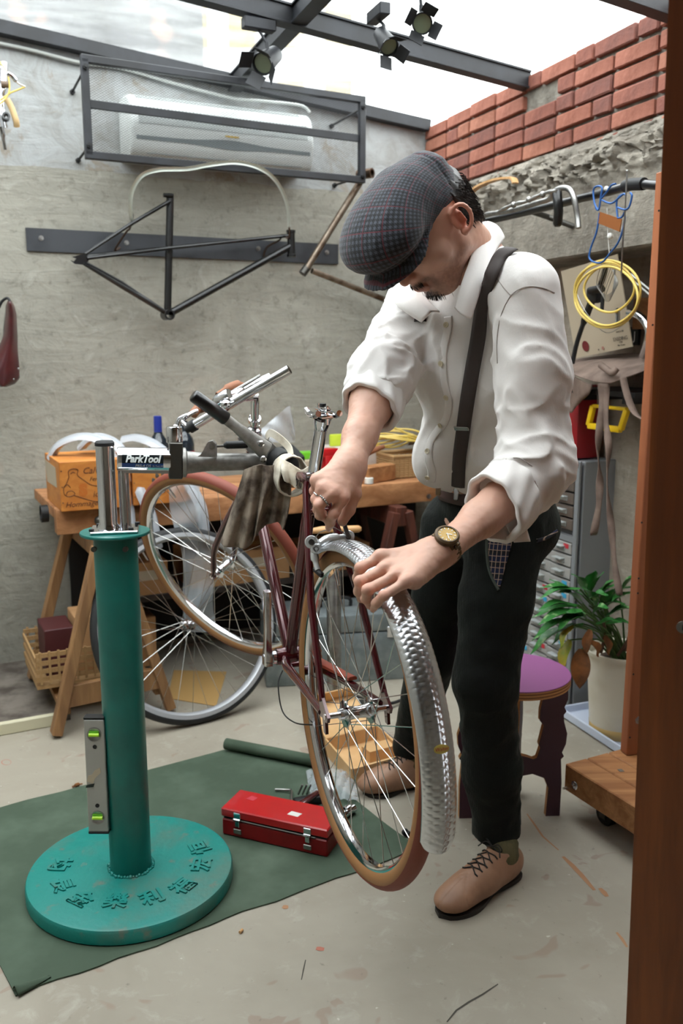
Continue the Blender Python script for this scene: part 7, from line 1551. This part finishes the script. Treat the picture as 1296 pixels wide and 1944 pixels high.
def pleaf(u, v, u2, v2, Y, W, m_='leaf', droop=.1, Y2=None):
    W = W*1.25 if m_ == 'leaf' else W
    """leaf from a base point to its tip with a thin stalk from the soil"""
    a = at(u, v, Y); b_ = at(u2, v2, Y2 or Y-.02); leaf_blade(a, (b_-a)+UP*droop*.6*(b_-a).length*3, (b_-a).length*1.12, W, m_, droop)
    s0 = top+Vector((rp.uniform(-.035, .02), rp.uniform(-.03, .03), 0)); O(B().path(spline([s0, s0.lerp(a, .5)+UP*.03, a], 4), [.0035]*4+[.0028]*5, 6), 'stalk', 'stem', plant)
YP = 2.76
for (u, v, u2, v2, dy, W) in ((1105, 1130, 1035, 1108, 0, .020), (1100, 1118, 1028, 1128, -.03, .017), (1115, 1140, 1140, 1090, .02, .026), (1108, 1120, 1090, 1088, .05, .022), (1120, 1135, 1150, 1128, -.04, .026), (1118, 1150, 1165, 1108, .03, .024), (1095, 1150, 1025, 1150, -.05, .020), (1100, 1150, 1018, 1165, -.02, .020),
                              (1105, 1160, 1028, 1178, -.08, .028), (1098, 1172, 1015, 1205, -.05, .022), (1090, 1185, 1010, 1232, -.04, .022), (1110, 1165, 1060, 1190, -.10, .024), (1125, 1165, 1150, 1150, -.09, .026), (1130, 1155, 1180, 1140, -.02, .022), (1140, 1160, 1200, 1120, .0, .022), (1175, 1130, 1206, 1088, .0, .024),
                              (1150, 1170, 1204, 1150, -.03, .020), (1150, 1185, 1198, 1182, -.05, .020), (1145, 1150, 1190, 1108, .04, .018), (1120, 1120, 1128, 1085, .06, .020), (1135, 1130, 1170, 1098, .05, .020), (1105, 1145, 1065, 1118, .03, .022), (1090, 1135, 1050, 1100, .04, .018), (1130, 1185, 1175, 1178, -.07, .018), (1112, 1175, 1080, 1160, -.1, .022), (1128, 1148, 1110, 1115, -.03, .024), (1150, 1150, 1160, 1120, -.03, .022), (1108, 1185, 1050, 1215, -.02, .018)):
    pleaf(u, v, u2, v2, YP+dy, W, 'leaf', rp.uniform(.06, .16))
pleaf(1088, 1188, 1066, 1230, YP-.10, .015, 'leaf_yellow', .35); pleaf(1082, 1215, 1068, 1268, YP-.09, .022, 'leaf_yellow', .3)
pleaf(1104, 1232, 1100, 1300, YP-.10, .034, 'leaf_dead', .25); pleaf(1118, 1215, 1134, 1245, YP-.08, .024, 'leaf_dead', .3); pleaf(1148, 1205, 1155, 1240, YP-.05, .016, 'leaf_dead', .2); pleaf(1120, 1195, 1112, 1238, YP-.10, .018, 'leaf_dead', .2)
for (u, v, u2, v2) in ((1172, 1245, 1200, 1190), (1140, 1240, 1146, 1175), (1186, 1236, 1204, 1150)): O(B().path(spline([at(u, v, YP), at((u+u2)/2+4, (v+v2)/2, YP), at(u2, v2, YP)], 4), .0055, 8), 'woody_stem', 'stem_brown', plant)
# ---------------------------------------------------------------- wheeled timber base with its upright board
q0 = Vector((.6205, 2.317, .15)); TD_ = Vector((.451, -.893, 0)).normalized(); TS = Vector((.893, .451, 0))
tl = T('timber_trolley', 'low trolley of pine beams on casters beside the door with an upright board', 'trolley', q0+TD_*.4+UP*-.15)
for k in range(3): O(B().box(q0+TD_*.42+TS*(.039+k*.0785)-UP*.0385, (.84, .0755, .077), TD_, None, bev=.003), 'beam', 'pine', tl)
O(B().prism([(-.008, -.005), (.006, -.008), (.010, .004), (-.004, .007)], q0+TD_*.10+TS*.11+UP*.0005, TD_, TS, .001), 'knot_hole', 'dark_grime', tl)
pb_ = atpl(1090, 1491, q0, TS); O(B().lathe(pb_, -TS, [(0, -.002), (.0125, -.002), (.0125, .0005), (.008, .001), (.008, .005), (.0035, .006), (.0035, .040), (0, .040)], 16), 'bolt', 'chrome', tl)
O(B().lathe(q0+TD_*.30+TS*.19+UP*.0, UP, [(0, .0), (.030, 0), (.032, .006), (.024, .016), (0, .018)], 20), 'dark_cap', mat('dark_knob', '#4a3a35', .6), tl)
for (a, s) in ((.10, .07), (.72, .07), (.10, .2), (.72, .2)):
    c = q0+TD_*a+TS*s; c.z = .032; cs_ = O(B().lathe(c, TS, [(0, -.013), (.029, -.013), (.032, -.009), (.032, .009), (.029, .013), (0, .013)], 24), 'caster', 'rubber', tl); O(B().box(c+UP*.035, (.05, .036, .006), TD_).box(c+TS*.017+UP*.012, (.022, .003, .044), TD_).box(c-TS*.017+UP*.012, (.022, .003, .044), TD_), 'caster_fork', 'dark_steel', tl)
u0 = Vector((.803, 2.38, .151)); UX = Vector((.97, .24, 0)).normalized()
ub = O(B().box(u0+UX*.05+UP*(1.573/2), (.10, .035, 1.573), UX, None, bev=.002), 'upright_board', 'jamb_wood', tl)
for v in (400, 617, 992, 1098, 1126, 1280, 1400): p = atpl(1262-(v-330)*.055-8, v, u0-Vector((-.24, .97, 0))*.0176, Vector((-.24, .97, 0))); O(B().lathe(p, Vector((.24, -.97, 0)), [(0, 0), (.0028, 0), (.0026, .001), (0, .001)], 10), 'screw_head', 'matt_black', ub)
p = atpl(1212, 1367, u0-Vector((-.24, .97, 0))*.0176, Vector((-.24, .97, 0))); O(B().lathe(p, Vector((.24, -.97, 0)), [(0, 0), (.012, 0), (.012, .002), (.007, .003), (.007, .014), (0, .014)], 6), 'bolt', 'aluminium', tl)
# ================================================================ drawer cabinet by the right wall
k0 = atz(1078, 1345, 0); CB_H = .90; CX, CY = DB, -DR    # CX along its depth (towards the wall), CY along its front
cab = T('drawer_cabinet', 'tall grey small-parts cabinet with rows of little drawers behind the man', 'cabinet', k0)
D_, L_ = .165, .40; cc = k0+CX*D_/2+CY*L_/2
O(B().box(cc+UP*CB_H/2+CX*.01, (D_-.02, L_, CB_H), CX, CY, bev=.003), 'cabinet_body', 'cabinet_grey', cab)
O(B().box(k0+CY*.012+CX*.004+UP*CB_H/2, (.012, .022, CB_H), CX, CY, bev=.002).box(k0+CY*(L_-.012)+CX*.004+UP*CB_H/2, (.012, .022, CB_H), CX, CY, bev=.002).box(k0+CY*L_/2+CX*.004+UP*(CB_H-.012), (.012, L_, .022), CX, CY, bev=.002).box(k0+CY*L_/2+CX*.004+UP*.62, (.012, L_, .022), CX, CY).box(k0+CY*L_/2+CX*.004+UP*.012, (.012, L_, .022), CX, CY), 'face_frame', 'cabinet_grey', cab)
rows = [(.855-k*.046, 'drawer_dark') for k in range(5)]+[(.585-k*.0455, 'drawer_clear') for k in range(13)]
dme = B().box((0, 0, 0), (.020, .112, .039), (1, 0, 0), (0, 1, 0), bev=.002); dm = {k: dme.mesh('drawer', [MATS[k]], (0, 0, 0)) for k in ('drawer_dark', 'drawer_clear')}
hme = B().box((-.020, 0, .006), (.022, .05, .003), (1, 0, 0), (0, 1, 0)).box((-.012, 0, -.002), (.002, .05, .014), (1, 0, 0), (0, 1, 0)).mesh('drawer_handle', [MATS['ac_vent']], (0, 0, 0), 0)
lme = B().box((-.0112, -.03, .008), (.001, .028, .016), (1, 0, 0), (0, 1, 0)).mesh('drawer_label', [mat('label_cyan', '#3a9cc4', .5)], (0, 0, 0), 0); lm2 = B().box((-.0112, -.03, .008), (.001, .028, .016), (1, 0, 0), (0, 1, 0)).mesh('drawer_label', [mat('label_red', '#b5303a', .5)], (0, 0, 0), 0)
for r, (z, m_) in enumerate(rows):
    for c in range(3):
        M = frameM(k0+CY*(.080+c*.12)+CX*.002+UP*z, CX, CY, UP); d = piece(dm[m_], 'drawer', cab, M)
        h = bpy.data.objects.new('drawer_handle', hme); COL.objects.link(h); h.parent = d; ORG[h.name] = k0
        if m_ == 'drawer_clear' and (r*5+c*3) % 4 < 2: l = bpy.data.objects.new('drawer_label', lme if (r+c) % 5 else lm2); COL.objects.link(l); l.parent = d
# red case on top of the cabinet
O(B().box(k0+CX*.06+CY*.16+UP*(CB_H+.13), (.10, .24, .255), CX, CY, bev=.004), 'red_case', 'red_sheet', None, 'dark red metal box standing on the grey drawer cabinet', 'box')
# ================================================================ shelf bracket, leather apron, yellow hook
R0 = RW(1.50, 1.20, .0)
sb = T('wall_shelf', 'black steel bracket shelf on the right wall under the leather apron', 'shelf', R0)
O(B().beam(RW(1.30, 1.145, -.02), RW(1.66, 1.145, -.02), .22, .016), 'shelf_plate', 'matt_black', sb); O(B().beam(RW(1.38, 1.13, -.13), RW(1.38, 1.13, .08), .02, .03), 'bracket_arm', 'matt_black', sb); O(B().beam(RW(1.60, 1.13, -.13), RW(1.60, 1.13, .08), .02, .03), 'bracket_arm', 'matt_black', sb)
ap = T('leather_apron', 'brown suede apron thrown over the black wall shelf with hanging ties', 'apron', RW(1.5, 1.1, .05))
def apf(rows_):
    """rows of (u, v, off): smooth sheet"""
    R2 = [spline([rwp(u, v, o) for u, v, o in r], 6) for r in rows_]; n_ = len(R2[0]); cols = [spline([r[i] for r in R2], 5) for i in range(n_)]
    m2 = len(cols[0]); b = B(); b.add([cols[i][j]+NR*.004*noise.noise(cols[i][j]*30) for j in range(m2) for i in range(n_)], [(j*n_+i, j*n_+i+1, (j+1)*n_+i+1, (j+1)*n_+i) for j in range(m2-1) for i in range(n_-1)]); return b
O(apf([[(1084, 686, -.10), (1110, 680, -.10), (1150, 675, -.11), (1195, 671, -.12), (1236, 672, -.12)], [(1080, 692, .0), (1110, 690, .02), (1150, 688, .02), (1195, 690, .02), (1236, 684, .0)], [(1084, 700, .08), (1104, 708, .10), (1145, 710, .12), (1190, 705, .10), (1236, 690, .06)], [(1084, 706, .10), (1100, 716, .12), (1150, 728, .14), (1190, 716, .12), (1236, 700, .08)]]), 'apron_bib', 'leather_brown', ap, smooth=70, solid=.003)
O(apf([[(1078, 706, .08), (1096, 718, .10), (1112, 726, .11), (1124, 730, .12)], [(1074, 740, .07), (1090, 748, .09), (1104, 752, .10), (1118, 748, .10)], [(1070, 780, .05), (1084, 784, .07), (1090, 776, .07), (1098, 762, .06)]]), 'apron_side', 'leather_brown', ap, smooth=70, solid=.003)
O(B().path(spline([rwp(1140, 693, .13), rwp(1152, 702, .14), rwp(1162, 708, .15), rwp(1170, 700, .14)], 5), .010, 10, caps=True), 'rolled_fold', 'leather_brown', ap, smooth=60)
def tie(pts, off, w_=.021, tw=0.0, nm='apron_tie'):
    P = spline([rwp(u, v, off+o) for u, v, o in pts], 6); b = B(); vs = []; n_ = len(P)
    for i, p in enumerate(P):
        tg = (P[min(i+1, n_-1)]-P[max(i-1, 0)]).normalized(); s0 = Vector((1, 0, 0)); s0 = (s0-tg*s0.dot(tg)).normalized(); n2 = tg.cross(s0); a = tw*math.sin(i/n_*PI*3.2); sd_ = s0*math.cos(a)+n2*math.sin(a); vs += [p-sd_*w_/2, p, p+sd_*w_/2]
    b.add(vs, [(3*i+k, 3*i+k+1, 3*i+k+4, 3*i+k+3) for i in range(n_-1) for k in range(2)]); return O(b, nm, 'leather_brown', ap, smooth=60, solid=.003)
tie([(1142, 728, 0), (1141, 780, 0), (1135, 850, 0), (1138, 905, 0), (1136, 960, 0), (1126, 1016, 0)], .14, .024, 1.2); tie([(1150, 728, 0), (1150, 800, 0), (1155, 850, 0), (1152, 920, 0), (1160, 1000, 0), (1166, 1070, 0), (1176, 1130, 0)], .14, .022, 1.25)
tie([(1182, 716, 0), (1190, 750, 0), (1202, 780, 0), (1216, 794, 0), (1226, 790, -.01), (1228, 740, -.03), (1230, 705, -.04)], .13, .020, .3)
yh = T('clamp_frame', 'yellow plastic clamp frame hanging behind the apron ties', 'clamp', rwp(1150, 820, .05))
P = [rwp(1126, 770, .05), rwp(1190, 777, .05), rwp(1178, 816, .05), rwp(1117, 808, .05)]; yb = B()
for i in range(4): yb.beam(P[i], P[(i+1) % 4], .016, .020 if i != 0 else .012, up=UP if i % 2 == 0 else (P[1]-P[0]).normalized(), bev=.004)
O(yb, 'frame_loop', 'yellow_plastic', yh); O(B().tube(rwp(1134, 770, .05), rwp(1134, 735, .05), .002, 6), 'hang_wire', 'aluminium', yh)
# ================================================================ black pipe rail and what hangs from it
PO = .22
pr = T('pipe_rail', 'black steel pipe rail running along the right wall under the bricks', 'rail', rwp(1050, 388, PO))
O(B().path([rwp(840, 440, PO), rwp(1000, 402, PO), rwp(1165, 361, PO), rwp(1195, 352, PO), rwp(1225, 350, PO), rwp(1262, 353, PO)], .0125, 14), 'pipe', 'gloss_black', pr)
O(B().path([rwp(1186, 354, PO), rwp(1196, 350, PO), rwp(1222, 349, PO)], .0165, 14), 'pipe_joint', 'matt_black', pr)
O(B().path([rwp(1010, 402, PO), rwp(1040, 412, .14), rwp(1088, 430, .066)], .009, 10), 'wall_bracket', 'dark_steel', pr)
db_ = T('handlebar', 'silver drop handlebar with a black grip hanging over the pipe rail', 'handlebar', rwp(1040, 430, PO))
O(B().path(spline([rwp(912, 418, .24), rwp(922, 408, .25), rwp(945, 404, .26), rwp(980, 397, .26), (rwp(1020, 385, .27)), rwp(1042, 378, .27), rwp(1050, 366, .27), rwp(1062, 358, .27), rwp(1078, 358, .27), rwp(1088, 372, .27), rwp(1096, 412, .26), rwp(1098, 433, .26)], 7), .0085, 12), 'bar_tube', 'aluminium', db_, smooth=60)
O(B().path(spline([rwp(946, 402, .3), rwp(975, 388, .3), rwp(1000, 382, .3), rwp(1030, 368, .3), rwp(1056, 362, .3)], 6), [.004, .005, .006, .007, .0055, .005]*4+[.005], 10), 'brake_rod', 'aluminium', db_, smooth=60)
for u, v in ((975, 389), (1004, 379), (1030, 369)): O(B().ball(rwp(u, v, .3), .010, 8), 'rod_joint', 'aluminium', db_)
O(B().path([rwp(1056, 362, .29), rwp(1057, 366, .29), rwp(1060, 400, .285), rwp(1058, 425, .28), rwp(1058, 430, .28)], [.011, .0145, .014, .014, .009], 14), 'black_grip', 'gloss_black', db_, smooth=60)
wr2 = T('wooden_hoop', 'pale bent wooden rim strip arching behind the man above the pipe', 'rim', rwp(900, 400, .12))
O(B().path(spline([rwp(866, 430, .12), rwp(876, 392, .12), rwp(900, 360, .12), rwp(935, 343, .12), rwp(970, 338, .12), rwp(978, 348, .12)], 6), .012, sect=[(-1, -.3), (-1, .3), (0, .4), (1, .3), (1, -.3), (0, -.15)]), 'rim_strip', 'handle_wood', wr2, smooth=40)
# blue wire bottle cage with a copper-coloured plate
bc = T('bottle_cage', 'blue wire bottle cage with a copper plate hooked on the pipe', 'bottle cage', rwp(1150, 500, .2))
def wire(pts, o=.25, r=.0028, m_='blue_wire', nm='cage_wire', par=bc): O(B().path(spline([rwp(u, v, o) for u, v in pts], 6), r, 7), nm, m_, par, smooth=60)
wire([(1134, 398), (1128, 385), (1126, 362), (1132, 354), (1142, 356), (1140, 375), (1136, 398), (1130, 395)]); wire([(1140, 378), (1150, 366), (1160, 352), (1168, 349)]); wire([(1142, 380), (1160, 386), (1176, 374), (1184, 368), (1188, 372)]); wire([(1172, 414), (1170, 385), (1176, 372), (1186, 368)], .24); wire([(1196, 366), (1199, 372), (1194, 392), (1186, 398), (1172, 394)], .26)
wire([(1138, 404), (1132, 440), (1122, 468), (1118, 488), (1126, 497), (1142, 498), (1158, 480), (1172, 462), (1182, 436), (1186, 410)]); wire([(1172, 414), (1180, 412), (1186, 400)])
P = [rwp(1138, 402, .25), rwp(1180, 416, .25), rwp(1176, 440, .25), rwp(1136, 424, .25)]; O(B().add(P, [(0, 1, 2, 3)]), 'copper_plate', 'copper', bc, smooth=0, solid=.003)
O(B().ball(rwp(1151, 358, .25), .007, 8), 'cage_knob', 'white_plastic', bc)
sp_ = O(B().path([rwp(1190, 325, .26), rwp(1186, 400, .26), rwp(1181, 470, .26), rwp(1179, 520, .25)], .0022, 6).ball(rwp(1190, 325, .26), .004, 8), 'hook_wire', 'aluminium', None, 'long straight steel wire hook hanging from the pipe rail', 'hook')
O(B().path([rwp(1152, 395, .24), rwp(1153, 440, .24), rwp(1156, 480, .24), rwp(1145, 500, .2)], .0010, 5).ball(rwp(1158, 448, .24), .009, 8), 'thread_tag', 'white_plastic', None, 'white bead on a thread in front of the concrete band', 'bead')
# yellow cable coil and wire bits
yc = T('cable_coil', 'hanging coil of yellow cable housing in front of the pinned card', 'cable coil', rwp(1152, 625, .2))
for k, (cx, cy, rx, ry, o) in enumerate(((1150, 560, 60, 62, .20), (1152, 562, 57, 56, .21), (1156, 548, 46, 45, .19), (1153, 558, 62, 64, .195))):
    pts = [rwp(cx+rx*math.cos(a)+2*math.sin(3*a+k), cy+ry*math.sin(a), o+.006*math.sin(2*a+k)) for a in np.linspace(0, 2*PI, 48, endpoint=False)]; O(B().path(pts, .0036, 8, closed=True), 'coil_loop', 'cable_yellow', yc, smooth=60)
wc_ = T('steel_wire_bundle', 'tangle of thin steel cables hanging inside the yellow coil', 'wire', rwp(1150, 600, .16))
for k in range(7): O(B().path(spline([rwp(1142+k*5, 500, .17), rwp(1132+k*3, 540+k*3, .17), rwp(1150, 560+k*2, .17), rwp(1172-k*2, 540+k*4, .17), rwp(1162+k, 512, .17)], 6), .0011, 5), 'steel_wire', 'aluminium', wc_)
O(B().path(spline([rwp(1090, 545, .15), rwp(1110, 590, .15), rwp(1150, 632, .15), rwp(1190, 610, .15)], 6), .0011, 5), 'steel_wire', 'aluminium', wc_); O(B().path([rwp(1172, 585, .17), rwp(1172, 612, .17)], .007, 8), 'wire_end', 'chrome', wc_)
O(B().path(spline([rwp(1152, 500, .14), rwp(1142, 535, .13), rwp(1128, 560, .12), rwp(1112, 600, .11), rwp(1095, 650, .10), rwp(1086, 690, .1)], 6), [.008]*10+[.012]*10+[.008]*11, 8), 'pump_lever', 'matt_black', None, 'black bar hanging slantwise in front of the pinned card', 'lever')
O(B().box(rwp(1128, 560, .13), (.055, .03, .05), DR, bev=.01).tube(rwp(1120, 552, .15), rwp(1142, 548, .15), .012).tube(rwp(1144, 560, .14), rwp(1142, 590, .14), .006, 8), 'derailleur', 'matt_black', None, 'black bicycle part hanging inside the yellow coil', 'bicycle part')
# pinned card
cd = T('pinned_card', 'tilted grey-beige printed card with a dark red dot on the right wall', 'card', rwp(1130, 680, .02))
Q = [rwp(1065, 515, .05), rwp(1172, 482, .05), rwp(1201, 658, -.02), rwp(1093, 680, -.02)]; O(B().add(Q, [(0, 1, 2, 3)]), 'card_sheet', 'card_poster', cd, smooth=0, solid=.003)
cx_ = (Q[1]-Q[0]).normalized(); cy_ = (Q[0]-Q[3]); cy_ = (cy_-cx_*cy_.dot(cx_)).normalized(); cn_ = cx_.cross(cy_); cn_ = cn_ if cn_.y < 0 else -cn_
def oncard(u, v, d=.003): return atpl(u, v, Q[0]+cn_*d, cn_)
O(B().lathe(oncard(1111, 657), cn_, [(0, 0), (.018, 0), (.018, .0006), (0, .0006)], 28), 'red_dot', 'ink_red', cd); O(B().lathe(oncard(1144, 661), cn_, [(0, 0), (.006, 0), (.006, .0006), (0, .0006)], 16), 'pink_dot', mat('ink_pink', '#a8776a', .7), cd); O(B().lathe(oncard(1136, 664), cn_, [(0, 0), (.003, 0), (.003, .0006), (0, .0006)], 12), 'black_dot', 'ink', cd)
text('EXEDING', oncard(1177, 643), cx_, cy_, .017, 'ink', 'card_lettering', cd, .0005); text('1930', oncard(1178, 649.5), cx_, cy_, .008, 'ink', 'card_lettering', cd, .0005); text('No. 12 mm', oncard(1179, 655), cx_, cy_, .008, 'ink', 'card_lettering', cd, .0005); text('Serie A 100', oncard(1176, 629), cx_, cy_, .008, 'ink', 'card_lettering', cd, .0005)
# chrome bent bar and odd boards behind
O(B().path(spline([rwp(1194, 594, .02), rwp(1214, 600, .04), rwp(1230, 622, .05), rwp(1230, 645, .04), rwp(1220, 675, .0)], 7), .012, 12), 'chrome_bar', 'chrome', None, 'bent chrome tube between the card and the upright board', 'handlebar', smooth=60)
O(B().box(rwp(1226, 595, -.115), (.11, .02, .10), DR, bev=.002), 'pine_offcut', 'pine', None, 'small pine board on the wall behind the chrome tube', 'board')
bs = T('black_sign', 'small black sign with a white letter J on the right wall', 'sign', rwp(1204, 650, -.12)); O(B().box(rwp(1204, 638, -.125), (.05, .012, .06), DR, bev=.001), 'sign_plate', 'sticker_black', bs); text('J', rwp(1204, 638, -.116), DR, UP, .04, 'sticker_white', 'sign_lettering', bs, .0005)
O(B().path([rwp(1196, 520, .1), rwp(1245, 560, .1)], .003, 6).path([rwp(1196, 528, .1), rwp(1245, 570, .1)], .003, 6), 'clear_tube', 'cable_clear', None, 'pair of clear thin tubes slanting down behind the upright board', 'tube')
